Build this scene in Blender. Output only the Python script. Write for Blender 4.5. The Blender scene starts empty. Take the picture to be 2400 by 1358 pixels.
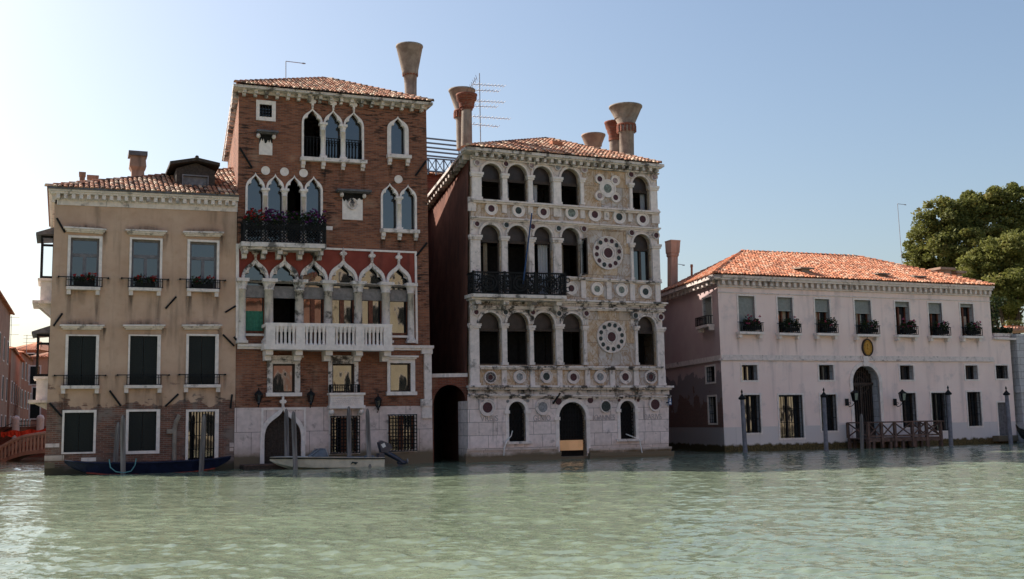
import bpy, bmesh, math, random
import numpy as np
from mathutils import Vector, Matrix
from mathutils.geometry import tessellate_polygon
random.seed(7)
rnd = random.random
def ru(a, b): return a + (b - a) * random.random()

# ------------------------------------------------------------------ camera, sky, sun, exposure
S = bpy.context.scene
COL = S.collection
FPX, PITCH, ROLL, CAMH = 2592.0, .1202, -.0178, 1.8
_cp, _sp, _cr, _sr = math.cos(PITCH), math.sin(PITCH), math.cos(ROLL), math.sin(ROLL)
FWD = Vector((0, _cp, _sp)); _up = Vector((0, -_sp, _cp)); _rt = Vector((1, 0, 0))
RGT = _cr * _rt + _sr * _up
UPV = -_sr * _rt + _cr * _up
EYE = Vector((0, 0, CAMH))
cam = bpy.data.cameras.new('camera'); camo = bpy.data.objects.new('camera', cam); COL.objects.link(camo)
m = Matrix((RGT, UPV, -FWD)).transposed().to_4x4(); m.translation = EYE
camo.matrix_world = m
cam.sensor_width = 36; cam.lens = 36 * FPX / 2400; cam.clip_end = 5000; cam.clip_start = .2
S.camera = camo
SUN_EL, SUN_AZ = math.radians(37), math.radians(62)      # azimuth: left of the view axis (+Y towards -X)
W = bpy.data.worlds.new('World'); S.world = W; W.use_nodes = True
nt = W.node_tree; bg = nt.nodes['Background']
sky = nt.nodes.new('ShaderNodeTexSky'); sky.sky_type = 'NISHITA'; sky.sun_disc = False
sky.sun_elevation = SUN_EL; sky.sun_rotation = -SUN_AZ
sky.air_density = 1.1; sky.dust_density = 2.6; sky.ozone_density = 1.3
nt.links.new(sky.outputs[0], bg.inputs[0]); bg.inputs[1].default_value = .099
sl = bpy.data.lights.new('sun', 'SUN'); sl.energy = 5.0; sl.angle = math.radians(.5); sl.color = (1, .93, .82)
so = bpy.data.objects.new('sun', sl); COL.objects.link(so)
sd = Vector((-math.sin(SUN_AZ) * math.cos(SUN_EL), math.cos(SUN_AZ) * math.cos(SUN_EL), math.sin(SUN_EL)))
so.rotation_euler = sd.to_track_quat('Z', 'Y').to_euler(); so.location = (-30, 40, 60)
S.view_settings.view_transform = 'Standard'; S.view_settings.look = 'None'
S.view_settings.gamma = 1; S.view_settings.exposure = .74

# ------------------------------------------------------------------ picture <-> place
def ray(x, y):
    x, y = float(x), float(y)
    return ((x - 1200) / FPX) * RGT - ((y - 679) / FPX) * UPV + FWD
def onwater(x, y, z=0.0):
    d = ray(x, y); return EYE + d * ((z - CAMH) / d.z)
def aty(x, y, Y):
    d = ray(x, y); return EYE + d * (Y / d.y)
class Fr:
    """a facade's own frame: u along it, v into it, z up"""
    def __init__(s, d, a, x0, y0):
        s.a = a; s.t = Vector((math.cos(a), math.sin(a), 0)); s.n = Vector((-math.sin(a), math.cos(a), 0))
        s.o = Vector((0, d, 0))
        p = s.hit(x0, y0); s.o = Vector((p.x, p.y, 0))
        s.M = Matrix((s.t, s.n, Vector((0, 0, 1)))).transposed().to_4x4(); s.M.translation = s.o
    def hit(s, x, y, v=0.0):
        d = ray(x, y); k = ((s.o - EYE).dot(s.n) + v) / d.dot(s.n); return EYE + d * k
    def px(s, x, y, v=0.0):
        p = s.hit(x, y, v) - s.o; return (p.dot(s.t), p.z)
    def rect(s, xl, xr, yt, yb, v=0.0):
        xm, ym = (xl + xr) / 2, (yt + yb) / 2
        return s.px(xl, ym, v)[0], s.px(xr, ym, v)[0], s.px(xm, yb, v)[1], s.px(xm, yt, v)[1]
ID = Matrix.Identity(4)

# ------------------------------------------------------------------ materials
class N:
    def __init__(s, name, rough=.8):
        s.m = bpy.data.materials.new(name); s.m.use_nodes = True; s.t = s.m.node_tree
        s.b = s.t.nodes['Principled BSDF']; s.b.inputs['Roughness'].default_value = rough
        s.b.inputs['Specular IOR Level'].default_value = .25
        s.tc = s.t.nodes.new('ShaderNodeTexCoord').outputs['Object']
    def new(s, k): return s.t.nodes.new('ShaderNode' + k)
    def put(s, sock, v):
        if v is None: return
        if isinstance(v, bpy.types.NodeSocket): s.t.links.new(v, sock)
        elif isinstance(v, (tuple, list)) and len(v) == 3 and sock.type == 'RGBA': sock.default_value = (*v, 1)
        else: sock.default_value = v
    def map(s, scale=(1, 1, 1), loc=(0, 0, 0), src=None):
        n = s.new('Mapping'); s.put(n.inputs[0], src or s.tc); n.inputs['Scale'].default_value = scale; n.inputs['Location'].default_value = loc
        return n.outputs[0]
    def noise(s, scale=5, detail=4, vec=None, rough=.55, dist=0.0):
        n = s.new('TexNoise'); s.put(n.inputs['Vector'], vec or s.tc); n.inputs['Scale'].default_value = scale
        n.inputs['Detail'].default_value = detail; n.inputs['Roughness'].default_value = rough; n.inputs['Distortion'].default_value = dist
        return n.outputs['Fac']
    def ramp(s, f, a, b):
        n = s.new('MapRange'); s.put(n.inputs[0], f); n.inputs[1].default_value = a; n.inputs[2].default_value = b
        n.interpolation_type = 'SMOOTHSTEP'
        return n.outputs[0]
    def math(s, op, a, b=0.0, c=0.0):
        n = s.new('Math'); n.operation = op; s.put(n.inputs[0], a); s.put(n.inputs[1], b); s.put(n.inputs[2], c); return n.outputs[0]
    def mix(s, f, a, b, mode='MIX'):
        n = s.new('Mix'); n.data_type = 'RGBA'; n.blend_type = mode; n.clamp_factor = True
        s.put(n.inputs[0], f); s.put(n.inputs[6], a); s.put(n.inputs[7], b); return n.outputs[2]
    def sep(s, vec=None):
        n = s.new('SeparateXYZ'); s.put(n.inputs[0], vec or s.tc); return n.outputs
    def comb(s, x, y, z=0.0):
        n = s.new('CombineXYZ'); s.put(n.inputs[0], x); s.put(n.inputs[1], y); s.put(n.inputs[2], z); return n.outputs[0]
    def wallvec(s):
        o = s.sep(); return s.comb(s.math('ADD', o[0], o[1]), o[2], 0.0)
    def bricks(s, c1, c2, mortar, bw=.26, bh=.075, bias=0.0, msize=.008, vec=None, offset=.5):
        n = s.new('TexBrick'); s.put(n.inputs['Vector'], vec or s.wallvec())
        s.put(n.inputs['Color1'], c1); s.put(n.inputs['Color2'], c2); s.put(n.inputs['Mortar'], mortar)
        n.inputs['Scale'].default_value = 1; n.inputs['Brick Width'].default_value = bw; n.inputs['Row Height'].default_value = bh
        n.inputs['Mortar Size'].default_value = msize; n.inputs['Bias'].default_value = bias; n.offset = offset
        return n.outputs['Color'], n.outputs['Fac']
    def attr(s, name):
        n = s.new('Attribute'); n.attribute_name = name; return n.outputs
    def bump(s, h, strength=.4, dist=.02):
        n = s.new('Bump'); s.put(n.inputs['Height'], h); n.inputs['Strength'].default_value = strength; n.inputs['Distance'].default_value = dist
        s.t.links.new(n.outputs[0], s.b.inputs['Normal'])
    def base(s, c): s.put(s.b.inputs['Base Color'], c); return s
MAT = {}
def plain(name, col, rough=.7, var=.25, vscale=6, metal=0, spec=.25, bump=0.0):
    n = N(name, rough); n.b.inputs['Metallic'].default_value = metal; n.b.inputs['Specular IOR Level'].default_value = spec
    f = n.noise(vscale, 5)
    c = n.mix(n.ramp(f, .3, .7), tuple(x * (1 - var) for x in col), tuple(min(1, x * (1 + var)) for x in col))
    n.base(c)
    if bump: n.bump(f, bump)
    MAT[name] = n.m; return n
def make_mats():
    # old brick with sooty courses
    def brickwall(name, c1, c2, dark, soot=.55, base_z=None):
        n = N(name, .9)
        col, fac = n.bricks(c1, c2, (.20, .145, .115), bw=.27, bh=.078, bias=-.1)
        v = n.wallvec()
        st = n.noise(1.0, 5, n.map((1.6, 9, 1), src=v), .62)
        big = n.noise(.32, 4)
        f = n.math('MULTIPLY', n.ramp(st, .50, .60), n.ramp(big, .35, .60))
        col = n.mix(n.math('MULTIPLY', f, soot), col, dark)
        pale = n.noise(.8, 5, n.map((1, 1, 1), (7, 3, 1)))
        col = n.mix(n.math('MULTIPLY', n.ramp(pale, .58, .75), .35), col, (.46, .30, .21))
        streak = n.noise(1.0, 4, n.map((1.7, .16, 1), (3, 1, 0), v), .6)
        col = n.mix(n.math('MULTIPLY', n.ramp(streak, .60, .75), .5), col, dark)
        n.base(col); n.bump(n.math('ADD', n.math('MULTIPLY', fac, -1), st), .6, .015)
        MAT[name] = n.m
    brickwall('brick', (.295, .112, .062), (.165, .06, .038), (.028, .02, .017), .95)
    brickwall('brick_red', (.26, .075, .042), (.17, .05, .032), (.06, .03, .025), .5)
    # tan plaster over brick, bare brick low down
    n = N('tan_plaster', .92)
    f1 = n.noise(.55, 6, None, .6); f2 = n.noise(3.5, 5)
    col = n.mix(n.ramp(f1, .3, .7), (.45, .29, .205), (.56, .38, .28))
    col = n.mix(n.math('MULTIPLY', n.ramp(f2, .5, .72), .3), col, (.36, .23, .14))
    v = n.wallvec()
    streak = n.noise(1.0, 5, n.map((1.3, .12, 1), src=v), .6)
    col = n.mix(n.math('MULTIPLY', n.ramp(streak, .52, .72), .6), col, (.15, .105, .075))
    br, bf = n.bricks((.22, .095, .065), (.125, .06, .045), (.24, .20, .175), bw=.27, bh=.085, bias=-.1)
    br = n.mix(n.ramp(n.noise(1.1, 5), .48, .66), br, (.21, .16, .14))
    br = n.mix(n.math('MULTIPLY', n.ramp(n.noise(1.0, 4, n.map((2, 7, 1), (4, 0, 0), v)), .5, .62), .6), br, (.09, .065, .055))
    z = n.sep()[2]
    zz = n.math('ADD', z, n.math('MULTIPLY', n.math('SUBTRACT', n.noise(1.3, 5, n.map((1, 1, 1.5), (2, 2, 2))), .5), 1.5))
    mask = n.ramp(zz, 2.95, 2.85)
    z2 = n.ramp(n.noise(.7, 5, n.map((1, 1, 2.2), (9, 0, 4))), .58, .62)
    band = n.math('MULTIPLY', z2, n.ramp(z, 4.2, 3.4))
    mask = n.math('MAXIMUM', mask, band)
    col = n.mix(mask, col, br)
    wet = n.ramp(n.math('ADD', z, n.math('MULTIPLY', n.noise(2, 3), .5)), .72, .45)
    col = n.mix(wet, col, (.07, .06, .04))
    n.base(col); n.bump(f2, .3, .02); MAT['tan_plaster'] = n.m
    # pale stone, weathered
    def stone(name, c, dark, grime=.5, thr=.56, joints=None, wetz=None):
        n = N(name, .75)
        f = n.noise(1.9, 7, None, .68); g = n.noise(5, 5)
        col = n.mix(n.ramp(g, .3, .7), tuple(x * .82 for x in c), c)
        fac = None
        if joints:
            jc, fac = n.bricks((1, 1, 1), (.88, .86, .84), (.25, .23, .22), bw=joints[0], bh=joints[1], msize=.012)
            col = n.mix(.85, col, jc, 'MULTIPLY')
        col = n.mix(n.math('MULTIPLY', n.ramp(f, thr, thr + .12), grime), col, dark)
        v = n.wallvec()
        st = n.noise(1.0, 5, n.map((3.2, .35, 1), (5, 1, 0), v), .6)
        col = n.mix(n.math('MULTIPLY', n.ramp(st, .58, .72), grime), col, dark)
        if wetz is not None:
            z = n.sep()[2]
            w = n.ramp(n.math('ADD', z, n.math('MULTIPLY', n.noise(1.6, 5), .5)), wetz + .25, wetz)
            col = n.mix(w, col, (.055, .046, .028))
            w2 = n.ramp(n.math('ADD', z, n.math('MULTIPLY', n.noise(2.6, 4), .6)), wetz + .75, wetz + .2)
            col = n.mix(n.math('MULTIPLY', w2, .45), col, (.30, .22, .15))
        n.base(col); n.bump(g, .25, .01); MAT[name] = n.m
    stone('stone', (.76, .655, .615), (.09, .075, .065), .65, .545)
    stone('stone_clean', (.84, .735, .69), (.25, .22, .2), .3, .62)
    stone('stone_black', (.77, .675, .64), (.035, .032, .03), .95, .485)
    stone('stone_base', (.72, .585, .555), (.17, .13, .115), .55, .545, (1.3, 1.6), .72)
    stone('stone_ashlar', (.83, .695, .665), (.10, .085, .08), .6, .575, (.95, .62), .5)
    stone('stone_fascia', (.70, .615, .575), (.05, .045, .04), .85, .50)
    stone('stone_grey', (.52, .51, .53), (.2, .2, .2), .4, .6, (1.2, .45))
    # veined marble slabs
    n = N('marble', .55)
    v = n.wallvec()
    w = n.noise(1.6, 7, n.map((1.1, .8, 1), src=v), .68, 1.6)
    warm = n.mix(n.ramp(w, .42, .64), (.54, .385, .26), (.63, .53, .45)); cool = n.mix(n.ramp(w, .40, .62), (.50, .46, .45), (.64, .60, .585))
    pick, _ = n.bricks((0, 0, 0), (1, 1, 1), (.3, .3, .3), bw=1.25, bh=1.15, msize=.0, offset=.33, bias=-.35)
    col = n.mix(pick, warm, cool)
    vein = n.math('ABSOLUTE', n.math('SUBTRACT', n.noise(1.4, 5, n.map((1.6, 1, 1), (3, 2, 0), v), .6, 1.2), .5))
    col = n.mix(n.math('MULTIPLY', n.ramp(vein, .05, .0), .75), col, (.36, .20, .09))
    sl, fac = n.bricks((1, 1, 1), (.78, .80, .86), (.30, .26, .24), bw=1.25, bh=1.15, msize=.012, offset=.33)
    col = n.mix(.8, col, sl, 'MULTIPLY')
    col = n.mix(n.math('MULTIPLY', n.ramp(n.noise(1.0, 5, n.map((2.5, .5, 1), (1, 7, 0), v)), .56, .72), .5), col, (.16, .12, .09))
    n.base(col); MAT['marble'] = n.m
    # pink villa plaster
    n = N('pink_plaster', .92)
    f = n.noise(.5, 6, None, .6); g = n.noise(6, 4); v = n.wallvec()
    col = n.mix(n.ramp(f, .3, .7), (.83, .64, .59), (.88, .705, .65))
    st = n.noise(1.0, 5, n.map((1.5, .15, 1), src=v))
    col = n.mix(n.math('MULTIPLY', n.ramp(st, .50, .72), .5), col, (.52, .41, .40))
    col = n.mix(n.math('MULTIPLY', n.ramp(n.noise(.9, 6, n.map((1, 1, 1), (4, 8, 2)), .65), .54, .70), .45), col, (.50, .43, .43))
    o = n.sep()
    # bare stone footing and weed line
    col = n.mix(n.ramp(o[2], 1.36, 1.34), col, n.bricks((.66, .59, .58), (.59, .53, .53), (.45, .4, .4), bw=1.6, bh=1.36)[0])
    wet = n.ramp(n.math('ADD', o[2], n.math('MULTIPLY', n.noise(2.5, 5), .45)), .66, .52)
    col = n.mix(wet, col, n.mix(n.ramp(n.noise(9, 3), .4, .6), (.06, .045, .02), (.12, .085, .035)))
    n.base(col); n.bump(g, .2, .01); MAT['pink_plaster'] = n.m
    # side wall of the villa: damp flaking render
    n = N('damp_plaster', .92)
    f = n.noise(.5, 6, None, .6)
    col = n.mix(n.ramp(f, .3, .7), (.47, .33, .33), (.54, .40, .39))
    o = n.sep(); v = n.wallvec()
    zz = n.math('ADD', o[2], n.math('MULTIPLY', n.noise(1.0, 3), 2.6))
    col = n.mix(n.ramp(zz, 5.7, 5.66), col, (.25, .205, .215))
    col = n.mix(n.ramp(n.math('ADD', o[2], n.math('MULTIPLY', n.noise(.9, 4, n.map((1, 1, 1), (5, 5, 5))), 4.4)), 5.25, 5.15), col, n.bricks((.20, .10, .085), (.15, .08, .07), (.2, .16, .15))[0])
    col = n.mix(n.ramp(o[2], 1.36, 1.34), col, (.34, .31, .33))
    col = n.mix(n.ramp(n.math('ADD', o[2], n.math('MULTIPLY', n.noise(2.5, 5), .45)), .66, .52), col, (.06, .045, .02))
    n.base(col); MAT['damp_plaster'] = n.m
    # red render
    def render(name, a, b, c):
        n = N(name, .92); v = n.wallvec()
        col = n.mix(n.ramp(n.noise(.8, 6, None, .65), .35, .65), a, b)
        st = n.noise(1.0, 5, n.map((2.2, .3, 1), src=v))
        col = n.mix(n.math('MULTIPLY', n.ramp(st, .52, .7), .6), col, c)
        n.base(col); MAT[name] = n.m
    render('red_plaster', (.20, .043, .032), (.27, .066, .048), (.085, .03, .026))
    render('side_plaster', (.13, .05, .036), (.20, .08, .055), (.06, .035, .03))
    render('cream_plaster', (.66, .53, .36), (.72, .60, .43), (.5, .4, .28))
    render('brick_plaster', (.30, .10, .06), (.38, .14, .085), (.18, .07, .05)); render('orange_plaster', (.55, .22, .11), (.62, .28, .15), (.35, .15, .1))
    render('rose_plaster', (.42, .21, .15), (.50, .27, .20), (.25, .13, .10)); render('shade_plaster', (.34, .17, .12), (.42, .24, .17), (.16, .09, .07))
    render('chimney_plaster', (.27, .175, .13), (.37, .25, .19), (.10, .07, .055)); render('chimney_rose', (.42, .25, .185), (.50, .32, .24), (.20, .13, .10))
    # roof tiles: each tile its own fired colour
    def tiles(name, a, b, c, soot):
        n = N(name, .85); t = n.attr('tint')
        s = n.sep(t['Vector'])
        col = n.mix(s[0], a, b)
        col = n.mix(n.math('MULTIPLY', n.ramp(s[1], .72, .85), .9), col, c)
        col = n.mix(n.math('MULTIPLY', n.ramp(s[2], .62, .9), .85), col, soot)
        col = n.mix(n.math('MULTIPLY', n.ramp(n.noise(7, 4), .55, .7), .45), col, soot)
        col = n.mix(n.math('MULTIPLY', n.ramp(n.noise(.6, 5, None, .65), .52, .68), .5), col, soot)
        n.base(col); MAT[name] = n.m
    tiles('tile_new', (.56, .20, .105), (.66, .29, .165), (.66, .42, .29), (.26, .10, .06))
    tiles('tile_old', (.34, .14, .085), (.52, .28, .18), (.66, .50, .37), (.07, .042, .032))
    n = N('chimney_stone', .9); f = n.noise(2.2, 6, None, .65)
    col = n.mix(n.ramp(f, .35, .65), (.21, .165, .135), (.32, .265, .22))
    st = n.noise(1.0, 4, n.map((5, .5, 1), src=n.wallvec()))
    col = n.mix(n.math('MULTIPLY', n.ramp(st, .5, .7), .5), col, (.14, .10, .085)); n.base(col); n.bump(f, .3); MAT['chimney_stone'] = n.m
    # window glass: old wavy panes over dark rooms
    n = N('glass', .03); n.b.inputs['IOR'].default_value = 1.95; n.b.inputs['Specular IOR Level'].default_value = .5
    n.base((.006, .007, .009))
    n.bump(n.noise(1.3, 2, n.map((1, 1, .6))), .10, .05); MAT['glass'] = n.m
    plain('room_dark', (.012, .011, .011), .9, .3)  # near-black: darkness of unlit interiors put into the colour; also the soot crust
    plain('iron', (.009, .009, .010), .75, .3)
    plain('shutter_green', (.010, .014, .014), .6, .25, 20)
    plain('blind_grey', (.30, .31, .29), .8, .1)
    plain('wood_dark', (.05, .036, .03), .7, .35, 12)
    plain('wood_brown', (.16, .055, .03), .6, .3, 12)
    plain('sash_grey', (.16, .15, .165), .6, .2)
    plain('lead_grey', (.11, .105, .115), .6, .25)
    plain('porphyry', (.065, .022, .028), .5, .5, 30)
    plain('green_marble', (.028, .04, .04), .45, .5, 20)
    plain('pale_green_marble', (.17, .19, .165), .45, .5, 9)
    plain('grey_marble', (.22, .22, .23), .5, .4, 9)
    plain('rose_marble', (.30, .22, .22), .5, .45, 12)
    plain('letter', (.40, .35, .345), .8, .15)
    plain('boat_white', (.66, .60, .50), .35, .12, 3, spec=.5)
    plain('boat_navy', (.006, .010, .034), .5, .35, 4)
    plain('boat_red', (.20, .03, .02), .5, .35)
    plain('boat_black', (.008, .008, .010), .25, .2, spec=.5)
    plain('canvas_blue', (.12, .135, .16), .8, .2, 4)
    plain('engine_blue', (.025, .033, .06), .4, .2, 4, spec=.5)
    plain('white_paint', (.72, .70, .68), .5, .08)
    plain('rope_teal', (.10, .25, .27), .8, .2)
    plain('blue_paint', (.03, .07, .19), .5, .15)
    plain('brass', (.62, .42, .25), .35, .10, 1.5, metal=.45)
    plain('gold', (.42, .23, .05), .45, .35, 25, metal=.55)
    plain('antenna_metal', (.30, .30, .32), .45, .1, metal=.6)
    plain('rail_blue', (.12, .17, .22), .5, .1)
    plain('orange_net', (.72, .06, .025), .8, .25, 5)
    plain('terracotta', (.45, .17, .09), .8, .2)
    plain('lace', (.42, .43, .46), .9, .15, 30)
    plain('curtain', (.40, .34, .27), .9, .15, 8)
    plain('curtain_green', (.05, .18, .12), .9, .15, 8)
    # weathered timber
    n = N('pole_wood', .9); v = n.map((9, 9, .9))
    f = n.noise(1.5, 5, v, .6)
    o = n.sep()
    col = n.mix(n.ramp(f, .35, .65), (.11, .095, .09), (.25, .225, .215))
    n.base(col); n.bump(f, .5, .02); MAT['pole_wood'] = n.m
    plain('pole_grey', (.17, .17, .20), .8, .2, 5)
    plain('jetty_wood', (.12, .075, .062), .85, .35, 6)
    # foliage
    def leaf(name, a, b, c):
        n = N(name, .6); t = n.sep(n.attr('tint')['Vector'])
        col = n.mix(t[0], a, b); col = n.mix(n.ramp(t[1], .8, .9), col, c); n.base(col)
        n.b.inputs['Transmission Weight'].default_value = 0
        tr = n.new('BsdfTranslucent'); n.put(tr.inputs[0], col); ms = n.new('MixShader'); ms.inputs[0].default_value = .42
        out = n.t.nodes['Material Output']; n.t.links.new(n.b.outputs[0], ms.inputs[1]); n.t.links.new(tr.outputs[0], ms.inputs[2]); n.t.links.new(ms.outputs[0], out.inputs[0])
        MAT[name] = n.m
    leaf('leaf_olive', (.10, .112, .028), (.19, .19, .05), (.24, .19, .055))
    leaf('leaf_green', (.13, .14, .034), (.22, .22, .058), (.25, .22, .06))
    leaf('leaf_dark', (.012, .022, .008), (.035, .055, .018), (.06, .07, .02))
    leaf('petal_red', (.34, .015, .012), (.48, .03, .02), (.3, .015, .05))
    leaf('petal_violet', (.085, .02, .11), (.18, .045, .18), (.2, .015, .04))
    leaf('petal_pink', (.42, .06, .12), (.5, .12, .2), (.3, .03, .06))
    plain('bark', (.07, .05, .035), .9, .3)
    # water
    n = N('water', .04); n.b.inputs['IOR'].default_value = 1.33; n.b.inputs['Specular IOR Level'].default_value = .5
    f = n.noise(.12, 3)
    n.base(n.mix(n.ramp(f, .35, .65), (.158, .196, .132), (.195, .238, .163)))
    a1 = n.noise(2.2, 3, n.map((1, 1.25, 1)), .55); a2 = n.noise(7, 3, n.map((1, 1.4, 1), (3, 1, 0)), .5)
    h = n.math('ADD', n.math('MULTIPLY', a1, .030), n.math('MULTIPLY', a2, .007))
    n.bump(h, 1.0, 1.0); MAT['water'] = n.m
    n = N('clear_glass', .02); tr = n.new('BsdfTransparent'); tr.inputs[0].default_value = (.86, .9, .92, 1); gl = n.new('BsdfGlossy'); gl.inputs['Roughness'].default_value = .02
    fr_ = n.new('Fresnel'); fr_.inputs[0].default_value = 1.5; ms = n.new('MixShader'); n.t.links.new(fr_.outputs[0], ms.inputs[0]); n.t.links.new(tr.outputs[0], ms.inputs[1]); n.t.links.new(gl.outputs[0], ms.inputs[2])
    n.t.links.new(ms.outputs[0], n.t.nodes['Material Output'].inputs[0]); MAT['clear_glass'] = n.m
    plain('fan_glass', (.03, .021, .019), .4, .3, 3, spec=.3)
    plain('transom_grey', (.22, .20, .20), .7, .2)
    n = N('stain', .95); t = n.attr('tint'); a_ = n.sep(t['Vector'])[0]; v = n.wallvec()
    f = n.math('MULTIPLY', a_, n.ramp(n.noise(1.0, 5, n.map((7, .7, 1), src=v), .6), .25, .75)); n.base((.035, .028, .022))
    tr = n.new('BsdfTransparent'); ms = n.new('MixShader'); n.put(ms.inputs[0], f); n.t.links.new(tr.outputs[0], ms.inputs[1]); n.t.links.new(n.b.outputs[0], ms.inputs[2]); n.t.links.new(ms.outputs[0], n.t.nodes['Material Output'].inputs[0]); MAT['stain'] = n.m
    plain('earth', (.16, .13, .10), .95, .2, 1)
make_mats()

# ------------------------------------------------------------------ mesh builder
class MB:
    def __init__(s): s.v = []; s.f = []; s.sm = []; s.tint = None
    def add(s, vs, fs, smooth=False):
        k = len(s.v); s.v += [tuple(p) for p in vs]
        for f in fs: s.f.append([i + k for i in f]); s.sm.append(smooth)
        return s
    def box(s, u0, u1, v0, v1, z0, z1):
        return s.hexa([(u0, v0, z0), (u1, v0, z0), (u1, v1, z0), (u0, v1, z0)], [(u0, v0, z1), (u1, v0, z1), (u1, v1, z1), (u0, v1, z1)])
    def hexa(s, lo, hi):
        return s.add(list(lo) + list(hi), [(3, 2, 1, 0), (4, 5, 6, 7), (0, 1, 5, 4), (1, 2, 6, 5), (2, 3, 7, 6), (3, 0, 4, 7)])
    def band(s, a, b, h, v0, v1):
        """bar from (u,z) a to (u,z) b, its top there, h high, between depths v0 and v1"""
        (ua, za), (ub, zb) = a, b
        return s.hexa([(ua, v0, za - h), (ub, v0, zb - h), (ub, v1, zb - h), (ua, v1, za - h)], [(ua, v0, za), (ub, v0, zb), (ub, v1, zb), (ua, v1, za)])
    def face(s, outer, holes, v, flip=False):
        polys = [[Vector((a, b, 0)) for a, b in outer]] + [[Vector((a, b, 0)) for a, b in h] for h in holes]
        flat = [p for q in polys for p in q]
        tr = tessellate_polygon(polys)
        s.add([(p.x, v, p.y) for p in flat], [tuple(t) for t in tr])
    def rim(s, loop, v0, v1, smooth=False):
        n = len(loop)
        s.add([(a, v0, b) for a, b in loop] + [(a, v1, b) for a, b in loop], [(i, (i + 1) % n, n + (i + 1) % n, n + i) for i in range(n)], smooth)
    def prism(s, outer, v0, v1, holes=(), back=True):
        s.face(outer, holes, v0)
        if back: s.face(outer, holes, v1)
        s.rim(outer, v0, v1)
        for h in holes: s.rim(h, v0, v1)
        return s
    def lathe(s, cu, cv, prof, seg=12, smooth=True, rot=0.0, sq=1.0, capb=True):
        """prof: list of (r, z) or (r, z, du)"""
        vs, fs = [], []
        for p in prof:
            r, z = p[0], p[1]; du = p[2] if len(p) > 2 else 0
            for i in range(seg):
                t = rot + 2 * math.pi * i / seg; vs.append((cu + du + r * math.cos(t), cv + r * sq * math.sin(t), z))
        for j in range(len(prof) - 1):
            for i in range(seg):
                k = (i + 1) % seg; fs.append((j * seg + i, j * seg + k, (j + 1) * seg + k, (j + 1) * seg + i))
        n = len(prof)
        s.add(vs, fs, smooth)
        s.add(vs[(n - 1) * seg:], [tuple(range(seg))])
        if capb: s.add(vs[:seg], [tuple(range(seg))[::-1]])
        return s
    def disc(s, cu, cz, r, v0, v1, seg=20, rz=None):
        rz = rz or r
        lp = [(cu + r * math.cos(2 * math.pi * i / seg), cz + rz * math.sin(2 * math.pi * i / seg)) for i in range(seg)]
        return s.prism(lp, v0, v1)
    def ring(s, cu, cz, r, ri, v0, v1, seg=24, k=1.0):
        lp = [(cu + r * math.cos(2 * math.pi * i / seg), cz + k * r * math.sin(2 * math.pi * i / seg)) for i in range(seg)]
        li = [(cu + ri * math.cos(2 * math.pi * i / seg), cz + k * ri * math.sin(2 * math.pi * i / seg)) for i in range(seg)]
        n = seg
        for v in (v0, v1): s.add([(a, v, b) for a, b in lp + li], [(i, (i + 1) % n, n + (i + 1) % n, n + i) for i in range(n)])
        s.rim(lp, v0, v1); s.rim(li, v0, v1); return s
    def tube(s, pts, r, seg=6, r2=None):
        pts = [Vector(p) for p in pts]; vs, fs = [], []
        n = len(pts)
        for i, p in enumerate(pts):
            d = (pts[min(i + 1, n - 1)] - pts[max(i - 1, 0)]).normalized()
            a = d.orthogonal().normalized() if i == 0 else (a - d * a.dot(d)).normalized()
            b = d.cross(a); rr = r if r2 is None else r + (r2 - r) * i / (n - 1)
            for k in range(seg):
                t = 2 * math.pi * k / seg; vs.append(p + (a * math.cos(t) + b * math.sin(t)) * rr)
        for i in range(n - 1):
            for k in range(seg):
                l = (k + 1) % seg; fs.append((i * seg + k, i * seg + l, (i + 1) * seg + l, (i + 1) * seg + k))
        s.add(vs, fs, True); s.add(vs[:seg], [tuple(range(seg))[::-1]]); s.add(vs[-seg:], [tuple(range(seg))]); return s
    def blob(s, c, rx, ry, rz, seg=8, rings=5):
        prof = [(max(.001, math.sin(math.pi * j / rings)), -math.cos(math.pi * j / rings)) for j in range(rings + 1)]
        vs, fs = [], []
        for r, z in prof:
            for i in range(seg):
                t = 2 * math.pi * i / seg; vs.append((c[0] + rx * r * math.cos(t), c[1] + ry * r * math.sin(t), c[2] + rz * z))
        for j in range(rings):
            for i in range(seg):
                k = (i + 1) % seg; fs.append((j * seg + i, j * seg + k, (j + 1) * seg + k, (j + 1) * seg + i))
        return s.add(vs, fs, True)
    def build(s, name, mat, parent=None, frame=None, root=None, tint=None, normals=True):
        """link as ONE object; vertices are in `frame`, stored in the root's own frame"""
        me = bpy.data.meshes.new(name)
        M = None
        if frame is not None and root is not None:
            M = RM[root].inverted() @ frame.M
            if max(abs(M[i][j] - ID[i][j]) for i in range(4) for j in range(4)) < 1e-7: M = None
        vs = s.v if M is None else [tuple(M @ Vector(p)) for p in s.v]
        me.from_pydata(vs, [], s.f)
        me.polygons.foreach_set('use_smooth', s.sm)
        if normals:
            bm = bmesh.new(); bm.from_mesh(me); bmesh.ops.recalc_face_normals(bm, faces=bm.faces); bm.to_mesh(me); bm.free()
        if tint is not None:
            at = me.attributes.new('tint', 'FLOAT_VECTOR', 'POINT'); at.data.foreach_set('vector', [c for t in tint for c in t])
        me.materials.append(MAT[mat] if isinstance(mat, str) else mat)
        o = bpy.data.objects.new(name, me); COL.objects.link(o)
        if parent: o.parent = parent
        return o
RM = {}
def tag(o, label=None, cat=None, group=None, kind=None):
    if label: o['label'] = label
    if cat: o['category'] = cat
    if group: o['group'] = group
    if kind: o['kind'] = kind
    return o
def empty(name, M, label, cat, group=None):
    o = bpy.data.objects.new(name, None); COL.objects.link(o); o.matrix_world = M; o.empty_display_size = .5
    RM[o] = M.copy(); return tag(o, label, cat, group)
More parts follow.
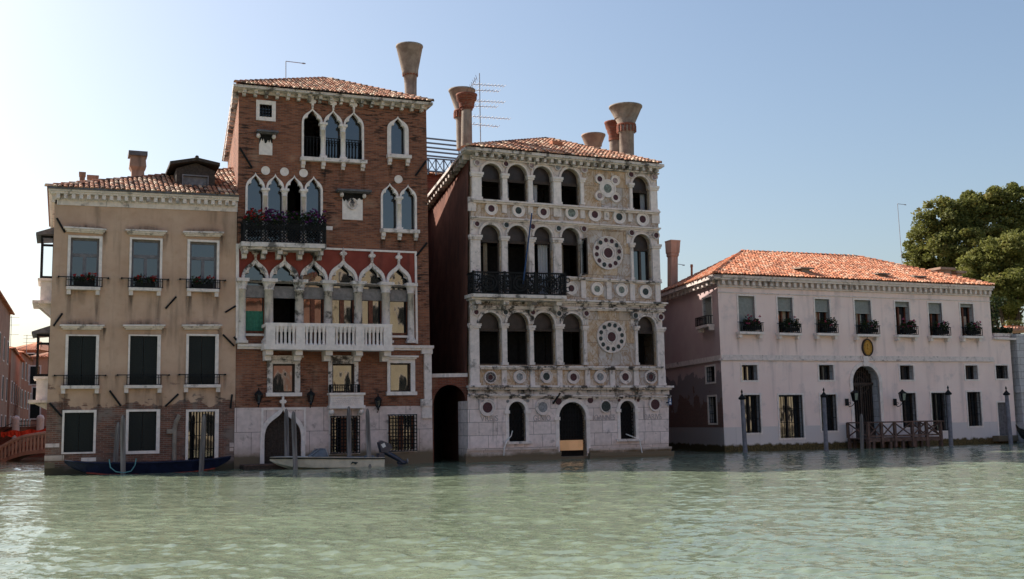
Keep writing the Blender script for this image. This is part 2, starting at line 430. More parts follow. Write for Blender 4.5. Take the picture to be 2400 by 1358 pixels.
def copy_tree(o, parent=None):
    c = o.copy(); COL.objects.link(c); c.parent = parent
    for ch in KIDS(o): copy_tree(ch, c)
    return c
def KIDS(o): return [x for x in list(bpy.data.objects) if x.parent == o]
def at(loc, rz=0.0):
    M = Matrix.Rotation(rz, 4, 'Z'); M.translation = Vector(loc); return M

# ------------------------------------------------------------------ outlines in (u, z)
def bez(p0, p1, p2, p3, n=6):
    return [tuple((1 - t) ** 3 * a + 3 * t * (1 - t) ** 2 * b + 3 * t * t * (1 - t) * c + t ** 3 * d for a, b, c, d in zip(p0, p1, p2, p3)) for t in [i / n for i in range(1, n + 1)]]
def flat(u0, u1, z0, z1): return [(u0, z0), (u1, z0), (u1, z1), (u0, z1)]
def arch(u0, u1, z0, zs, z1, n=10):
    c, r = (u0 + u1) / 2, (u1 - u0) / 2
    return [(u0, z0), (u1, z0)] + [(c + r * math.cos(math.pi * i / n), zs + (z1 - zs) * math.sin(math.pi * i / n)) for i in range(n + 1)]
def mirror(half, u0, u1, z0, zs, H):
    c, r = (u0 + u1) / 2, (u1 - u0) / 2
    L = [(c + r * a, zs + H * b) for a, b in half]           # from left spring to tip
    R = [(2 * c - a, b) for a, b in L[:-1]][::-1]
    return [(c + r * half[0][0], z0), (c - r * half[0][0], z0)] + [(2 * c - a, b) for a, b in L] + L[:-1][::-1]
OG = [(-1, 0)] + bez((-1, 0), (-1, .40), (-.78, .54), (-.46, .68)) + bez((-.46, .68), (-.22, .78), (-.05, .88), (0, 1))
TF = [(-.80, 0)] + bez((-.80, 0), (-.82, .27), (-.70, .39), (-.44, .37), 5) + bez((-.44, .37), (-.52, .56), (-.24, .64), (0, .84), 6)
def ogee(u0, u1, z0, zs, z1): return mirror(OG, u0, u1, z0, zs, z1 - zs)
def trefoil(u0, u1, z0, zs, z1, k=1.0): return mirror([(a * k, b) for a, b in TF], u0, u1, z0, zs, z1 - zs)
def shrink(loop, k, kz=None):
    cu = sum(p[0] for p in loop) / len(loop); cz = sum(p[1] for p in loop) / len(loop)
    return [(cu + (a - cu) * k, cz + (b - cz) * (kz or k)) for a, b in loop]

# ------------------------------------------------------------------ roof tiles, leaves
def roof_tiles(mb, tint, poly, p=.22, row=.36, r=.085):
    """half-round cover tiles on the plane polygon poly (first edge = eave, left to right)"""
    P = [Vector(q) for q in poly]
    e1 = (P[1] - P[0]).normalized(); nrm = Vector((0, 0, 0))
    for i in range(1, len(P) - 1): nrm += (P[i] - P[0]).cross(P[i + 1] - P[0])
    nrm.normalize()
    if nrm.z < 0: nrm = -nrm
    e2 = nrm.cross(e1).normalized()
    if e2.z < 0: e2 = -e2
    q2 = [((q - P[0]).dot(e1), (q - P[0]).dot(e2)) for q in P]
    k0 = len(mb.v); mb.add([q - nrm * .015 for q in P], [tuple(range(len(P)))]); tint += [(.2, 0, .95)] * (len(mb.v) - k0)  # underlay tinted dark: shade in the tile gaps painted into its colour
    def inside(x, y):
        c = False; n = len(q2)
        for i in range(n):
            x1, y1 = q2[i]; x2, y2 = q2[(i + 1) % n]
            if (y1 > y) != (y2 > y) and x < (x2 - x1) * (y - y1) / (y2 - y1) + x1: c = not c
        return c
    xs = [a for a, b in q2]; ys = [b for a, b in q2]
    x = min(xs) + p / 2
    while x < max(xs):
        jx = ru(-.016, .016); y = min(ys) - ru(0, .1)
        while y < max(ys):
            if inside(x, y + row * .5) and rnd() > .006:
                t = (rnd(), rnd(), rnd()); k0 = len(mb.v); vs = []; a = ru(-.06, .06)
                for (yy, rr, up) in ((y - .04, r * ru(.95, 1.08), .035), (y + row, r * .82, .005)):
                    for i in range(6):
                        th = math.pi * i / 5
                        vs.append(P[0] + e1 * (x + jx + a * (yy - y) - rr * math.cos(th)) + e2 * yy + nrm * (rr * .8 * math.sin(th) + up))
                mb.add(vs, [(i, i + 1, 7 + i, 6 + i) for i in range(5)] + [(5, 4, 3, 2, 1, 0)], False)
                tint += [t] * (len(mb.v) - k0)
            y += row
        x += p
def ridge_tiles(mb, tint, a, b, r=.11, row=.38):
    a, b = Vector(a), Vector(b); d = b - a; L = d.length; d.normalize()
    side = d.cross(Vector((0, 0, 1))).normalized(); up = side.cross(d)
    n = max(1, int(L / row))
    for j in range(n):
        t = (rnd(), rnd(), rnd()); k0 = len(mb.v); vs = []
        for s_, rr, h in ((j * L / n - .03, r * 1.08, .03), ((j + 1) * L / n, r * .9, 0)):
            for i in range(7):
                th = math.pi * i / 6; vs.append(a + d * s_ + side * (-rr * math.cos(th)) + up * (rr * math.sin(th) + h - .02))
        mb.add(vs, [(i, i + 1, 8 + i, 7 + i) for i in range(6)] + [(0, 1, 2, 3, 4, 5, 6)]); tint += [t] * (len(mb.v) - k0)
def leaves(mb, tint, centre, rad, n, size, shell=.35, shade=None):
    """n leaf-sized quads through an ellipsoid, denser to its skin"""
    c = Vector(centre)
    for _ in range(n):
        d = Vector((random.gauss(0, 1), random.gauss(0, 1), random.gauss(0, 1))).normalized()
        k = shell + (1 - shell) * rnd() ** .6
        p = c + Vector((d.x * rad[0], d.y * rad[1], d.z * rad[2])) * k
        a = Vector((random.gauss(0, 1), random.gauss(0, 1), random.gauss(0, .7))).normalized(); b = a.orthogonal().normalized()
        b = (b * math.cos(6.28 * rnd()) + a.cross(b) * rnd()).normalized()
        s_ = size * ru(.55, 1.3); t = (rnd(), rnd(), 0)
        k0 = len(mb.v)
        mb.v += [tuple(p - a * s_), tuple(p + b * s_ * .55), tuple(p + a * s_), tuple(p - b * s_ * .55)]
        mb.f.append([k0, k0 + 1, k0 + 2, k0 + 3]); mb.sm.append(False); tint += [t] * 4

# ------------------------------------------------------------------ facades
FB = Fr(54.40, .387, 550, 1098)
FA = Fr(54.40, .387, 103, 1122)
FC = Fr(53.81, .4135, 1098, 1086)
FD = Fr(56.83, .4203, 1699, 1058)
class Bld:
    def __init__(s, fr, name, label, cat):
        s.fr = fr; s.root = empty(name, fr.M, label, cat); s.holes = []
    def put(s, mb, name, mat, parent=None, tint=None, fr=None, label=None):
        o = mb.build(name, mat, parent or s.root, fr or s.fr, s.root, tint)
        if label: o['label'] = label
        return o
    def hull(s, wl, depth, kL=0.0, kR=0.0, mat='brick', roofz=None, name='wall'):
        """front face with its openings, sides, back and ceiling; wl = TL,TR,BR,BL in (u,z); kL,kR: sideways run of the side walls per metre of depth"""
        TL, TR, BR, BL = wl
        mb = MB(); outer = [BL, BR, TR, TL]
        mb.face(outer, s.holes, 0.0)
        for h in s.holes: mb.rim(h, 0.0, .34)
        b = lambda p, k: (p[0] + k * depth, depth, p[1])
        f = lambda p: (p[0], 0, p[1])
        V = [f(BL), f(TL), b(TL, kL), b(BL, kL), f(BR), f(TR), b(TR, kR), b(BR, kR)]
        mb.add(V, [(0, 1, 2, 3), (5, 4, 7, 6), (2, 6, 7, 3), (1, 5, 6, 2)])
        return s.put(mb, name, mat)
def px4(fr, pts): return [fr.px(*p) for p in pts]
def dentils(mb, a, b, n, w, h, v0, v1, drop=0.0):
    for i in range(n):
        t = (i + .5) / n; u = a[0] + (b[0] - a[0]) * t; z = a[1] + (b[1] - a[1]) * t - drop
        mb.box(u - w / 2, u + w / 2, v0, v1, z - h, z)
def railing(mb, u0, u1, z0, z1, v, step=.11, r=.012, back=None, over=0.0):
    """iron basket: rails, uprights and, with back, returns to the wall"""
    mb.box(u0 - over, u1 + over, v - r * 1.3, v + r * 1.3, z1 - .03, z1)
    mb.box(u0, u1, v - r, v + r, z0, z0 + .025); mb.box(u0, u1, v - r, v + r, z1 - .14, z1 - .12)
    n = max(2, int((u1 - u0) / step))
    for i in range(n + 1):
        u = u0 + (u1 - u0) * i / n; mb.box(u - r, u + r, v - r, v + r, z0, z1)
    if back is not None:
        for u in (u0, u1):
            mb.box(u - r, u + r, v, back, z1 - .03, z1); mb.box(u - r, u + r, v, back, z0, z0 + .025)
            k = max(1, int((back - v) / step))
            for i in range(k): mb.box(u - r, u + r, v + (back - v) * i / k - r, v + (back - v) * i / k + r, z0, z1)
def pane_of(b, loop, v=.24, parent=None, mat='glass', name='pane', fr=None):
    mb = MB(); mb.face(loop, [], v); return b.put(mb, name, mat, parent, fr=fr)
def curtain_mb(u0, u1, z0, z1, v, folds=6, amp=.03):
    mb = MB(); n = folds * 4
    vs = []
    for i in range(n + 1):
        u = u0 + (u1 - u0) * i / n; d = amp * math.sin(i * math.pi / 2)
        vs += [(u, v + d, z0), (u, v + d, z1)]
    mb.add(vs, [(2 * i, 2 * i + 2, 2 * i + 3, 2 * i + 1) for i in range(n)]); return mb

def stain(b, u, z, w, h, k=.9, v=-.006, fr=None):
    """a soot or damp streak with its own ragged shape, running h down (or up, h < 0) from z"""
    nu, nz = 6, 7; vs, tn = [], []; ph = ru(0, 6)
    for j in range(nz + 1):
        t = j / nz; wd = w * (1 - .45 * t) * ru(.9, 1.1)
        for i in range(nu + 1):
            x = i / nu * 2 - 1; vs.append((u + x * wd / 2 + .05 * w * math.sin(ph + 5 * t), v, z - h * t)); tn.append((k * (1 - x * x) ** .7 * (1 - t) ** 1.1 * ru(.75, 1.1), 0, 0))
    mb = MB(); mb.add(vs, [(j * (nu + 1) + i, j * (nu + 1) + i + 1, (j + 1) * (nu + 1) + i + 1, (j + 1) * (nu + 1) + i) for j in range(nz) for i in range(nu)])
    return b.put(mb, 'stain', 'stain', None, tn, fr)

# ================================================================== tan palazzo on the corner
A = Bld(FA, 'tan_palazzo', 'tan plastered corner palazzo with green shutters and tiled roof beside the side canal', 'building')
fa = FA
def A_window(op, sur, hood, sill, bar, fill):
    u0, u1, z0, z1 = fa.rect(*op); s0, s1, sz0, sz1 = fa.rect(*sur)
    A.holes.append(flat(u0, u1, z0, z1))
    mb = MB(); e = .004
    for q in ((s0, u0, z0, z1), (u1, s1, z0, z1), (s0, s1, z1, sz1)): mb.box(q[0], q[1], -.06, .05, q[2], q[3])
    if fill == 'bars' or sill is None: mb.box(s0, s1, -.07, .05, sz0, z0)
    w = A.put(mb, 'window', 'stone_clean')
    if hood:
        h0 = fa.px(hood[0], hood[2]); h1 = fa.px(hood[1], hood[3]); mb = MB()
        mb.band(h0, h1, .07, -.30, .0); mb.band((h0[0] + .06, h0[1] - .07), (h1[0] - .06, h1[1] - .07), .07, -.22, .0); mb.band((h0[0] + .12, h0[1] - .14), (h1[0] - .12, h1[1] - .14), .06, -.13, .0)
        A.put(mb, 'hood', 'stone', w); stain(A, (h0[0] + h1[0]) / 2, h0[1] - .02, (h1[0] - h0[0]) * 1.15, -ru(.22, .4), .95)
        stain(A, h1[0] - .05, h0[1] - .1, .3, ru(.5, 1.1), .8)
    if sill:
        q0, q1, qz0, qz1 = fa.rect(*sill); mb = MB()
        mb.box(q0, q1, -.26, .05, qz1 - .13, qz1); mb.box(q0 + .02, q0 + .18, -.18, .0, qz1 - .33, qz1 - .13); mb.box(q1 - .18, q1 - .02, -.18, .0, qz1 - .33, qz1 - .13)
        A.put(mb, 'sill', 'stone', w)
        for uu in (q0 + .1, q1 - .1): stain(A, uu, qz1 - .33, ru(.28, .42), ru(1.0, 1.9), ru(.6, .95))
        if rnd() < .6: stain(A, (q0 + q1) / 2 + ru(-.4, .4), qz1 - .13, ru(.5, .9), ru(.5, .9), .55)
    if bar:
        b0, bz = fa.px(bar[0], bar[2]); b1 = fa.px(bar[1], bar[2])[0]; zb = fa.rect(*sill)[3] + .02
        mb = MB(); railing(mb, s0 - .03, s1 + .03, zb, bz, -.2, .10, .012, back=0.0); mb.box(b0, b1, -.215, -.185, bz - .03, bz + .005)
        for u in (b0, b1): mb.box(u - .03, u + .03, -.23, .0, bz - .04, bz + .015)
        A.put(mb, 'railing', 'iron', w)
        for uu in (b0, b1): stain(A, uu, bz, .22, ru(.5, .9), .6)
    if fill == 'glass':
        um = (u0 + u1) / 2; zt = z0 + (z1 - z0) * .66; mb = MB()
        for q in ((u0, u0 + .09, z0, z1), (u1 - .09, u1, z0, z1), (u0 + .09, u1 - .09, z1 - .09, z1), (u0 + .09, u1 - .09, zt - .07, zt + .07), (um - .07, um + .07, z0, zt - .07), (u0 + .09, u1 - .09, z0, z0 + .1)):
            mb.box(q[0], q[1], .16, .22, q[2], q[3])
        A.put(mb, 'sash', 'sash_grey', w); pane_of(A, flat(u0, u1, z0, z1), .2, w)
    elif fill == 'shutter':
        um = (u0 + u1) / 2; mb = MB()
        mb.box(u0, um - .008, .06, .1, z0, z1); mb.box(um + .008, u1, .06, .1, z0, z1)
        k = int((z1 - z0) / .09)
        for a_, b_ in ((u0 + .07, um - .07), (um + .07, u1 - .07)):
            for i in range(1, k): mb.box(a_, b_, .05, .06, z0 + (z1 - z0) * i / k - .02, z0 + (z1 - z0) * i / k + .02)
        A.put(mb, 'shutter', 'shutter_green', w)
    else:
        pane_of(A, flat(u0, u1, z0, z1), .26, w); mb = MB(); n = 9
        for i in range(1, n): u = u0 + (u1 - u0) * i / n; mb.box(u - .014, u + .014, .1, .128, z0, z1)
        for t in (.22, .5, .78): zz = z0 + (z1 - z0) * t; mb.box(u0, u1, .128, .15, zz - .014, zz + .014)
        A.put(mb, 'grille', 'iron', w)
    return (s0, s1, z0)
boxes_at = []
boxes_at.append(A_window((164.5, 231.6, 558.5, 673), (158, 239, 553.5, 673), (149, 249, 533, 539), (155, 234.6, 673.6, 690), (137, 254, 649), 'glass'))
boxes_at.append(A_window((308, 374.5, 562.5, 675.5), (303, 380, 558.5, 675.5), (293.5, 390.7, 539.5, 543.5), (301, 377, 676, 692), (285, 394, 652.5), 'glass'))
boxes_at.append(A_window((444.5, 507.6, 568, 678), (438.4, 513.4, 563, 678), (428, 523, 544, 546), (437, 512, 678.5, 694), (421.6, 527, 655), 'glass'))
A_window((159, 224, 788, 904), (152.5, 231, 785, 904), (140, 244.6, 762, 763), (142, 232.5, 904.5, 921), (128, 247.6, 880), 'shutter')
A_window((304, 368, 788, 903), (300, 376, 785, 903), (288, 386.5, 762.5, 762.5), (290, 379, 903.5, 920), (275, 395.5, 879), 'shutter')
A_window((441.7, 504, 788, 902), (435.7, 512, 783.5, 902), (425.7, 519, 762.5, 762), (430, 515.7, 902, 918), (419.7, 527, 878), 'shutter')
A_window((150, 219, 967.6, 1060), (145, 225, 961.5, 1064), None, None, None, 'shutter')
A_window((301, 366, 965, 1057), (294.4, 374.4, 960, 1064), None, None, None, 'shutter')
A_window((441, 503, 965, 1078), (434.8, 512, 960, 1082), None, None, None, 'bars')
TL, TR = fa.px(129, 478), fa.px(555.5, 492); BR, BL = fa.px(550.5, 1098), fa.px(103, 1122)
BL = (BL[0], -.6); BR = (BR[0], -.6)
A.hull((TL, TR, BR, BL), 9.0, 0, 0, 'tan_plaster')
# cornice
c0, c1 = fa.px(113, 446), fa.px(556.5, 466); mb = MB()
zw = (TL[1] + .0, TR[1])
mb.band((c0[0] + .02, c0[1]), (c1[0], c1[1]), .10, -.48, .0); mb.band((c0[0] + .1, c0[1] - .1), (c1[0], c1[1] - .1), .08, -.40, .0)
dentils(mb, (c0[0] + .25, c0[1] - .18), (c1[0] - .05, c1[1] - .18), 25, .15, .20, -.36, -.10)
mb.band((c0[0] + .25, c0[1] - .18), (c1[0], c1[1] - .18), .22, -.10, .0); mb.band((c0[0] + .36, c0[1] - .40), (c1[0], c1[1] - .40), .22, -.06, .0)
mb.box(c0[0] + .02, TL[0], 0, 9, c0[1] - .1, c0[1]); mb.box(TL[0] - .12, TL[0], 0, 9, c0[1] - .5, c0[1] - .1)
A.put(mb, 'cornice', 'stone')
g = MB(); g.band((c0[0] - .02, c0[1] + .07), (c1[0], c1[1] + .07), .09, -.56, -.40); A.put(g, 'gutter', 'lead_grey')
# roof: one front slope leaning on the brick tower, hipped to the left
ap = (*fa.px(552, 397, 5.5), 5.5); ap = (ap[0], 5.5, ap[1])
eL = (c0[0] - .05, -.5, c0[1] + .06); eR = (c1[0], -.5, c1[1] + .06)
mb, tn = MB(), []
roof_tiles(mb, tn, [eL, eR, ap], .21, .36, .085); ridge_tiles(mb, tn, eL, ap)
k = len(mb.v); mb.add([eL, ap, (ap[0], 9.2, c1[1]), (eL[0], 9.2, c0[1])], [(0, 1, 3), (1, 2, 3)]); tn += [(.3, 0, .5)] * (len(mb.v) - k)
Aroof = A.put(mb, 'roof', 'tile_old', None, tn)
def chimney(b, parent, v, prof, mat, seg=16, sq=1.0, rot=None, name='chimney', hollow=True, cap=None, collar=None):
    """prof: (y, xl, xr) pixels read on the plane at depth v, from foot to rim"""
    pr = []; cu = None
    for (y, xl, xr) in prof:
        ul = b.fr.px(xl, y, v)[0]; ur, z = b.fr.px(xr, y, v)
        if cu is None: cu = (ul + ur) / 2
        r = (ur - ul) / 2 * (math.sqrt(2) if seg == 4 else 1)
        pr.append((r, z, (ul + ur) / 2 - cu))
    if hollow:
        r, z, d = pr[-1]; pr += [(r * 1.04, z + .02, d), (r * 1.04, z + .10, d), (r * .88, z + .10, d), (r * .7, z - .6, d)]
    mb = MB(); mb.lathe(cu, v, pr, seg, seg > 4, math.pi / 4 if seg == 4 else 0, sq)
    o = b.put(mb, name, mat, parent)
    if collar:
        k = collar; r0, z0, d0 = pr[k]; z1 = pr[k + 1][1]; mb = MB(); n = 14
        for i in range(n):
            t = 2 * math.pi * i / n; x, y = cu + d0 + r0 * 1.02 * math.cos(t), v + r0 * 1.02 * math.sin(t); mb.box(x - .05, x + .05, y - .05, y + .05, z0 - .02, z1 + .05)
        mb.lathe(cu, v, [(r0 * 1.0, z1 + .02, d0), (r0 * 1.13, z1 + .05, d0), (r0 * 1.13, z1 + .14, d0), (r0 * 1.0, z1 + .17, d0)], seg); b.put(mb, 'chimney_collar', 'brick_red', parent)
    return o, cu, pr
ch, cu, pr = chimney(A, Aroof, 3.2, [(428, 307, 338), (404, 308, 337), (395, 302.5, 342), (370, 305.5, 340)], 'chimney_plaster', 4, hollow=False)
mb = MB(); u0, u1, z0, z1 = fa.rect(302, 343, 359, 369, 3.2); mb.box(u0 - .03, u1 + .03, 3.2 - .45, 3.2 + .45, z0, z1); A.put(mb, 'chimney_cap', 'lead_grey', Aroof)
chimney(A, Aroof, 6.5, [(450, 187, 199), (416, 187, 199), (414, 185, 201), (410, 185, 201)], 'chimney_plaster', 4)
chimney(A, Aroof, 6.0, [(452, 207, 228), (428, 207, 228), (424, 204, 231), (419, 204, 231)], 'chimney_plaster', 4)
# dormer
u0, u1, z0, z1 = fa.rect(413, 504, 398, 450, .9); uc = (u0 + u1) / 2; zp = fa.px(455.5, 376, .9)[1]; zl = fa.px(397, 385, .9); zr = fa.px(513.5, 389, .9)
w0, w1, wz0, wz1 = fa.rect(429, 486, 414, 446, .9)
mb = MB(); mb.prism([(u0, z0 - .4), (u1, z0 - .4), (u1, z1), (uc, zp - .12), (u0, z1)], .9, 4.5, [flat(w0, w1, wz0, wz1)])
dm = A.put(mb, 'dormer', 'wood_dark', Aroof)
mb = MB(); mb.hexa([(zl[0], .55, zl[1] - .08), (uc, .55, zp - .08), (uc, 5.2, zp - .08), (zl[0], 5.2, zl[1] - .08)], [(zl[0], .55, zl[1] + .06), (uc, .55, zp + .06), (uc, 5.2, zp + .06), (zl[0], 5.2, zl[1] + .06)])
mb.hexa([(uc, .55, zp - .08), (zr[0], .55, zr[1] - .08), (zr[0], 5.2, zr[1] - .08), (uc, 5.2, zp - .08)], [(uc, .55, zp + .06), (zr[0], .55, zr[1] + .06), (zr[0], 5.2, zr[1] + .06), (uc, 5.2, zp + .06)])
mb.tube([(uc, .5, zp + .06), (uc, 5.2, zp + .06)], .09)
# (roof and window of the dormer belong to the roof as sub-parts)
A.put(mb, 'dormer_roof', 'wood_dark', Aroof)
mb = MB(); mb.box(w0 - .05, w1 + .05, .84, .9, wz1, wz1 + .06); mb.box(w0 - .05, w1 + .05, .84, .9, wz0 - .06, wz0); mb.box(w0 - .05, w0, .84, .9, wz0, wz1); mb.box(w1, w1 + .05, .84, .9, wz0, wz1)
A.put(mb, 'dormer_window_frame', 'sash_grey', Aroof); pane_of(A, flat(w0, w1, wz0, wz1), .98, Aroof, 'sash_grey', 'dormer_screen')
# tie-rod anchors, relics set in the wall
for (a, b) in (((133, 512), (152, 546)), ((412.7, 696), (387.7, 724)), ((552, 718), (527.6, 733)), ((146, 735), (125, 765)), ((522, 785), (549, 812)), ((256.6, 916), (283, 952)), ((418, 924), (387.4, 953)), ((115.6, 945), (145, 977)), ((543.5, 925), (539.5, 958))):
    p, q = fa.px(*a), fa.px(*b); A.put(MB().tube([(p[0], -.06, p[1]), (q[0], -.06, q[1])], .045, 5), 'tie_anchor', 'iron')
pts = [fa.px(421, 973), fa.px(412, 990), fa.px(409, 1004), fa.px(408, 1090)]
mb = MB().tube([(p[0], -.03, p[1]) for p in pts], .10, 6); p = fa.px(407, 1011); mb.box(p[0] - .3, p[0] + .1, -.12, .0, p[1] - .1, p[1] + .1); A.put(mb, 'flue_pipe', 'chimney_stone')
u0, u1, z0, z1 = fa.rect(190, 225, 1073, 1082); A.put(MB().box(u0, u1, -.03, .0, z0, z1), 'stone_insert', 'stone_clean')
mb = MB()
for (a, b, c, d) in ((104, 150, 1068, 1081), (104, 128, 1084, 1098), (106, 139, 1040, 1049), (538, 548, 1038, 1048), (538, 547, 1050, 1058)):
    q = fa.rect(a, b, c, d); mb.box(q[0], q[1], -.035, .0, q[2], q[3])
A.put(mb, 'corner_stone', 'stone_base')
# two glazed bays hung on the canal side
def bay(y_roof, y_glass0, y_glass1, y_base, y_foot, xl, xr):
    v0, v1 = 1.6, 3.6
    ua = fa.px(xl, y_glass0, v0)[0]; ub = TL[0] + (0.0)
    ub = min(fa.px(129, 700)[0], fa.px(112, 900)[0]) + .5
    z = [fa.px(xl, y, v0)[1] for y in (y_roof, y_glass0, y_glass1, y_base, y_foot)]
    mb = MB(); mb.hexa([(ua - .25, v0 - .25, z[1]), (ub, v0 - .25, z[1] + .1), (ub, v1 + .25, z[1] + .1), (ua - .25, v1 + .25, z[1])], [(ua - .25, v0 - .25, z[1] + .1), (ub, v0 - .25, z[0] + .25), (ub, v1 + .25, z[0] + .25), (ua - .25, v1 + .25, z[1] + .1)])
    o = A.put(mb, 'bay_roof', 'lead_grey'); mb = MB()
    mb.box(ua - .12, ub, v0 - .12, v1 + .12, z[2] - .1, z[2]); mb.box(ua, ub, v0, v1, z[3], z[2] - .1)
    o = A.put(mb, 'bay_window', 'stone_clean')
    mb = MB()
    for u, v in ((ua, v0), (ua, v1), (ua + .95, v0), (ua + .48, v0), (ua, v0 + 1)): mb.box(u - .04, u + .04, v - .04, v + .04, z[2], z[1])
    for zz in (z[2] + .06, z[2] + (z[1] - z[2]) * .78, z[1] - .04): mb.box(ua - .03, ub, v0 - .03, v0 + .03, zz - .05, zz + .05); mb.box(ua - .03, ua + .03, v0, v1, zz - .05, zz + .05)
    A.put(mb, 'bay_frame', 'iron', o)
    mb = MB(); mb.box(ua - .3, ub, v0 - .3, v1 + .3, z[3] - .12, z[3])
    for v in (v0 + .2, v1 - .2): mb.prism([(ua - .1, z[3] - .12), (ub, z[4] - .5), (ub, z[3] - .12)], v - .12, v + .12)
    A.put(mb, 'bay_bracket', 'stone', o)
    mb = MB(); mb.add([(ua, v0, z[2]), (ub, v0, z[2]), (ub, v0, z[1]), (ua, v0, z[1])], [(0, 1, 2, 3)]); mb.add([(ua, v0, z[2]), (ua, v1, z[2]), (ua, v1, z[1]), (ua, v0, z[1])], [(0, 1, 2, 3)])
    A.put(mb, 'pane', 'clear_glass', o)
bay(538, 553, 653, 706, 735, 99, 124)
bay(768, 784, 883, 938, 948, 89, 114)

# ================================================================== brick palazzo
B = Bld(FB, 'brick_palazzo', 'tall brick gothic palazzo with ogee windows, white balcony and one cone chimney', 'building')
fb = FB
def grille_mb(u0, u1, z0, z1, v, n, m_, r=.014):
    mb = MB()
    for i in range(n + 1): u = u0 + (u1 - u0) * i / n; mb.box(u - r, u + r, v - r, v + r, z0, z1)
    for j in range(m_ + 1): z = z0 + (z1 - z0) * j / m_; mb.box(u0, u1, v + r, v + 3 * r, z - r, z + r)
    return mb
def column(mb, u, v, z0, z1, r, cap=.42, base=.22):
    mb.box(u - r * 1.45, u + r * 1.45, v - r * 1.45, v + r * 1.45, z0, z0 + base * .45)
    mb.lathe(u, v, [(r * 1.35, z0 + base * .45), (r * 1.3, z0 + base * .7), (r * 1.05, z0 + base), (r, z0 + base * 1.1), (r * .92, z1 - cap), (r * 1.12, z1 - cap), (r * 1.1, z1 - cap * .9), (r * 1.0, z1 - cap * .85), (r * 1.3, z1 - cap * .45), (r * 1.5, z1 - cap * .3)], 10)
    mb.box(u - r * 1.6, u + r * 1.6, v - r * 1.6, v + r * 1.6, z1 - cap * .3, z1)
def finial(mb, u, z, s, v0=-.12, v1=-.02):
    """little stone quatrefoil leaf over an ogee tip"""
    lp = []
    for i in range(16):
        t = 2 * math.pi * i / 16; r = s * (.42 + .58 * abs(math.cos(2 * t)) ** 1.5); lp.append((u + r * .72 * math.cos(t), z + s * 1.15 + r * 1.2 * math.sin(t)))
    mb.prism(lp, v0, v1); mb.box(u - s * .16, u + s * .16, v0, v1, z - s * .25, z + s * .35)
def ogee_light(xl, xr, tip, ys, yb, fill, fin=None, inset=.105, sill=None, smat='stone_clean', hole_v=0):
    xm = (xl + xr) / 2
    u0 = fb.px(xl, (ys + yb) / 2)[0]; u1 = fb.px(xr, (ys + yb) / 2)[0]
    zs = fb.px(xm, ys)[1]; zt = fb.px(tip[0], tip[1])[1]; z0 = fb.px(xm, yb)[1]
    outer = ogee(u0 + .01, u1 - .01, z0, zs, zt); w = u1 - u0
    inner = trefoil(u0, u1, z0 + .03, zs, zt, (w / 2 - inset) / (w / 2) / .80)
    B.holes.append(ogee(u0 + .05, u1 - .05, z0 + .01, zs, zt - .1))
    mb = MB(); mb.prism(outer, -.07, .16, [inner])
    if fin: finial(mb, (u0 + u1) / 2, zt, fin)
    wdw = B.put(mb, 'window', smat)
    lp = ogee(u0 + .06, u1 - .06, z0 + .02, zs, zt - .12)
    if fill: pane_of(B, lp, .24, wdw)
    else: pane_of(B, lp, 1.6, wdw, 'room_dark', 'dark_room_sheet')
    return wdw, u0, u1, z0, zs, zt
# top floor: three lights and one
T3 = [ogee_light(706.2, 756.6, (731.5, 253), 292, 370, False, .24), ogee_light(757, 803.4, (779.3, 257), 297, 373.8, True, .24), ogee_light(803.8, 853, (828, 261), 301, 377.5, True, .24)]
for w, u0, u1, z0, zs, zt in T3:
    mb = MB(); railing(mb, u0 + .12, u1 - .12, z0 + .03, z0 + 1.02, .02, .13, .016)
    for i in range(1, 5):
        u = u0 + .12 + (u1 - u0 - .24) * i / 5
        for zz in (z0 + .16, z0 + .78): mb.lathe(u, .02, [(.01, zz - .08), (.045, zz), (.01, zz + .1)], 6)
    B.put(mb, 'railing', 'iron', w)
mb = MB()
for w, u0, u1, z0, zs, zt in T3[:2]: column(mb, u1, -.02, z0, zs + .1, .115, .36)
B.put(mb, 'column', 'stone_clean', T3[0][0])
def sillband(xl, yl, xr, yr, corb, name='sill', parent=None, h=.17, v=-.3):
    a, b = fb.px(xl, yl), fb.px(xr, yr); mb = MB(); mb.band(a, b, h, v, .03)
    for c in corb:
        u = fb.px(c, (yl + yr) / 2)[0]; z = a[1] + (b[1] - a[1]) * (u - a[0]) / (b[0] - a[0]) - h
        mb.box(u - .09, u + .09, v * .75, .0, z - .2, z); mb.box(u - .08, u + .08, v * .4, .0, z - .32, z - .2)
    for c in corb: stain(B, fb.px(c, (yl + yr) / 2)[0] + ru(-.05, .05), a[1] - h - .28, ru(.25, .45), ru(.7, 1.5), .9)
    return B.put(mb, name, 'stone', parent)
sillband(702.5, 370, 857.5, 378.3, (709.5, 756.5, 803, 849), 'sill', T3[0][0])
S1 = ogee_light(906.6, 957.5, (931.6, 273.6), 307, 363.5, True, None, .2)
sillband(905, 363.5, 961, 367, (912, 954), 'sill', S1[0])
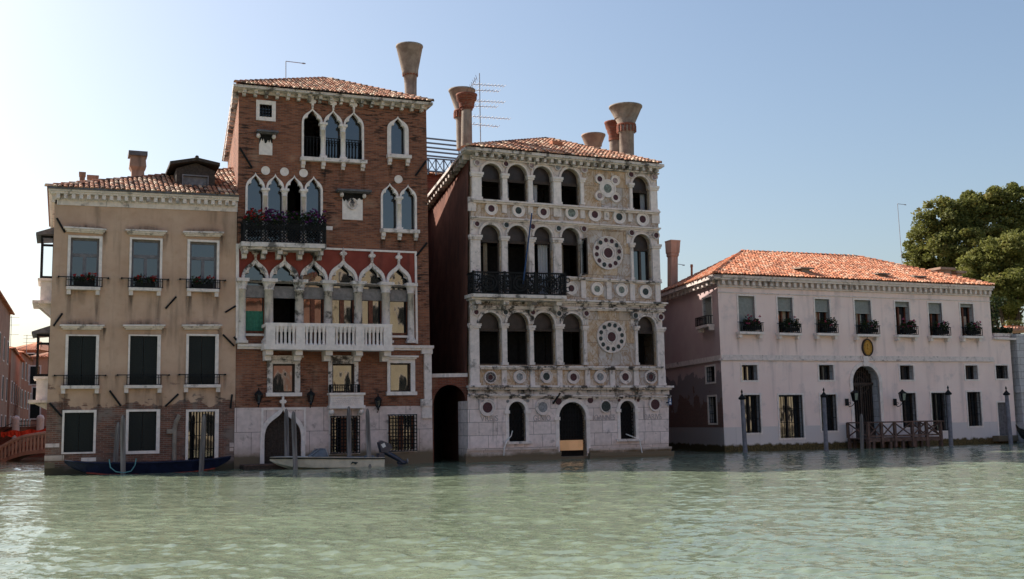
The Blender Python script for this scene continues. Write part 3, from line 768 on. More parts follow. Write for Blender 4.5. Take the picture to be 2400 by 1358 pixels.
# second floor: four lights over the lattice balcony, two lights at right
Q4 = [ogee_light(574, 621, (598.3, 405), 446, 566, True), ogee_light(622, 666.4, (643.7, 408), 447.5, 567.5, True), ogee_light(666.8, 711, (688.4, 410.8), 449, 569, False), ogee_light(712, 756.5, (733.5, 413.4), 451, 570.5, True)]
mb = MB()
for w, u0, u1, z0, zs, zt in Q4[:3]: column(mb, u1, -.02, z0, zs + .1, .115, .36)
B.put(mb, 'column', 'stone_clean', Q4[0][0])
D2 = [ogee_light(891.6, 934.7, (912.6, 430), 466, 538, True), ogee_light(935.3, 976.8, (952.8, 433.5), 468, 540.5, True)]
mb = MB(); column(mb, D2[0][2], -.02, D2[0][3], D2[0][4] + .1, .11, .36); B.put(mb, 'column', 'stone_clean', D2[0][0])
sillband(890, 537.5, 980, 541.5, (897, 935, 973), 'sill', D2[0][0])
# white discs, niches with reliefs
for x, y in ((622.2, 400.6), (666.4, 403.5), (711, 406.5), (933.4, 421)):
    u, z = fb.px(x, y); mb = MB(); mb.ring(u, z, .2, .155, -.06, .0); mb.disc(u, z, .16, -.035, .0); B.put(mb, 'roundel', 'stone_clean')
def niche(cl, cr, cy, pl, pr_, py0, py1, heads):
    u0, u1, z0, z1 = fb.rect(pl, pr_, py0, py1); c0, c1 = fb.px(cl, cy), fb.px(cr, cy + 4); zc = (c0[1] + c1[1]) / 2
    mb = MB(); mb.box(u0, u1, -.05, .0, z0, z1)
    o = B.put(mb, 'relief_panel', 'stone_clean')
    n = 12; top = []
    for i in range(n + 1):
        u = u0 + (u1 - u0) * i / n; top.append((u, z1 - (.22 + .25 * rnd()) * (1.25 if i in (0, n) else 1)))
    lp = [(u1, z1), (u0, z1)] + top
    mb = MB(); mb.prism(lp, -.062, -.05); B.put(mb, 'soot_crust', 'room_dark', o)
    mb = MB(); mb.band(c0, c1, .09, -.42, .0); mb.band((c0[0] + .05, c0[1] - .09), (c1[0] - .05, c1[1] - .09), .05, -.3, .0); B.put(mb, 'canopy', 'lead_grey', o)
    mb = MB()
    for u in (u0 - .05, u1 + .05): mb.blob((u, -.15, zc - .24), .1, .14, .12); mb.box(u - .06, u + .06, -.12, .0, zc - .22, zc - .14)
    B.put(mb, 'bracket', 'stone', o)
    mb = MB()
    for (x, y, r) in heads: u, z = fb.px(x, y); mb.ring(u, z, r, r * .78, -.12, -.05); mb.blob((u, -.07, z), r * .55, .07, r * .6)
    B.put(mb, 'relief', 'stone_black', o)
niche(599.5, 649.6, 308, 607, 638, 314, 364, [])
niche(787, 866.6, 446, 802, 849.5, 453, 516, [(825.3, 479, .27)])
u0, u1, z0, z1 = fb.rect(763.6, 779, 531, 540); B.put(MB().box(u0, u1, -.05, 0, z0, z1), 'stone_block', 'stone_clean')
# square barred window
u0, u1, z0, z1 = fb.rect(608, 637, 246, 275); s0, s1, sz0, sz1 = fb.rect(600, 646, 236.7, 284)
B.holes.append(flat(u0, u1, z0, z1))
w = B.put(MB().prism(flat(s0, s1, sz0, sz1), -.06, .1, [flat(u0, u1, z0, z1)]), 'window', 'stone_clean'); pane_of(B, flat(u0, u1, z0, z1), .22, w)
B.put(grille_mb(u0, u1, z0, z1, .03, 4, 4, .02), 'grille', 'iron', w)
# first floor: the six-light gallery in red plaster
PX = [(564.3, 629), (629, 700.4), (700.4, 767.8), (767.8, 838), (838, 903), (903, 963.5)]
TP = [(595.7, 603.6), (664, 606), (734.4, 606.5), (804, 606.5), (871, 611.5), (935.3, 615)]
gal = []
for i, ((xl, xr), tp) in enumerate(zip(PX, TP)):
    ys = 657.5 + i * 2.2; yb = 782.8 if i == 0 else 787 if i == 5 else 803
    xm = (xl + xr) / 2; u0 = fb.px(xl, 700)[0]; u1 = fb.px(xr, 700)[0]; zs = fb.px(xm, ys)[1]; zt = fb.px(*tp)[1]; z0 = fb.px(xm, yb)[1]
    dn = {0: .0, 5: .0}.get(i, 0)
    outer = ogee(u0 + .01, u1 - .01, zs - .02, zs, zt); w = u1 - u0
    inner = mirror([(a * .86 / .80, b) for a, b in TF], u0, u1, zs + .0, zs, (zt - zs) * .96)
    inner2 = ogee(u0 + .13, u1 - .13, zs - .0, zs, zt - .28)
    hole = ogee(u0 + .10, u1 - .10, z0, zs, zt - .12)
    B.holes.append(hole)
    mb = MB(); mb.prism(outer, -.16, -.01, [inner2]); finial(mb, (u0 + u1) / 2, zt - .05, .23, -.2, -.02)
    wd = B.put(mb, 'window', 'stone_black' if i < 3 else 'stone')
    # dark recessed cusped tracery
    mb = MB(); mb.prism(ogee(u0 + .11, u1 - .11, zs - .02, zs, zt - .14), .02, .12, [mirror([(a * .98, b) for a, b in TF], u0, u1, zs, zs, (zt - zs) * .86)]); B.put(mb, 'tracery', 'stone_black', wd)
    # transom box, door leaf, pane
    mb = MB(); h = .50; mb.box(u0 + .14, u1 - .14, .10, .2, zs - .32 - h * .9, zs - .22); mb.box(u0 + .14, u1 - .14, .04, .2, zs - .10, zs + .02)
    B.put(mb, 'transom', 'transom_grey', wd)
    if i in (0, 5): lp = flat(u0 + .12, u1 - .12, z0 + .0, zs + .0)
    if i == 1:
        pane_of(B, ogee(u0 + .11, u1 - .11, zs - .1, zs, zt - .13), .22, wd); pane_of(B, flat(u0 + .1, u1 - .1, z0, zs - .3), 1.6, wd, 'room_dark', 'dark_room_sheet')
    else:
        pane_of(B, ogee(u0 + .11, u1 - .11, z0 + .01, zs, zt - .13), .22, wd)
        mb = MB(); um = (u0 + u1) / 2
        if i in (2, 3, 4):
            mb.box(um - .1, um + .1, .14, .2, z0, zs - .75)
        mb.box(u0 + .1, u0 + .2, .14, .2, z0, zs - .75); mb.box(u1 - .2, u1 - .1, .14, .2, z0, zs - .75); mb.box(u0 + .2, u1 - .2, .14, .2, z0, z0 + .14)
        B.put(mb, 'sash', 'wood_brown', wd)
    if i == 0:
        # green curtain showing low in the pane
        B.put(curtain_mb(u0 + .2, u1 - .2, z0 + .15, z0 + 1.05, .19, 5, .012), 'curtain', 'curtain_green', wd)
    if i in (0, 5):
        q = fb.rect(xl + 6, xr - 6, yb, yb + 3); mb = MB(); mb.box(q[0], q[1], -.12, .1, z0 - .1, z0); B.put(mb, 'sill', 'stone_clean', wd)
    gal.append((wd, u0, u1, z0, zs, zt))
xs = [564.3] + [p[1] for p in PX]
for i, x in enumerate(xs):
    u = fb.px(x, 740)[0]; zs = fb.px(x, 656.5 + i * 2.0)[1]; z0 = fb.px(x, 805)[1]; mb = MB()
    column(mb, u + (.04 if i == 0 else -.04 if i == 6 else 0), -.1, z0, zs + .06, .21 if i not in (0, 6) else .17, .5, .25)
    B.put(mb, 'column', 'stone' if i in (0, 1, 5, 6) else 'stone_fascia')
# red plaster panel, framed
TLp, TRp = fb.px(557, 577), fb.px(971, 594.5); BRp, BLp = fb.px(973, 806), fb.px(556.5, 806)
redz = fb.px(700, 668)[1]
low = []
for wd, u0, u1, z0, zs, zt in gal: low += ogee(u0 + .03, u1 - .03, 0, zs - .0, zt - .03)[2:][::-1]
mb = MB(); mb.prism([TLp, (BLp[0], low[0][1])] + low + [(BRp[0], low[-1][1]), TRp], -.02, .0, [], back=False); B.put(mb, 'plaster_panel', 'red_plaster')
mb = MB(); mb.band((TLp[0] - .08, TLp[1] + .09), (TRp[0] + .1, TRp[1] + .09), .09, -.09, .0)
mb.hexa([(BRp[0] + .02, -.08, BRp[1]), (BRp[0] + .12, -.08, BRp[1]), (BRp[0] + .12, 0, BRp[1]), (BRp[0] + .02, 0, BRp[1])], [(TRp[0] + .0, -.08, TRp[1]), (TRp[0] + .1, -.08, TRp[1]), (TRp[0] + .1, 0, TRp[1]), (TRp[0] + .0, 0, TRp[1])])
mb.hexa([(BLp[0] - .08, -.08, BLp[1]), (BLp[0] + .05, -.08, BLp[1]), (BLp[0] + .05, 0, BLp[1]), (BLp[0] - .08, 0, BLp[1])], [(TLp[0] - .08, -.08, TLp[1]), (TLp[0] + .05, -.08, TLp[1]), (TLp[0] + .05, 0, TLp[1]), (TLp[0] - .08, 0, TLp[1])])
B.put(mb, 'panel_frame', 'stone_clean')
# ledge and white balcony
a, b = fb.px(556, 806.5), fb.px(1013.5, 811); mb = MB(); mb.band(a, b, .13, -.24, .0); mb.band((a[0], a[1] - .13), (b[0] - .05, b[1] - .13), .1, -.15, .0); B.put(mb, 'string_course', 'stone_clean')
vb = -1.0
a, b = fb.px(621.5, 808, vb), fb.px(918.5, 812, vb); zt0, zt1 = fb.px(624, 757, vb)[1], fb.px(917, 760.5, vb)[1]
mb = MB(); mb.band((a[0] - .06, a[1] + .02), (b[0] + .06, b[1] + .02), .24, vb - .12, -.26)
mb.band((a[0], zt0), (b[0], zt1), .15, vb - .1, vb + .14)
for u_, zz, zb in ((a[0], zt0, a[1]), (b[0] - .16, zt1, b[1])): mb.box(u_, u_ + .16, vb + .14, -.02, zz - .16, zz - .02); mb.box(u_ + .0, u_ + .16, vb + .14, -.02, zb + .02, zb + .12); 
posts = [fb.px(x, 780, vb)[0] for x in (634, 703.6, 774, 843, 908)]
for u in posts:
    t = (u - a[0]) / (b[0] - a[0]); mb.box(u - .20, u + .20, vb - .09, vb + .13, a[1] + (b[1] - a[1]) * t, zt0 + (zt1 - zt0) * t - .15)
for x in (632.8, 702.3, 773, 844, 910):
    u, z = fb.px(x, 813, vb); z = a[1] + (b[1] - a[1]) * (u - a[0]) / (b[0] - a[0]) - .22; mb.prism([(u - .16, z - .22), (u + .16, z - .22), (u + .16, z), (u - .16, z)], vb + .1, .0); mb.box(u - .15, u + .15, -.5, .0, z - .45, z - .22)
bal = B.put(mb, 'balcony', 'stone_clean')
for k in range(4):
    for j in range(5):
        ua, ub = posts[k] + .20, posts[k + 1] - .20; u = ua + (ub - ua) * (j + .5) / 5; t = (u - a[0]) / (b[0] - a[0]); z0 = a[1] + (b[1] - a[1]) * t; z1 = zt0 + (zt1 - zt0) * t - .15
        mb = MB(); mb.lathe(u, vb, [(.085, z0), (.085, z0 + .07), (.055, z0 + .1), (.06, z0 + .3), (.055, z1 - .28), (.085, z1 - .22), (.085, z1 - .14), (.12, z1 - .0)], 8); B.put(mb, 'baluster', 'stone_clean', bal)
# lattice balcony
vl = -.85
a, b = fb.px(570.5, 567, vl), fb.px(764, 573, vl); za, zb = fb.px(571, 515, vl)[1], fb.px(763.6, 518.5, vl)[1]
mb = MB(); mb.band((a[0] - .1, a[1]), (b[0] + .0, b[1]), .2, vl - .1, .0); mb.band((a[0] - .02, a[1] - .2), (b[0] - .08, b[1] - .2), .1, vl + .05, .0)
for x in (577, 622, 658, 708, 754):
    u = fb.px(x, 585, vl)[0]; z = a[1] - .28 + (b[1] - a[1]) * (u - a[0]) / (b[0] - a[0]); mb.box(u - .11, u + .11, vl + .15, 0, z - .2, z); mb.box(u - .1, u + .1, -.4, 0, z - .38, z - .2)
lb = B.put(mb, 'balcony', 'stone_fascia')
mb = MB(); L = b[0] - a[0]; H = za - a[1]; n = 26; r = .026
mb.band((a[0], za), (b[0], zb), .05, vl - .03, vl + .03); mb.band((a[0], a[1] + .06), (b[0], b[1] + .06), .05, vl - .03, vl + .03)
def zat(u, f): t = (u - a[0]) / L; lo = a[1] + (b[1] - a[1]) * t; hi = za + (zb - za) * t; return lo + (hi - lo) * f
step = L / n
for i in range(-5, n + 1):
    for sgn in (1, -1):
        ua, ub, fa_, fb_ = a[0] + i * step, a[0] + i * step + H, 0.0, 1.0
        if sgn < 0: ua, ub = ub, ua
        pts = [(ua + (ub - ua) * t, t) for t in (0, .25, .5, .75, 1)]
        pts = [(min(max(u, a[0]), b[0]), t) for u, t in pts if a[0] - .2 <= u <= b[0] + .2]
        if len(pts) > 1: mb.tube([(u, vl, zat(u, t)) for u, t in pts], r, 4)
for x in (572, 622, 666, 711, 763): u = fb.px(x, 545, vl)[0]; mb.box(u - .03, u + .03, vl - .03, vl + .03, zat(u, 0), zat(u, 1))
for u_, f in ((a[0], 0), (b[0], 0)):
    mb.box(u_ - .02, u_ + .02, vl, 0, zat(u_, 1) - .05, zat(u_, 1))
    for q in range(6): v = vl + (-vl) * q / 6; mb.box(u_ - .012, u_ + .012, v - .012, v + .012, zat(u_, 0), zat(u_, 1))
B.put(mb, 'lattice', 'iron', lb)
FLB = (a, b, za, zb, vl)
# mezzanine windows
def B_rect(op, sur, hood=True, smat='stone_clean', sill=True, fill='glass', grid=None, dark_right=False):
    u0, u1, z0, z1 = fb.rect(*op); s0, s1, sz0, sz1 = fb.rect(*sur)
    B.holes.append(flat(u0, u1, z0, z1)); mb = MB()
    mb.box(s0, u0, -.08, .06, z0, z1); mb.box(u1, s1, -.08, .06, z0, z1); mb.box(s0, s1, -.08, .06, z1, z1 + (sz1 - z1) * .6)
    w = B.put(mb, 'window', smat)
    if hood:
        mb = MB(); zt = z1 + (sz1 - z1) * .6; mb.box(s0 - .04, s1 + .04, -.2, .0, zt, zt + (sz1 - z1) * .25); mb.box(s0 - .12, s1 + .12, -.28, .0, zt + (sz1 - z1) * .25, sz1 + .03); B.put(mb, 'hood', smat, w)
    if sill: mb = MB(); mb.box(s0 - .06, s1 + .06, -.2, .06, sz0, z0); B.put(mb, 'sill', 'stone_clean', w)
    pane_of(B, flat(u0, u1, z0, z1), .2, w)
    mb = MB()
    for q in ((u0, u0 + .07, z0, z1), (u1 - .07, u1, z0, z1), (u0 + .07, u1 - .07, z1 - .07, z1), (u0 + .07, u1 - .07, z0, z0 + .07)): mb.box(q[0], q[1], .12, .19, q[2], q[3])
    B.put(mb, 'sash', 'wood_dark', w)
    return w, u0, u1, z0, z1
m1 = B_rect((638.4, 690.7, 853.4, 921), (626, 703, 836, 929.5), True, 'stone_fascia')
m2 = B_rect((778, 830, 853, 920), (769, 839, 836, 922), True, 'stone_black', False)
m3 = B_rect((914, 962, 851.6, 918.6), (907, 972, 836, 927))
mb = MB(); railing(mb, m2[1] - .15, m2[2] + .15, m2[3] - .05, m2[3] + .35, -.45, .1, .014, back=0.0); B.put(mb, 'railing', 'iron', m2[0])
u0, u1, z0, z1 = fb.rect(768, 848.7, 921.7, 951); mb = MB(); mb.box(u0 + .03, u1 - .03, -.42, .0, z0, z1 - .1); mb.box(u0 - .03, u1 + .03, -.5, .0, z1 - .1, z1); mb.box(u0 - .03, u1 + .03, -.5, .0, z0 - .14, z0)
for i in range(14):
    for j in range(4):
        u = u0 + .15 + (u1 - u0 - .3) * (i + .5 * (j % 2)) / 14; z = z0 + .06 + (z1 - z0 - .2) * j / 4; mb.prism([(u - .05, z), (u, z - .05), (u + .05, z), (u, z + .05)], -.45, -.42)
for u in (u0 + .12, u1 - .12): mb.blob((u, -.28, z0 - .28), .13, .2, .16); mb.box(u - .1, u + .1, -.15, 0, z0 - .5, z0 - .14)
B.put(mb, 'parapet', 'stone_clean', m2[0])
# white stone base sheet with door and barred windows
zb0, zb1 = fb.px(550, 956.5), fb.px(1011, 951.5); 
dU0, dU1, dZ0, dZ1 = fb.rect(618.6, 705, 960, 1092); dzs = fb.px(662, 1030)[1]
door = ogee(dU0, dU1, -.3, dzs, dZ1)
g1 = fb.rect(775, 838, 979, 1060); g2 = fb.rect(911, 971, 975, 1055)
for lp in (door, flat(*g1), flat(*g2)): B.holes.append(lp)
bR = fb.px(1012.5, 1088)
mb = MB(); mb.prism([(zb0[0], -.55), (bR[0] + .03, -.55), (zb1[0] + .03, zb1[1]), zb0], -.05, .0, [door, flat(*g1), flat(*g2)], back=False); B.put(mb, 'stone_base', 'stone_base')
mb = MB(); mb.prism(ogee(dU0 - .18, dU1 + .18, -.35, dzs, dZ1 + .25), -.14, .02, [door]); u, z = fb.px(662, 955); finial(mb, u, z - .0, .22, -.18, -.03)
f0, f1, fz0, fz1 = fb.rect(611.5, 716.5, 956, 1010); mb.box(f0, f1, -.1, -.05, fz1 - .1, fz1); mb.box(f0, f0 + .1, -.1, -.05, fz0 - .6, fz1 - .1); mb.box(f1 - .1, f1, -.1, -.05, fz0 - .6, fz1 - .1)
dr = B.put(mb, 'water_door', 'stone_clean')
mb = MB(); mb.prism(ogee(dU0 - .02, dU1 + .02, -.35, dzs, dZ1 + .02), .2, .26)
for i in range(1, 10): u = dU0 + (dU1 - dU0) * i / 10; mb.box(u - .02, u + .02, .17, .2, -.3, dzs + (dZ1 - dzs) * (1 - abs(2 * i / 10 - 1)) * .75 + .05)
for z in (.5, 1.2, 1.9): mb.box(dU0, dU1, .16, .2, z, z + .05)
B.put(mb, 'door_leaf', 'wood_dark', dr)
for g_, nx, ny, out in ((g1, 9, 11, (773, 840, 976, 1062)), (g2, 9, 10, (908.5, 973.5, 972.5, 1057.5))):
    o_ = fb.rect(*out); mb = MB(); mb.prism(flat(g_[0] - .1, g_[1] + .1, g_[2] - .1, g_[3] + .1), -.07, .1, [flat(*g_)]); w = B.put(mb, 'window', 'stone')
    pane_of(B, flat(*g_), .2, w); um = (g_[0] + g_[1]) / 2; mb = MB(); mb.box(um - .12, um + .12, .1, .18, g_[2], g_[3]); mb.box(g_[0], g_[0] + .1, .1, .18, g_[2], g_[3]); mb.box(g_[1] - .1, g_[1], .1, .18, g_[2], g_[3]); B.put(mb, 'sash', 'wood_brown', w)
    mb = grille_mb(o_[0], o_[1], o_[2], o_[3], -.22, nx, ny, .02)
    for u in (o_[0], o_[1]):
        for z in (o_[2], (o_[2] + o_[3]) / 2, o_[3]): mb.box(u - .02, u + .02, -.22, .0, z - .02, z + .02)
    B.put(mb, 'grille', 'iron', w)
# right pilaster
a0, a1, az0, az1 = fb.rect(993, 1008, 815, 976); mb = MB(); zt = fb.px(1001, 813)[1]
mb.box(a0, a1 + .04, -.14, .0, az0, zt - .35); mb.box(a0 - .14, a1 + .08, -.2, .0, zt - .35, zt - .1); mb.box(a0 - .22, a1 + .12, -.26, .0, zt - .1, zt + .0)
q = fb.rect(985, 1010, 936, 952); mb.box(q[0], q[1], -.2, .0, q[2], q[3]); mb.box(q[0] + .05, q[1], -.15, 0, az0 - .1, q[2]); B.put(mb, 'corner_pilaster', 'stone')
# hull, eaves, roof
TLb, TRb = fb.px(560, 206), fb.px(998.8, 252); BRb = fb.px(1012, 1088); BLb = fb.px(551, 1098)
def fix(p, z): return (p[0], z)
kL = .10
B.hull((TLb, TRb, (BRb[0], -.6), (BLb[0], -.6)), 14.0, kL, 0, 'brick')
ve = -.55
e0, e1 = fb.px(547, 196, ve), fb.px(1015, 240.5, ve)
mb = MB(); D_ = 14.2
lo = lambda u, v, z: (u, v, z)
mb.hexa([(e0[0], ve, e0[1] - .12), (e1[0], ve, e1[1] - .12), (e1[0], D_, e1[1] - .12), (e0[0] + kL * D_, D_, e0[1] - .12)], [(e0[0], ve, e0[1]), (e1[0], ve, e1[1]), (e1[0], D_, e1[1]), (e0[0] + kL * D_, D_, e0[1])])
mb.band((TLb[0] - .03, e0[1] - .12), (TRb[0] + .03, e1[1] - .12), .12, -.10, .0)
for i in range(18):
    t = (i + .45) / 18; u = TLb[0] + (TRb[0] - TLb[0]) * t; z = e0[1] + (e1[1] - e0[1]) * t - .12
    mb.box(u - .075, u + .075, -.36, .0, z - .17, z); mb.box(u - .07, u + .07, -.2, .0, z - .28, z - .17)
for i in range(17):
    v = .5 + i * .78; mb.box(e0[0] + kL * v + .06, TLb[0] + kL * v, v - .1, v + .1, e0[1] - .4, e0[1] - .12)
B.put(mb, 'eaves', 'stone_fascia')
mb, tn = MB(), []
P0 = (fb.px(553, 190, ve)[0], ve - .06, e0[1] + .04); P1 = (e1[0] - .06, ve - .06, e1[1] + .04); q = fb.px(766, 185, 4.6); AP = (q[0], 4.6, q[1]); B0 = (P0[0] + kL * D_, D_, P0[2]); B1 = (P1[0], D_, P1[2])
roof_tiles(mb, tn, [P0, P1, AP], .215, .36, .088); ridge_tiles(mb, tn, P0, AP); ridge_tiles(mb, tn, P1, AP)
k = len(mb.v); mb.add([P0, P1, AP, B0, B1], [(0, 2, 3), (2, 1, 4), (2, 4, 3)]); tn += [(.3, 0, .4)] * 5
roofB = B.put(mb, 'roof', 'tile_old', None, tn)
chimney(B, roofB, 3.0, [(260, 950, 976), (200, 948.5, 976), (180, 946.5, 976.5), (178, 943, 979), (172, 943, 979.5), (168, 942, 979.5), (116, 930, 989)], 'chimney_stone', 20, collar=2)
for p, q in (((562, 348), (590, 394)), ((998, 378), (973, 413)), ((1000, 570), (975, 601)), ((556, 800), (548, 790))):
    p, q = fb.px(*p), fb.px(*q); B.put(MB().tube([(p[0], -.06, p[1]), (q[0], -.06, q[1])], .05, 5), 'tie_anchor', 'iron')

# ================================================================== marble palazzo
C = Bld(FC, 'marble_palazzo', 'pale marble fronted palazzo with round arches and inlaid dark discs beside the covered water gate', 'building')
fc = FC
def C_arch(xl, xr, yt, ys, yb, fill, surw=.13, smat='stone_black', row_dark=True):
    xm = (xl + xr) / 2; ym = (ys + yb) / 2
    u0, u1 = fc.px(xl, ym)[0], fc.px(xr, ym)[0]; zt, zs, z0 = fc.px(xm, yt)[1], fc.px(xm, ys)[1], fc.px(xm, yb)[1]
    zs = zt - (u1 - u0) / 2
    C.holes.append(arch(u0, u1, z0, zs, zt, 12))
    out = arch(u0 - surw, u1 + surw, zs - .02, zs, zt + surw, 14)
    mb = MB(); n = 14
    inn = arch(u0, u1, zs - .02, zs, zt, n)
    ot = arch(u0 - surw, u1 + surw, zs - .02, zs, zt + surw, n)
    loop = ot[2:] + inn[2:][::-1]
    mb.prism(loop, -.10, .03); mid = arch(u0 - surw * .55, u1 + surw * .55, zs, zs, zt + surw * .55, n); loop2 = mid[2:] + arch(u0 - .0, u1 + .0, zs, zs, zt, n)[2:][::-1]
    mb.prism(ot[2:] + arch(u0 - surw * .8, u1 + surw * .8, zs, zs, zt + surw * .8, n)[2:][::-1], -.14, -.10)
    w = C.put(mb, 'window', smat)
    # fanlight and leaves
    mb = MB(); mb.box(u0, u1, .16, .24, zs - .34, zs - .2); pts = arch(u0, u1, zs - .2, zs, zt, n)
    C.put(mb, 'transom', 'wood_dark', w)
    lun = arch(u0, u1, zs - .2, zs, zt, n)
    pane_of(C, lun, .26, w, 'fan_glass' if row_dark else 'glass', 'fanlight')
    if fill == 'glass':
        pane_of(C, flat(u0, u1, z0, zs - .34), .26, w); um = (u0 + u1) / 2; mb = MB()
        for q in ((u0, u0 + .07), (um - .06, um + .06), (u1 - .07, u1)): mb.box(q[0], q[1], .18, .25, z0, zs - .34)
        C.put(mb, 'sash', 'wood_dark', w)
    else:
        pane_of(C, flat(u0 - .2, u1 + .2, z0, zs - .3), 1.5, w, 'room_dark', 'dark_room_sheet')
        mb = MB(); mb.box(u0, u0 + .06, .18, .25, z0, zs - .34); mb.box(u1 - .06, u1, .18, .25, z0, zs - .34); mb.box(u0 + .06, u1 - .06, .18, .25, z0, z0 + .06)
        C.put(mb, 'sash', 'wood_dark', w)
    return w, u0, u1, z0, zs, zt
TOPF = [C_arch(1127.8, 1174.9, 384, 406, 468, 'open', smat='stone'), C_arch(1188, 1235, 386.6, 409, 472, 'open', smat='stone'), C_arch(1247.6, 1293.3, 391, 414, 476, 'open', smat='stone'), C_arch(1314, 1357.4, 396.5, 418, 481, 'open', smat='stone'), C_arch(1481, 1520.7, 414, 437, 495, 'open', smat='stone')]
MIDF = [C_arch(1126.4, 1173, 527, 556, 688, 'open', smat='stone'), C_arch(1189.7, 1236.9, 529.5, 559, 690, 'open', smat='stone'), C_arch(1251.6, 1294.6, 532.4, 562, 692, 'open', smat='stone'), C_arch(1315.8, 1358.5, 534.8, 565, 650, 'open', smat='stone'), C_arch(1483.7, 1525, 549.5, 577, 657, 'glass', smat='stone')]
LOWF = [C_arch(1122.9, 1173.8, 732.7, 759, 855, 'open'), C_arch(1187.7, 1238.6, 732.7, 760, 855.5, 'open'), C_arch(1250, 1299.6, 733, 761, 855.8, 'open'), C_arch(1318, 1365, 735.5, 763, 856, 'open'), C_arch(1494, 1536.7, 742, 771, 856.5, 'open')]
# curtains in some windows
for (i, row, a_, b_, mt) in ((2, TOPF, .0, .42, 'lace'), (4, TOPF, .72, .98, 'lace'), (4, TOPF, .02, .22, 'lace'), (0, MIDF, .30, .5, 'curtain'), (2, MIDF, .42, .95, 'lace'), (3, MIDF, .05, .3, 'curtain'), (1, TOPF, .0, .25, 'lace')):
    w, u0, u1, z0, zs, zt = row[i]; C.put(curtain_mb(u0 + (u1 - u0) * a_, u0 + (u1 - u0) * b_, z0 + .02, zs - .34, .42, 4), 'curtain', mt, w)
# casement standing open beside the fourth balcony light
w, u0, u1, z0, zs, zt = MIDF[3]
q0, q1, qz0, qz1 = fc.rect(1358, 1372, 563, 647); mb = MB()
for dv0, dv1, a, b in ((-.06, -.0, qz0, qz1), (-.75, -.69, qz0, qz1)): mb.box(u1 + .02, u1 + .08, dv0, dv1, a, b)
mb.box(u1 + .02, u1 + .08, -.69, -.06, qz1 - .08, qz1); mb.box(u1 + .02, u1 + .08, -.69, -.06, qz0, qz0 + .08); C.put(mb, 'open_casement', 'wood_dark', w)
mb = MB(); mb.box(u1 + .04, u1 + .06, -.69, -.06, qz0 + .08, qz1 - .08); C.put(mb, 'casement_pane', 'clear_glass', w)
# piers between the lights
def piers(row, xs_w, smat, zlow=None):
    for (xa, xb, y0, y1, capd) in xs_w:
        u0, u1, z0, z1 = fc.rect(xa, xb, y0, y1); mb = MB()
        mb.box(u0, u1, -.13, .02, z0, z1 - .22); mb.box(u0 - .06, u1 + .06, -.19, .02, z1 - .22, z1 - .12); mb.box(u0 - .09, u1 + .09, -.23, .02, z1 - .12, z1); mb.box(u0 - .04, u1 + .04, -.17, .02, z0, z0 + .12)
        C.put(mb, 'pilaster', smat)
piers(TOPF, [(1105, 1126.5, 405, 468, 0), (1176, 1187, 409, 472, 0), (1236.3, 1246.5, 413, 476, 0), (1295, 1313, 417, 480, 0), (1358.6, 1366, 419, 481, 0), (1474, 1480, 431, 494, 0), (1522, 1538, 438, 497, 0)], 'stone_clean')
piers(MIDF, [(1102, 1124.5, 552, 690, 0), (1175, 1188.5, 555, 690, 0), (1238, 1250.5, 558, 690, 0), (1295.8, 1314.5, 560, 690, 0), (1359.8, 1366, 563, 648, 0), (1477, 1482.5, 571, 657, 0), (1527, 1544, 574, 661, 0)], 'stone')
piers(LOWF, [(1100.5, 1121.5, 759, 904, 0), (1175.2, 1186.5, 759, 856, 0), (1240, 1248.8, 764, 856, 0), (1301, 1316.8, 761, 856, 0), (1366.2, 1373.5, 765, 856, 0), (1487, 1492.8, 765, 856, 0), (1538.5, 1555, 768, 904, 0)], 'stone')
# base: door and two windows
def base_arch(xl, xr, yt, yb, sw, name, mt):
    xm = (xl + xr) / 2; ym = (yt + yb) / 2
    u0, u1 = fc.px(xl, ym)[0], fc.px(xr, ym)[0]; zt, z0 = fc.px(xm, yt)[1], fc.px(xm, yb)[1]; zs = zt - (u1 - u0) / 2; n = 14
    C.holes.append(arch(u0, u1, z0, zs, zt, n))
    mb = MB(); loop = arch(u0 - sw, u1 + sw, z0, zs, zt + sw, n); mb.prism(loop[1:] + [loop[0], (u0, z0)] + arch(u0, u1, z0, zs, zt, n)[2:][::-1] + [(u1, z0)], -.09, .08)
    mb.box(u0 - sw - .08, u0 + .03, -.15, .06, zs - .14, zs + .02); mb.box(u1 - .03, u1 + sw + .08, -.15, .06, zs - .14, zs + .02)
    o = C.put(mb, name, mt); return o, u0, u1, z0, zs, zt
dr = base_arch(1309.4, 1372.7, 942.7, 1070, .2, 'water_door', 'stone_clean')
o, u0, u1, z0, zs, zt = dr
pane_of(C, arch(u0, u1, z0, zs, zt, 14), .3, o, 'room_dark', 'dark_room_sheet')
mb = MB(); n = 10
for i in range(1, n): u = u0 + (u1 - u0) * i / n; h = math.sqrt(max(0, 1 - (2 * i / n - 1) ** 2)) * (u1 - u0) / 2; mb.box(u - .016, u + .016, .14, .17, z0 + .6, zs + h)
z = z0 + .7; j = 0
while z < zt - .2:
    for i in range(n):
        u = u0 + (u1 - u0) * (i + .5) / n
        if z < zs or abs(u - (u0 + u1) / 2) < (u1 - u0) * .34: mb.ring(u, z, .1, .075, .145, .165, 8)
    z += .24
C.put(mb, 'door_leaf', 'iron', o)
q = fc.rect(1309, 1366, 1032, 1056); mb = MB(); mb.box(q[0], q[1], -.02, .03, q[2], q[3]); C.put(mb, 'flood_barrier', 'brass', o)
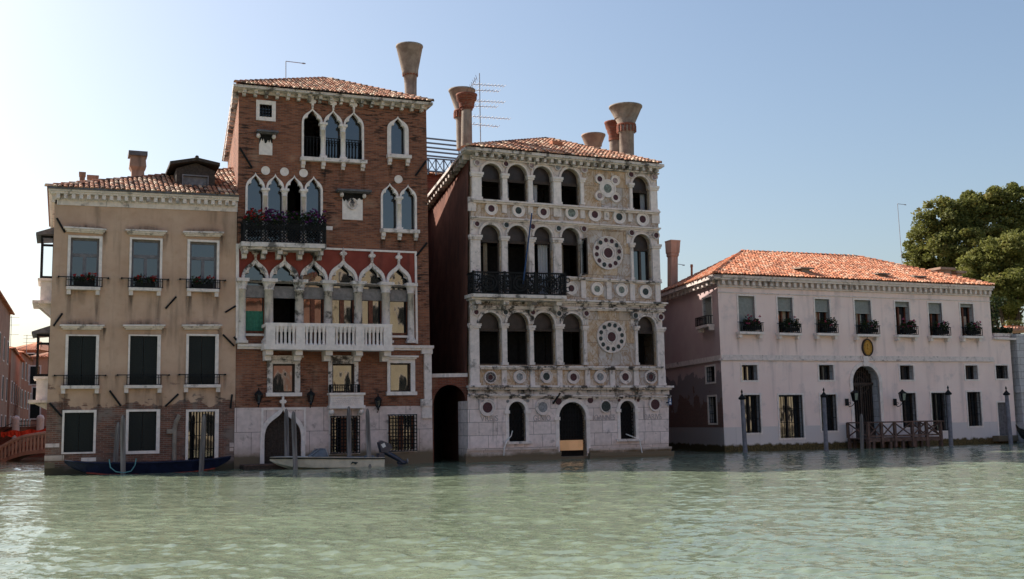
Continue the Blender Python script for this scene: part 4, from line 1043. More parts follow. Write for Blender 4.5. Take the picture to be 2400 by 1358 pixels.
for bx in ((1191.3, 1230.6, 941.4, 1035), (1452.2, 1487.6, 939.5, 1029)):
    w, u0, u1, z0, zs, zt = base_arch(*bx, .17, 'window', 'stone_clean')
    pane_of(C, arch(u0, u1, z0, zs, zt, 14), .3, w, 'room_dark', 'dark_room_sheet'); mb = MB()
    z = z0 + .1; j = 0
    while z < zs + .1:
        for i in range(5):
            u = u0 + (u1 - u0) * (i + .5 * (j % 2) + .25) / 5
            if u < u1 - .03: mb.ring(u, z, .1, .08, .1, .125, 6)
        z += .17; j += 1
    for t in (0, .25, .5, .75, 1): u = u0 + .02 + (u1 - u0 - .04) * t; mb.box(u - .012, u + .012, .13, .15, z0, zs + .1)
    C.put(mb, 'grille', 'iron', w)
    mb = MB(); mb.box(u0 - .3, u1 + .3, -.22, .05, z0 - .12, z0); C.put(mb, 'sill', 'stone', w)
# hull
kLC = .185
TL, TR, BR, BL = fc.px(1105, 372), fc.px(1538.5, 400), fc.px(1563, 1062), fc.px(1099, 1082)
BL = (BL[0], -.6); BR = (BR[0], -.6)
zsp = fc.px(1330, 918)[1]
C.hull((TL, TR, BR, BL), 14.0, kLC, .1, 'marble')
# the base is ashlar: a facing with its own openings
bo = [h for h in C.holes[-3:]]
a, b = fc.px(1095, 926), fc.px(1566, 929)
mb = MB(); mb.prism([(BL[0] - .05, -.58), (BR[0] + .05, -.58), b, a], -.06, .0, [[(u, max(z, -.5)) for u, z in h] for h in bo], back=False)
C.put(mb, 'base_facing', 'stone_ashlar')
def hit_gap(x0, x1): pass
mb = MB()
for xa, xb in ((1086, 1308), (1375, 1571)):
    p0, p1 = fc.px(xa, 1051), fc.px(xb, 1047)
    for (dz, v, h) in ((.0, -.28, .12), (-.12, -.22, .12), (-.24, -.36, .16), (-.40, -.33, 1.2)):
        mb.band((p0[0] + (.08 if v > -.3 else 0), p0[1] + dz), (p1[0] - (.08 if v > -.3 else 0), p1[1] + dz), h, v, -.06)
C.put(mb, 'plinth', 'stone_ashlar')
# side of the plinth towards the alley is part of it: white quoin return on the corner
mb = MB(); q0, q1, z0, z1 = fc.rect(1085, 1100, 940, 1050); mb.add([(BL[0] - .06, -.05, -.5), (BL[0] - .06, 1.2, -.5), (BL[0] - .06, 1.2, z1), (BL[0] - .06, -.05, z1)], [(0, 1, 2, 3)]); C.put(mb, 'corner_return', 'stone_ashlar')
# side wall skin in dull red render
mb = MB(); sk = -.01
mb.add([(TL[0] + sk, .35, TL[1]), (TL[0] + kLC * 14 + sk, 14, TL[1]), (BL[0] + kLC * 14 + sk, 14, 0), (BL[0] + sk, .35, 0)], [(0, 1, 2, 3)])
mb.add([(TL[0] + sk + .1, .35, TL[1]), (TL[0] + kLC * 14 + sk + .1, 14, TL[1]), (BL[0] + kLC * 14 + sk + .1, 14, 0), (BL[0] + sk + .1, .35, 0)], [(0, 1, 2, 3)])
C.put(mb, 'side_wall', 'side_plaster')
# bands: frieze panels with discs, string courses, entablatures
def course(xa, ya, xb, yb, h, v, name='string_course', mt='stone_black', steps=2):
    a, b = fc.px(xa, ya), fc.px(xb, yb); mb = MB()
    for i in range(steps): mb.band((a[0] + .05 * i, a[1] - h * i / steps), (b[0] - .05 * i, b[1] - h * i / steps), h / steps, v * (1 - .35 * i), .02)
    return C.put(mb, name, mt)
course(1103, 467, 1542, 497.5, .17, -.26, mt='stone'); course(1101, 508, 1544, 536, .22, -.24, mt='stone', steps=3)
course(1325, 649, 1547, 662, .14, -.22); course(1098, 697, 1557, 711, .26, -.4, steps=3); course(1099, 717, 1556, 726, .14, -.2)
course(1121, 858, 1550, 860, .17, -.24); course(1093, 904, 1570, 905, .2, -.42, steps=2); course(1097, 924, 1568, 928, .22, -.26, steps=3)
# blackened frieze zones between the entablature lines
for (xa, ya, xb, yb, h) in ((1100, 702, 1556, 713, .36), (1097, 909, 1567, 910, .34)):
    a, b = fc.px(xa, ya), fc.px(xb, yb); C.put(MB().band(a, b, h, -.05, .0), 'frieze', 'stone_fascia')
# white ground behind the spandrels
for row, dy, xl, xr in ((TOPF, 0, 1105, 1368), (MIDF, 0, 1103, 1370), (LOWF, 0, 1100, 1374)):
    a = row[0]; d = row[3]; zs = a[4]; zt = a[5] + .42
    for grp, ul, ur in ((row[:4], fc.px(xl, 600)[0] , fc.px(xr, 600)[0]), (row[4:], row[4][1] - .35, row[4][2] + .42)):
        low = []
        for (w, u0, u1, z0, zs, zt) in grp: low += [(p[0], p[1]) for p in arch(u0 - .1, u1 + .1, zs, zs, zt + .1, 12)[2:][::-1]]
        o1 = [(ul, grp[0][5] + .36), (ul, grp[0][4])] + low + [(ur, grp[-1][4]), (ur, grp[-1][5] + .36)]
        mb = MB(); mb.prism(o1, -.035, .0, [], back=False); C.put(mb, 'spandrel', 'stone' if row is not LOWF else 'stone_fascia')
def roundel(x, y, r_out, r_in, col, ring='stone_clean', v0=-.1, double=True):
    u, z = fc.px(x, y); s = fc.px(x + 10, y)[0] - fc.px(x, y)[0]; R, r = r_out * s / 10, r_in * s / 10
    mb = MB(); mb.ring(u, z, R, R * .86, v0 - .03, .0); mb.ring(u, z, R * .86, r, v0 + .01, .0)
    if double and R > .2: mb.ring(u, z, r * 1.22, r, v0 - .0, v0 + .03)
    o = C.put(mb, 'roundel', ring); C.put(MB().disc(u, z, r, v0 + .02, .0, 16), 'disc', col, o); return o
P_, G_, L_, R_, Y_ = 'porphyry', 'green_marble', 'pale_green_marble', 'rose_marble', 'grey_marble'
for (x, y, c) in ((1150, 490, P_), (1213.5, 494.6, G_), (1272.3, 498, P_), (1337.9, 500, L_), (1392.3, 504, P_), (1449.5, 509.5, G_), (1504.3, 515, P_)): roundel(x, y, 14.5, 9 if c == L_ else 7.6, c)
for (x, y, c) in ((1337.3, 676.7, P_), (1397.7, 678.2, L_), (1455, 680.3, L_), (1511, 684.5, G_)): roundel(x, y, 14, 7, c)
for (x, y, c) in ((1148, 885, P_), (1216.4, 884, Y_), (1278.9, 883, G_), (1342.4, 884.6, P_), (1405, 883.8, Y_), (1463.9, 884, P_), (1523.3, 884, P_)):
    o = roundel(x, y, 14, 6 if x in (1148, 1523.3) else 8, c, 'stone')
    if x in (1148, 1523.3):
        u, z = fc.px(x, y); mb = MB()
        for i in range(12): t = 2 * math.pi * i / 12; mb.ring(u + .2 * math.cos(t), z + .2 * math.sin(t), .055, .03, -.15, -.09, 6)
        C.put(mb, 'rosette', 'lead_grey', o)
for (x, y, c) in ((1116, 382.6, R_), (1183.5, 385.7, P_), (1243.5, 389.4, R_), (1304.8, 393.4, Y_), (1366.6, 399, R_), (1476.4, 410.4, P_), (1530.6, 416, R_), (1116, 526, P_), (1184.7, 528.6, G_), (1246, 532.4, P_), (1307, 536.8, G_), (1366, 537.7, P_), (1477.8, 547, P_), (1535, 553, P_), (1114, 732.7, P_), (1182.7, 732.7, G_), (1246.6, 732.7, P_), (1307.8, 735.6, G_), (1371.8, 735.6, P_), (1487, 740.5, G_), (1546, 744, P_)):
    roundel(x, y, 7.4, 5.4, c, 'stone', -.15, False)
# the cross of five discs and the two wheels of twelve
roundel(1422.3, 443, 19, 9.3, L_)
for (x, y, c) in ((1403.8, 420.6, P_), (1440, 424.4, R_), (1403.8, 460, R_), (1441, 464, P_)): roundel(x, y, 10.5, 6, c)
for (x, y, Rp, cols) in ((1423.3, 593.7, 34.8, (P_, G_, P_, P_, G_, P_, P_, P_, G_, P_, P_, G_)), (1431.3, 790.3, 33, (G_,) * 12)):
    u, z = fc.px(x, y); s = (fc.px(x + 10, y)[0] - u) / 10; R = Rp * s; mb = MB()
    mb.disc(u, z, R, -.06, .0, 36); mb.ring(u, z, R, R * .93, -.11, -.06, 36); mb.ring(u, z, R * .5, R * .44, -.1, -.06, 28); mb.ring(u, z, R * .38, R * .30, -.12, -.06, 24)
    for i in range(12): t = 2 * math.pi * (i + .3) / 12; mb.ring(u + R * .765 * math.cos(t), z + R * .765 * math.sin(t), R * .185, R * .145, -.09, -.06, 12)
    o = C.put(mb, 'wheel_medallion', 'stone'); C.put(MB().disc(u, z, R * .305, -.085, .0), 'disc', P_, o)
    for i in range(12): t = 2 * math.pi * (i + .3) / 12; C.put(MB().disc(u + R * .765 * math.cos(t), z + R * .765 * math.sin(t), R * .14, -.075, .0, 12), 'disc', cols[i], o)
for (x, y, ro, ri, c) in ((1140, 955.6, 19, 11.5, P_), (1269.3, 954.8, 17, 11, Y_), (1416.6, 953, 13, 11, G_), (1532.3, 948.6, 14, 10.5, P_)): roundel(x, y, ro, ri, c, 'stone', -.16)
for (x, y, c, r) in ((1307.6, 941.4, P_, 7), (1382.2, 938.3, P_, 6.5), (1188.7, 941, Y_, 3.4), (1235.7, 940, Y_, 3.4), (1449.6, 938.8, P_, 3.2), (1494, 938.8, P_, 3.2)):
    u, z = fc.px(x, y); s = fc.px(x + r, y)[0] - u; C.put(MB().disc(u, z, s, -.09, .0, 14), 'disc', c)
# small piers in the disc friezes
for (ya, yb, xs_) in ((478, 507, (1105, 1181, 1242, 1305, 1364, 1420, 1476, 1535)), (652, 694, (1366, 1426, 1481, 1540)), (868, 902, (1106, 1181, 1247, 1311, 1376, 1434, 1490, 1553))):
    for x in xs_:
        mb = MB(); k = (x - 1330) * (.068 if ya < 500 else .05 if ya < 700 else .0); w_ = 5.5 if x not in (1105, 1535, 1305) else 9
        q = fc.rect(x - w_, x + w_, ya + k, yb + k); mb.box(q[0], q[1], -.085, .0, q[2] - .08, q[3]); C.put(mb, 'frieze_pilaster', 'stone')
for (a_, b_, c_, d_) in ((1104, 905, 930, 925),): pass
# carved cut letters of the dedication
for (word, xa, xb, y) in (('VRBIS', 1124.6, 1166, 982), ('GENIO', 1248.6, 1289, 981.5), ('IOANNES', 1389, 1440, 980), ('DARIVS', 1507.5, 1549, 978)):
    cu = bpy.data.curves.new('inscription', 'FONT'); cu.body = word; cu.size = .5; cu.extrude = .01; cu.align_x = 'CENTER'; cu.align_y = 'CENTER'
    to = bpy.data.objects.new('inscription', cu); COL.objects.link(to); bpy.context.view_layer.update()
    me = to.to_mesh(); vs = [v.co.copy() for v in me.vertices]; fs = [list(p.vertices) for p in me.polygons]; to.to_mesh_clear(); bpy.data.objects.remove(to)
    w0 = min(p.x for p in vs); w1 = max(p.x for p in vs); ua, za = fc.px(xa, y); ub, zb_ = fc.px(xb, y); k = (ub - ua) / (w1 - w0)
    mb = MB(); mb.add([(ua + (p.x - w0) * k, -.07 - p.z, za + p.y * .78) for p in vs], fs); C.put(mb, 'inscription', 'letter')
# soot: runs under the courses and round the entablatures
for (y0, y1, xs_, n_, k_) in ((700, 712, (1105, 1555), 30, .9), (719, 728, (1102, 1555), 34, .95), (910, 911, (1098, 1566), 34, .9), (930, 934, (1098, 1566), 26, .85), (861, 863, (1122, 1548), 20, .75), (512, 540, (1105, 1540), 16, .6), (471, 500, (1105, 1540), 12, .5), (372, 400, (1108, 1536), 16, .6)):
    for i in range(n_):
        x = ru(*xs_); y = y0 + (y1 - y0) * (x - 1100) / 460; u, z = fc.px(x, y); stain(C, u, z + .05, ru(.25, .9), ru(.2, .65), k_ * ru(.6, 1.05), -.095 if y0 < 905 else -.075)
# iron balcony with cast panels
vb = -.8
a, b = fc.px(1110, 689, vb), fc.px(1325, 694, vb); zt0, zt1 = fc.px(1111, 636, vb)[1], fc.px(1325, 641, vb)[1]
mb = MB(); mb.band((a[0] - .15, a[1]), (b[0] + .0, b[1]), .16, vb - .15, .0); mb.band((a[0] - .05, a[1] - .16), (b[0] - .05, b[1] - .16), .1, vb + .05, .0)
for x in (1124, 1190, 1256, 1314):
    u = fc.px(x, 705, vb)[0]; z = a[1] + (b[1] - a[1]) * (u - a[0]) / (b[0] - a[0]) - .26; mb.box(u - .14, u + .14, vb + .15, .0, z - .2, z); mb.blob((u, -.28, z - .28), .13, .22, .2); 
cb = C.put(mb, 'balcony', 'stone_fascia')
mb = MB(); mb.band((a[0], zt0), (b[0], zt1), .07, vb - .05, vb + .05); mb.band((a[0], a[1] + .08), (b[0], b[1] + .08), .06, vb - .03, vb + .03)
L = b[0] - a[0]; zl = lambda u, f: (a[1] + .05) * (1 - f) + (zt0 - .05) * f + ((b[1] - a[1]) * (1 - f) + (zt1 - zt0) * f) * (u - a[0]) / L
for i in range(43): u = a[0] + L * i / 42; mb.box(u - .014, u + .014, vb - .014, vb + .014, zl(u, 0), zl(u, 1))
for i in range(3):
    uc = a[0] + L * (i + .5) / 3; zc = zl(uc, .5)
    mb.ring(uc, zc, .4, .33, vb - .05, vb - .015, 20); mb.ring(uc, zc, .25, .18, vb - .05, vb - .015, 16)
    for sg in (-1, 1):
        for f in (.28, .72): mb.ring(uc + sg * .68, zl(uc, f), .2, .15, vb - .04, vb - .015, 12); mb.ring(uc + sg * .95, zl(uc, f), .13, .09, vb - .04, vb - .015, 10)
for i in range(4): u = a[0] + L * i / 3; mb.box(u - .05, u + .05, vb - .06, vb + .05, zl(u, 0) - .05, zl(u, 1) + .08)
for f in (.35, .65): mb.band((a[0], zl(a[0], f)), (b[0], zl(b[0], f)), .02, vb - .012, vb + .012)
k = 8
for u in (a[0], b[0]):
    mb.box(u - .03, u + .03, vb, 0, zl(u, 1) - .05, zl(u, 1) + .03)
    for i in range(k): v = vb * (1 - i / k); mb.box(u - .014, u + .014, v - .014, v + .014, zl(u, 0), zl(u, 1))
C.put(mb, 'railing', 'iron', cb)
# a dark backing mesh of cast leaves fills the panels
mb = MB()
for i in range(520):
    u = ru(a[0] + .1, b[0] - .1); f = ru(.08, .9); z = zl(u, f); s = ru(.05, .1); t = ru(0, 3.1); mb.prism([(u + s * math.cos(t), z + s * math.sin(t)), (u - s * .4 * math.sin(t), z + s * .4 * math.cos(t)), (u - s * math.cos(t), z - s * math.sin(t)), (u + s * .4 * math.sin(t), z - s * .4 * math.cos(t))], vb - .005, vb + .012)
C.put(mb, 'cast_leaves', 'iron', cb)
# cornice
ve = -.62
e0, e1 = fc.px(1091, 343, ve), fc.px(1557, 385.5, ve)
mb = MB(); mb.band(e0, e1, .14, ve, .1); mb.band((e0[0] + .08, e0[1] - .14), (e1[0] - .08, e1[1] - .14), .06, ve + .1, .1)
cs0, cs1 = (TL[0] - .05, e0[1] - .20), (TR[0] + .05, e1[1] - .20)
for i in range(26): t = (i + .4) / 26; u = cs0[0] + (cs1[0] - cs0[0]) * t; z = cs0[1] + (cs1[1] - cs0[1]) * t; mb.box(u - .08, u + .08, ve + .18, .0, z - .18, z)
mb.band((cs0[0], cs0[1] - .18), (cs1[0], cs1[1] - .18), .07, -.2, .05)
C.put(MB().band((cs0[0], cs0[1]), (cs1[0], cs1[1]), .175, -.03, .03), 'cornice_recess', 'lead_grey')
D_ = 14.0
mb.hexa([(e0[0], ve, e0[1] - .16), (TL[0], ve, e0[1] - .16), (TL[0] + kLC * D_, D_, e0[1] - .16), (e0[0] + kLC * D_, D_, e0[1] - .16)], [(e0[0], ve, e0[1]), (TL[0], ve, e0[1]), (TL[0] + kLC * D_, D_, e0[1]), (e0[0] + kLC * D_, D_, e0[1])])
for i in range(17): v = .4 + i * .8; u = TL[0] + kLC * v; mb.box(u - .38, u, v - .09, v + .09, e0[1] - .42, e0[1] - .16)
C.put(mb, 'cornice', 'stone_fascia')
# roof
P0 = (e0[0] + .12, ve - .02, e0[1] + .04); P1 = (e1[0] - .25, ve - .02, e1[1] + .04); q = fc.px(1285, 326, 5.2); AP = (q[0], 5.2, q[1])
B0 = (P0[0] + kLC * D_, D_, P0[2]); B1 = (P1[0], D_, P1[2]); mb, tn = MB(), []
roof_tiles(mb, tn, [P0, P1, AP], .215, .36, .088); ridge_tiles(mb, tn, P0, AP); ridge_tiles(mb, tn, P1, AP)
q2 = (AP[0] + 1.0, 10.0, AP[2]); mb.add([P0, P1, AP, B0, B1, q2], [(0, 2, 5, 3), (2, 1, 4, 5), (3, 5, 4)]); tn += [(.3, 0, .4)] * 6
roofC = C.put(mb, 'roof', 'tile_old', None, tn)
def cone(v, prof, seg=20, mat='chimney_stone', col=None): return chimney(C, roofC, v, prof, mat, seg, collar=col)
cone(4.2, [(352, 1071, 1098), (285, 1070, 1098), (278, 1067, 1100), (268, 1067, 1100), (262, 1068, 1099), (219, 1054, 1111)], col=2)
chimney(C, roofC, 2.6, [(345, 1081, 1106), (258, 1083, 1105)], 'chimney_stone', 14, hollow=False)
chimney(C, roofC, 2.6, [(260, 1081, 1107), (254, 1081, 1107), (248, 1079.5, 1108.5), (246, 1077, 1111), (240, 1075, 1112), (238, 1072, 1115.5), (229, 1071, 1116)], 'brick_red', 16, name='chimney_crown')
cone(3.6, [(372, 1454, 1484), (315, 1454, 1483.5), (312, 1451, 1486), (300, 1450, 1487), (297, 1453, 1484), (258, 1433, 1499)], col=2)
chimney(C, roofC, 5.0, [(368, 1430, 1453), (328, 1430, 1453)], 'chimney_stone', 14, hollow=False)
chimney(C, roofC, 5.0, [(332, 1428, 1455), (318, 1428, 1455), (312, 1425, 1458), (308, 1425, 1458), (303, 1422, 1460), (293, 1420, 1462)], 'brick_red', 16, name='chimney_crown')
cone(8.5, [(362, 1377, 1404), (350, 1376, 1405), (323, 1366.5, 1415)], 20, 'chimney_plaster')
q = fc.px(1303, 340, 2.4); C.put(MB().box(q[0] - .3, q[0] + .3, 2.2, 3.0, q[1] - .25, q[1] + .16), 'roof_vent', 'terracotta', roofC)
for p, q in (((1307, 922), (1294, 947)),):
    p, q = fc.px(*p), fc.px(*q); C.put(MB().tube([(p[0], -.3, p[1]), (q[0], -.12, q[1])], .05, 5), 'tie_anchor', 'iron')
for pts in (((1205, 1010), (1202, 1022), (1192, 1034), (1182, 1050), (1181, 1068)), ((1472, 1018), (1482, 1022), (1503, 1030), (1505, 1062))):
    P = [fc.px(x, y, -.4) for x, y in pts]; C.put(MB().tube([(u, -.4 if i > 2 else -.2, z) for i, (u, z) in enumerate(P)], .025, 5), 'drain_hose', 'white_paint')

# ================================================================== archway wall between the palazzi
p0, p1 = FB.px(1012.5, 1088), FC.px(1097, 1082)
wt0 = FB.hit(1012.8, 1000, .35); wt1 = FC.hit(1097.5, 1000, .35)
dv = wt1 - wt0; ang = math.atan2(dv.y, dv.x)
FW = Fr(54, ang, 1050, 1085); FW.o = Vector((wt0.x, wt0.y, 0)); FW.M.translation = FW.o
Wg = Bld(FW, 'archway_wall', 'low brick wall with a dark arched water gate between two palazzi', 'wall')
u0, z1 = 0.0, FW.px(1050, 882)[1]; u1 = math.hypot(dv.x, dv.y)
h0 = FW.px(1012, 980)[0] + .05; h1 = FW.px(1093, 980)[0]; ht = FW.px(1053, 902)[1]
Wg.holes.append(arch(max(h0, .06), h1, -.5, ht - .9, ht, 14))
mb = MB(); mb.prism([(u0, -.6), (u1, -.6), (u1, z1), (u0, z1)], 0, .45, Wg.holes); Wg.put(mb, 'wall', 'brick_red')
a, b = FW.px(1011, 876.5), FW.px(1098, 877); Wg.put(MB().band((u0, a[1] + .0), (u1, a[1]), .18, -.1, .6), 'coping', 'stone')
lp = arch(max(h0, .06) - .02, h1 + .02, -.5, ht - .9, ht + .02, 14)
mb = MB(); mb.rim(lp, .3, 7.0); mb.face(lp, [], 7.0); Wg.put(mb, 'dark_passage_insert', 'room_dark')  # near-black tunnel added behind the gate so its opening stays dark

# ================================================================== pink villa
D = Bld(FD, 'pink_villa', 'long pale pink two storey villa with orange tiled hip roof at the water', 'building')
fd = FD
def D_win(op, sill=False, blind=None, grille=None, surround=.1, fr=None, holes=None, fill='glass', wall_v=0):
    f = fr or fd; u0, u1, z0, z1 = f.rect(*op); (D.holes if holes is None else holes).append(flat(u0, u1, z0, z1)); s = surround
    mb = MB(); mb.prism(flat(u0 - s, u1 + s, z0 - s, z1 + s), -.035, .02, [flat(u0, u1, z0, z1)])
    w = D.put(mb, 'window', 'stone_clean', fr=f)
    # deep reveal in pale stone
    mb = MB(); mb.rim(flat(u0, u1, z0, z1), .02, .42); D.put(mb, 'reveal', 'stone_grey', w, fr=f)
    pane_of(D, flat(u0, u1, z0, z1), .42, w, fr=f); um = (u0 + u1) / 2; mb = MB()
    for q in ((u0, u0 + .06, z0, z1), (um - .05, um + .05, z0, z1), (u1 - .06, u1, z0, z1), (u0 + .06, um - .05, z1 - .07, z1), (um + .05, u1 - .06, z1 - .07, z1)): mb.box(q[0], q[1], .33, .41, q[2], q[3])
    D.put(mb, 'sash', 'wood_brown' if sill else 'wood_dark', w, fr=f)
    if sill:
        mb = MB(); mb.box(u0 - .25, u1 + .3, -.42, .02, z0 - .16, z0 - .02)
        for u in (u0 - .1, u1 + .15): mb.box(u - .1, u + .1, -.3, .0, z0 - .36, z0 - .16)
        D.put(mb, 'sill', 'stone_clean', w, fr=f)
        for u in (u0 - .1, u1 + .15): stain(D, u, z0 - .36, ru(.22, .4), ru(.6, 1.5), ru(.3, .55), fr=f)
    if blind:
        zb = f.px((op[0] + op[1]) / 2, blind, .15)[1]; mb = MB(); n = max(2, int((z1 - zb) / .06))
        for i in range(n): z = zb + (z1 - zb) * i / n; mb.hexa([(u0 + .02, .12, z), (u1 - .02, .12, z), (u1 - .02, .14, z), (u0 + .02, .14, z)], [(u0 + .02, .15, z + (z1 - zb) / n), (u1 - .02, .15, z + (z1 - zb) / n), (u1 - .02, .17, z + (z1 - zb) / n), (u0 + .02, .17, z + (z1 - zb) / n)])
        mb.box(u0, u1, .1, .18, zb - .05, zb); D.put(mb, 'blind', 'blind_grey', w, fr=f)
    if grille:
        mb = MB(); n = grille
        for i in range(n + 1): u = u0 + .02 + (u1 - u0 - .04) * i / n; mb.box(u - .013, u + .013, .06, .086, z0, z1)
        for t in (.03, .36, .68, .97): z = z0 + (z1 - z0) * t; mb.box(u0, u1, .086, .105, z - .013, z + .013)
        D.put(mb, 'grille', 'iron', w, fr=f)
    return w, u0, u1, z0, z1
UP = []
for (xl, xr, yt, yb, bl) in ((1731, 1765, 694.5, 778, 774), (1823, 1854, 697.7, 781, 728), (1910.6, 1940.6, 701.5, 781.5, 730), (2003.9, 2037.7, 704, 784, 734), (2099, 2127.8, 707.8, 785.5, 718), (2177, 2204, 710.8, 787.5, 734), (2251.8, 2278, 712.8, 788, 719)):
    w = D_win((xl, xr + 4, yt, yb), True, bl); UP.append(w)
    u0, u1, z0, z1 = w[1:]; mb = MB(); zt = z0 + .5
    railing(mb, u0 + .05, u1 + .22, z0, zt, -.42, .13, .014, back=0.0); mb.box(u0 - .3, u1 + .4, -.3, -.275, zt + .0, zt + .03)
    D.put(mb, 'railing', 'iron', w[0])
# curtains behind a few of them
for i, t0, t1 in ((1, .45, .62), (1, .62, .8), (2, .3, .55), (3, .35, .6), (4, .5, .72), (6, .3, .8)):
    w, u0, u1, z0, z1 = UP[i]; D.put(curtain_mb(u0 + (u1 - u0) * t0, u0 + (u1 - u0) * t1, z0 + .1, z1 - .75, .40, 3, .012), 'curtain', 'curtain', w)
for op in ((1738.4, 1774.6, 856, 891.7), (1919, 1953, 856, 891), (2109, 2140.5, 857, 890.6), (2262.4, 2291, 857, 889.5)): D_win(op)
D_win((2333.7, 2361.8, 857, 888), grille=5)
for (op, g) in (((1745, 1782, 926, 1015), 6), ((1826.6, 1882, 926, 1027), 9), ((1924, 1961, 925, 1010), 6), ((2114, 2147.5, 921.5, 1002), 5), ((2184, 2221.5, 921, 1010), 7), ((2268, 2299.5, 919, 999), 5)): D_win(op, grille=g)
# service door
u0, u1, z0, z1 = fd.rect(2339.7, 2366, 943.6, 1021); D.holes.append(flat(u0, u1, z0, z1)); mb = MB(); mb.prism(flat(u0 - .1, u1 + .1, z0 - .05, z1 + .1), -.03, .02, [flat(u0, u1, z0, z1)]); dd = D.put(mb, 'side_door', 'stone_clean')
D.put(MB().box(u0, u1, .15, .2, z0, z1), 'door_leaf', 'lead_grey', dd); mb = MB(); mb.box(u0 - .6, u1 + .1, -.5, .0, z0 - .35, z0); D.put(mb, 'doorstep', 'stone_base', dd)
# portal
xm = 2030; u0, u1 = fd.px(2000, 940)[0], fd.px(2062, 940)[0]; zt = fd.px(xm, 857)[1]; z0 = fd.px(xm, 1028)[1]; zs = zt - (u1 - u0) / 2; lp = arch(u0, u1, z0, zs, zt, 16); D.holes.append(lp)
s = .22; ol = arch(u0 - s, u1 + s, z0, zs, zt + s, 16); mb = MB(); mb.prism(ol[1:] + [ol[0], (u0, z0)] + lp[2:][::-1] + [(u1, z0)], -.06, .03)
mb.box((u0 + u1) / 2 - .18, (u0 + u1) / 2 + .18, -.16, .02, zt - .05, zt + .55); po = D.put(mb, 'portal', 'stone_clean')
mb = MB(); mb.rim(lp, .03, .62); D.put(mb, 'reveal', 'stone_grey', po)
pane_of(D, lp, .6, po, 'room_dark', 'dark_room_sheet'); mb = MB()
for i in range(1, 12): u = u0 + (u1 - u0) * i / 12; h = math.sqrt(1 - (2 * i / 12 - 1) ** 2) * (u1 - u0) / 2; mb.box(u - .025, u + .025, .50, .55, z0, zs + h)
mb.box(u0, u1, .47, .57, zs - .18, zs); mb.box(u0, u1, .48, .56, z0, z0 + .5); mb.box((u0 + u1) / 2 - .06, (u0 + u1) / 2 + .06, .46, .57, z0, zs)
for r in (.35, .7): mb.ring((u0 + u1) / 2, zs, (u1 - u0) / 2 * r, (u1 - u0) / 2 * r - .05, .5, .54, 20)
D.put(mb, 'gate', 'wood_dark', po)
# hull: front, and the low wing with its terrace at the right
TL, TR = fd.px(1681, 656), fd.px(2318, 684); BL, BR = fd.px(1699, 1058), fd.px(2334, 1042); E_ = fd.px(2384, 1040)
zterr = fd.px(2350, 790)[1]
wl = [(BL[0], -.6), (E_[0], -.6), (E_[0], zterr), (TR[0], zterr), TR, TL]
mb = MB(); mb.face(wl, D.holes, 0.0); dep, kLD = 10.0, .235
for h in D.holes: mb.rim(h, 0.0, .1)
bk = lambda p, k: (p[0] + k * dep, dep, p[1]); f3 = lambda p: (p[0], 0, p[1])
# (left side is its own frame, so leave a clean box otherwise)
V = [f3(TL), f3(TR), bk(TR, 0), bk(TL, kLD)]; mb.add(V, [(0, 1, 2, 3)])
mb.add([f3((TR[0], zterr)), f3(TR), bk(TR, 0), bk((TR[0], zterr), 0)], [(0, 1, 2, 3)]); mb.add([f3((TR[0], zterr)), f3((E_[0], zterr)), bk((E_[0], zterr), 0), bk((TR[0], zterr), 0)], [(0, 1, 2, 3)])
mb.add([bk((BL[0], -.6), kLD), bk((E_[0], -.6), 0), bk((E_[0], zterr), 0), bk((TR[0], zterr), 0), bk(TR, 0), bk(TL, kLD)], [(0, 1, 2, 3, 4, 5)])
D.put(mb, 'wall', 'pink_plaster')
# left side wall, running back from the corner
c3 = FD.M @ Vector((BL[0], 0, 0)); b3 = FD.M @ Vector((BL[0] + kLD * dep, dep, 0)); ds = c3 - b3; Ls = math.hypot(ds.x, ds.y)
FS = Fr(50, math.atan2(ds.y, ds.x), 1600, 1000); FS.o = Vector((b3.x, b3.y, 0)); FS.M.translation = FS.o
side_holes = []
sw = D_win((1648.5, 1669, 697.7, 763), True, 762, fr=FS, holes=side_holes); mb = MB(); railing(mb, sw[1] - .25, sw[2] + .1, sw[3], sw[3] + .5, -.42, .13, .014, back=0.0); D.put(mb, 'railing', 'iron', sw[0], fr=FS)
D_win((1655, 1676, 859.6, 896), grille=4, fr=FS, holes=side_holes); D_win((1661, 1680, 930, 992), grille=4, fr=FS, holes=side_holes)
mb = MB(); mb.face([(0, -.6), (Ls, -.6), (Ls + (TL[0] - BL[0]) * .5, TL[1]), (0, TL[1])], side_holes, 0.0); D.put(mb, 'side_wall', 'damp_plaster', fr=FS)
# cornice, string course
ve = -.5
e0, e1 = fd.px(1674, 643, ve), fd.px(2331, 671, ve); mb = MB()
mb.band(e0, e1, .14, ve, .1); mb.band((e0[0] + .06, e0[1] - .14), (e1[0] - .06, e1[1] - .14), .12, ve + .08, .1)
for i in range(50): t = (i + .5) / 50; u = TL[0] + (TR[0] - TL[0]) * t; z = e0[1] + (e1[1] - e0[1]) * t - .26; mb.box(u - .09, u + .09, -.30, .0, z - .26, z)
mb.band((TL[0] - .02, e0[1] - .26), (TR[0] + .02, e1[1] - .26), .3, -.07, .05); mb.band((TL[0] - .02, e0[1] - .56), (TR[0] + .02, e1[1] - .56), .07, -.12, .05); mb.band((TL[0] - .01, e0[1] - .9), (TR[0] + .01, e1[1] - .9), .06, -.05, .05)
mb.hexa([(e0[0], ve, e0[1] - .2), (TL[0], ve, e0[1] - .2), (TL[0] + kLD * dep, dep, e0[1] - .2), (e0[0] + kLD * dep, dep, e0[1] - .2)], [(e0[0], ve, e0[1]), (TL[0], ve, e0[1]), (TL[0] + kLD * dep, dep, e0[1]), (e0[0] + kLD * dep, dep, e0[1])])
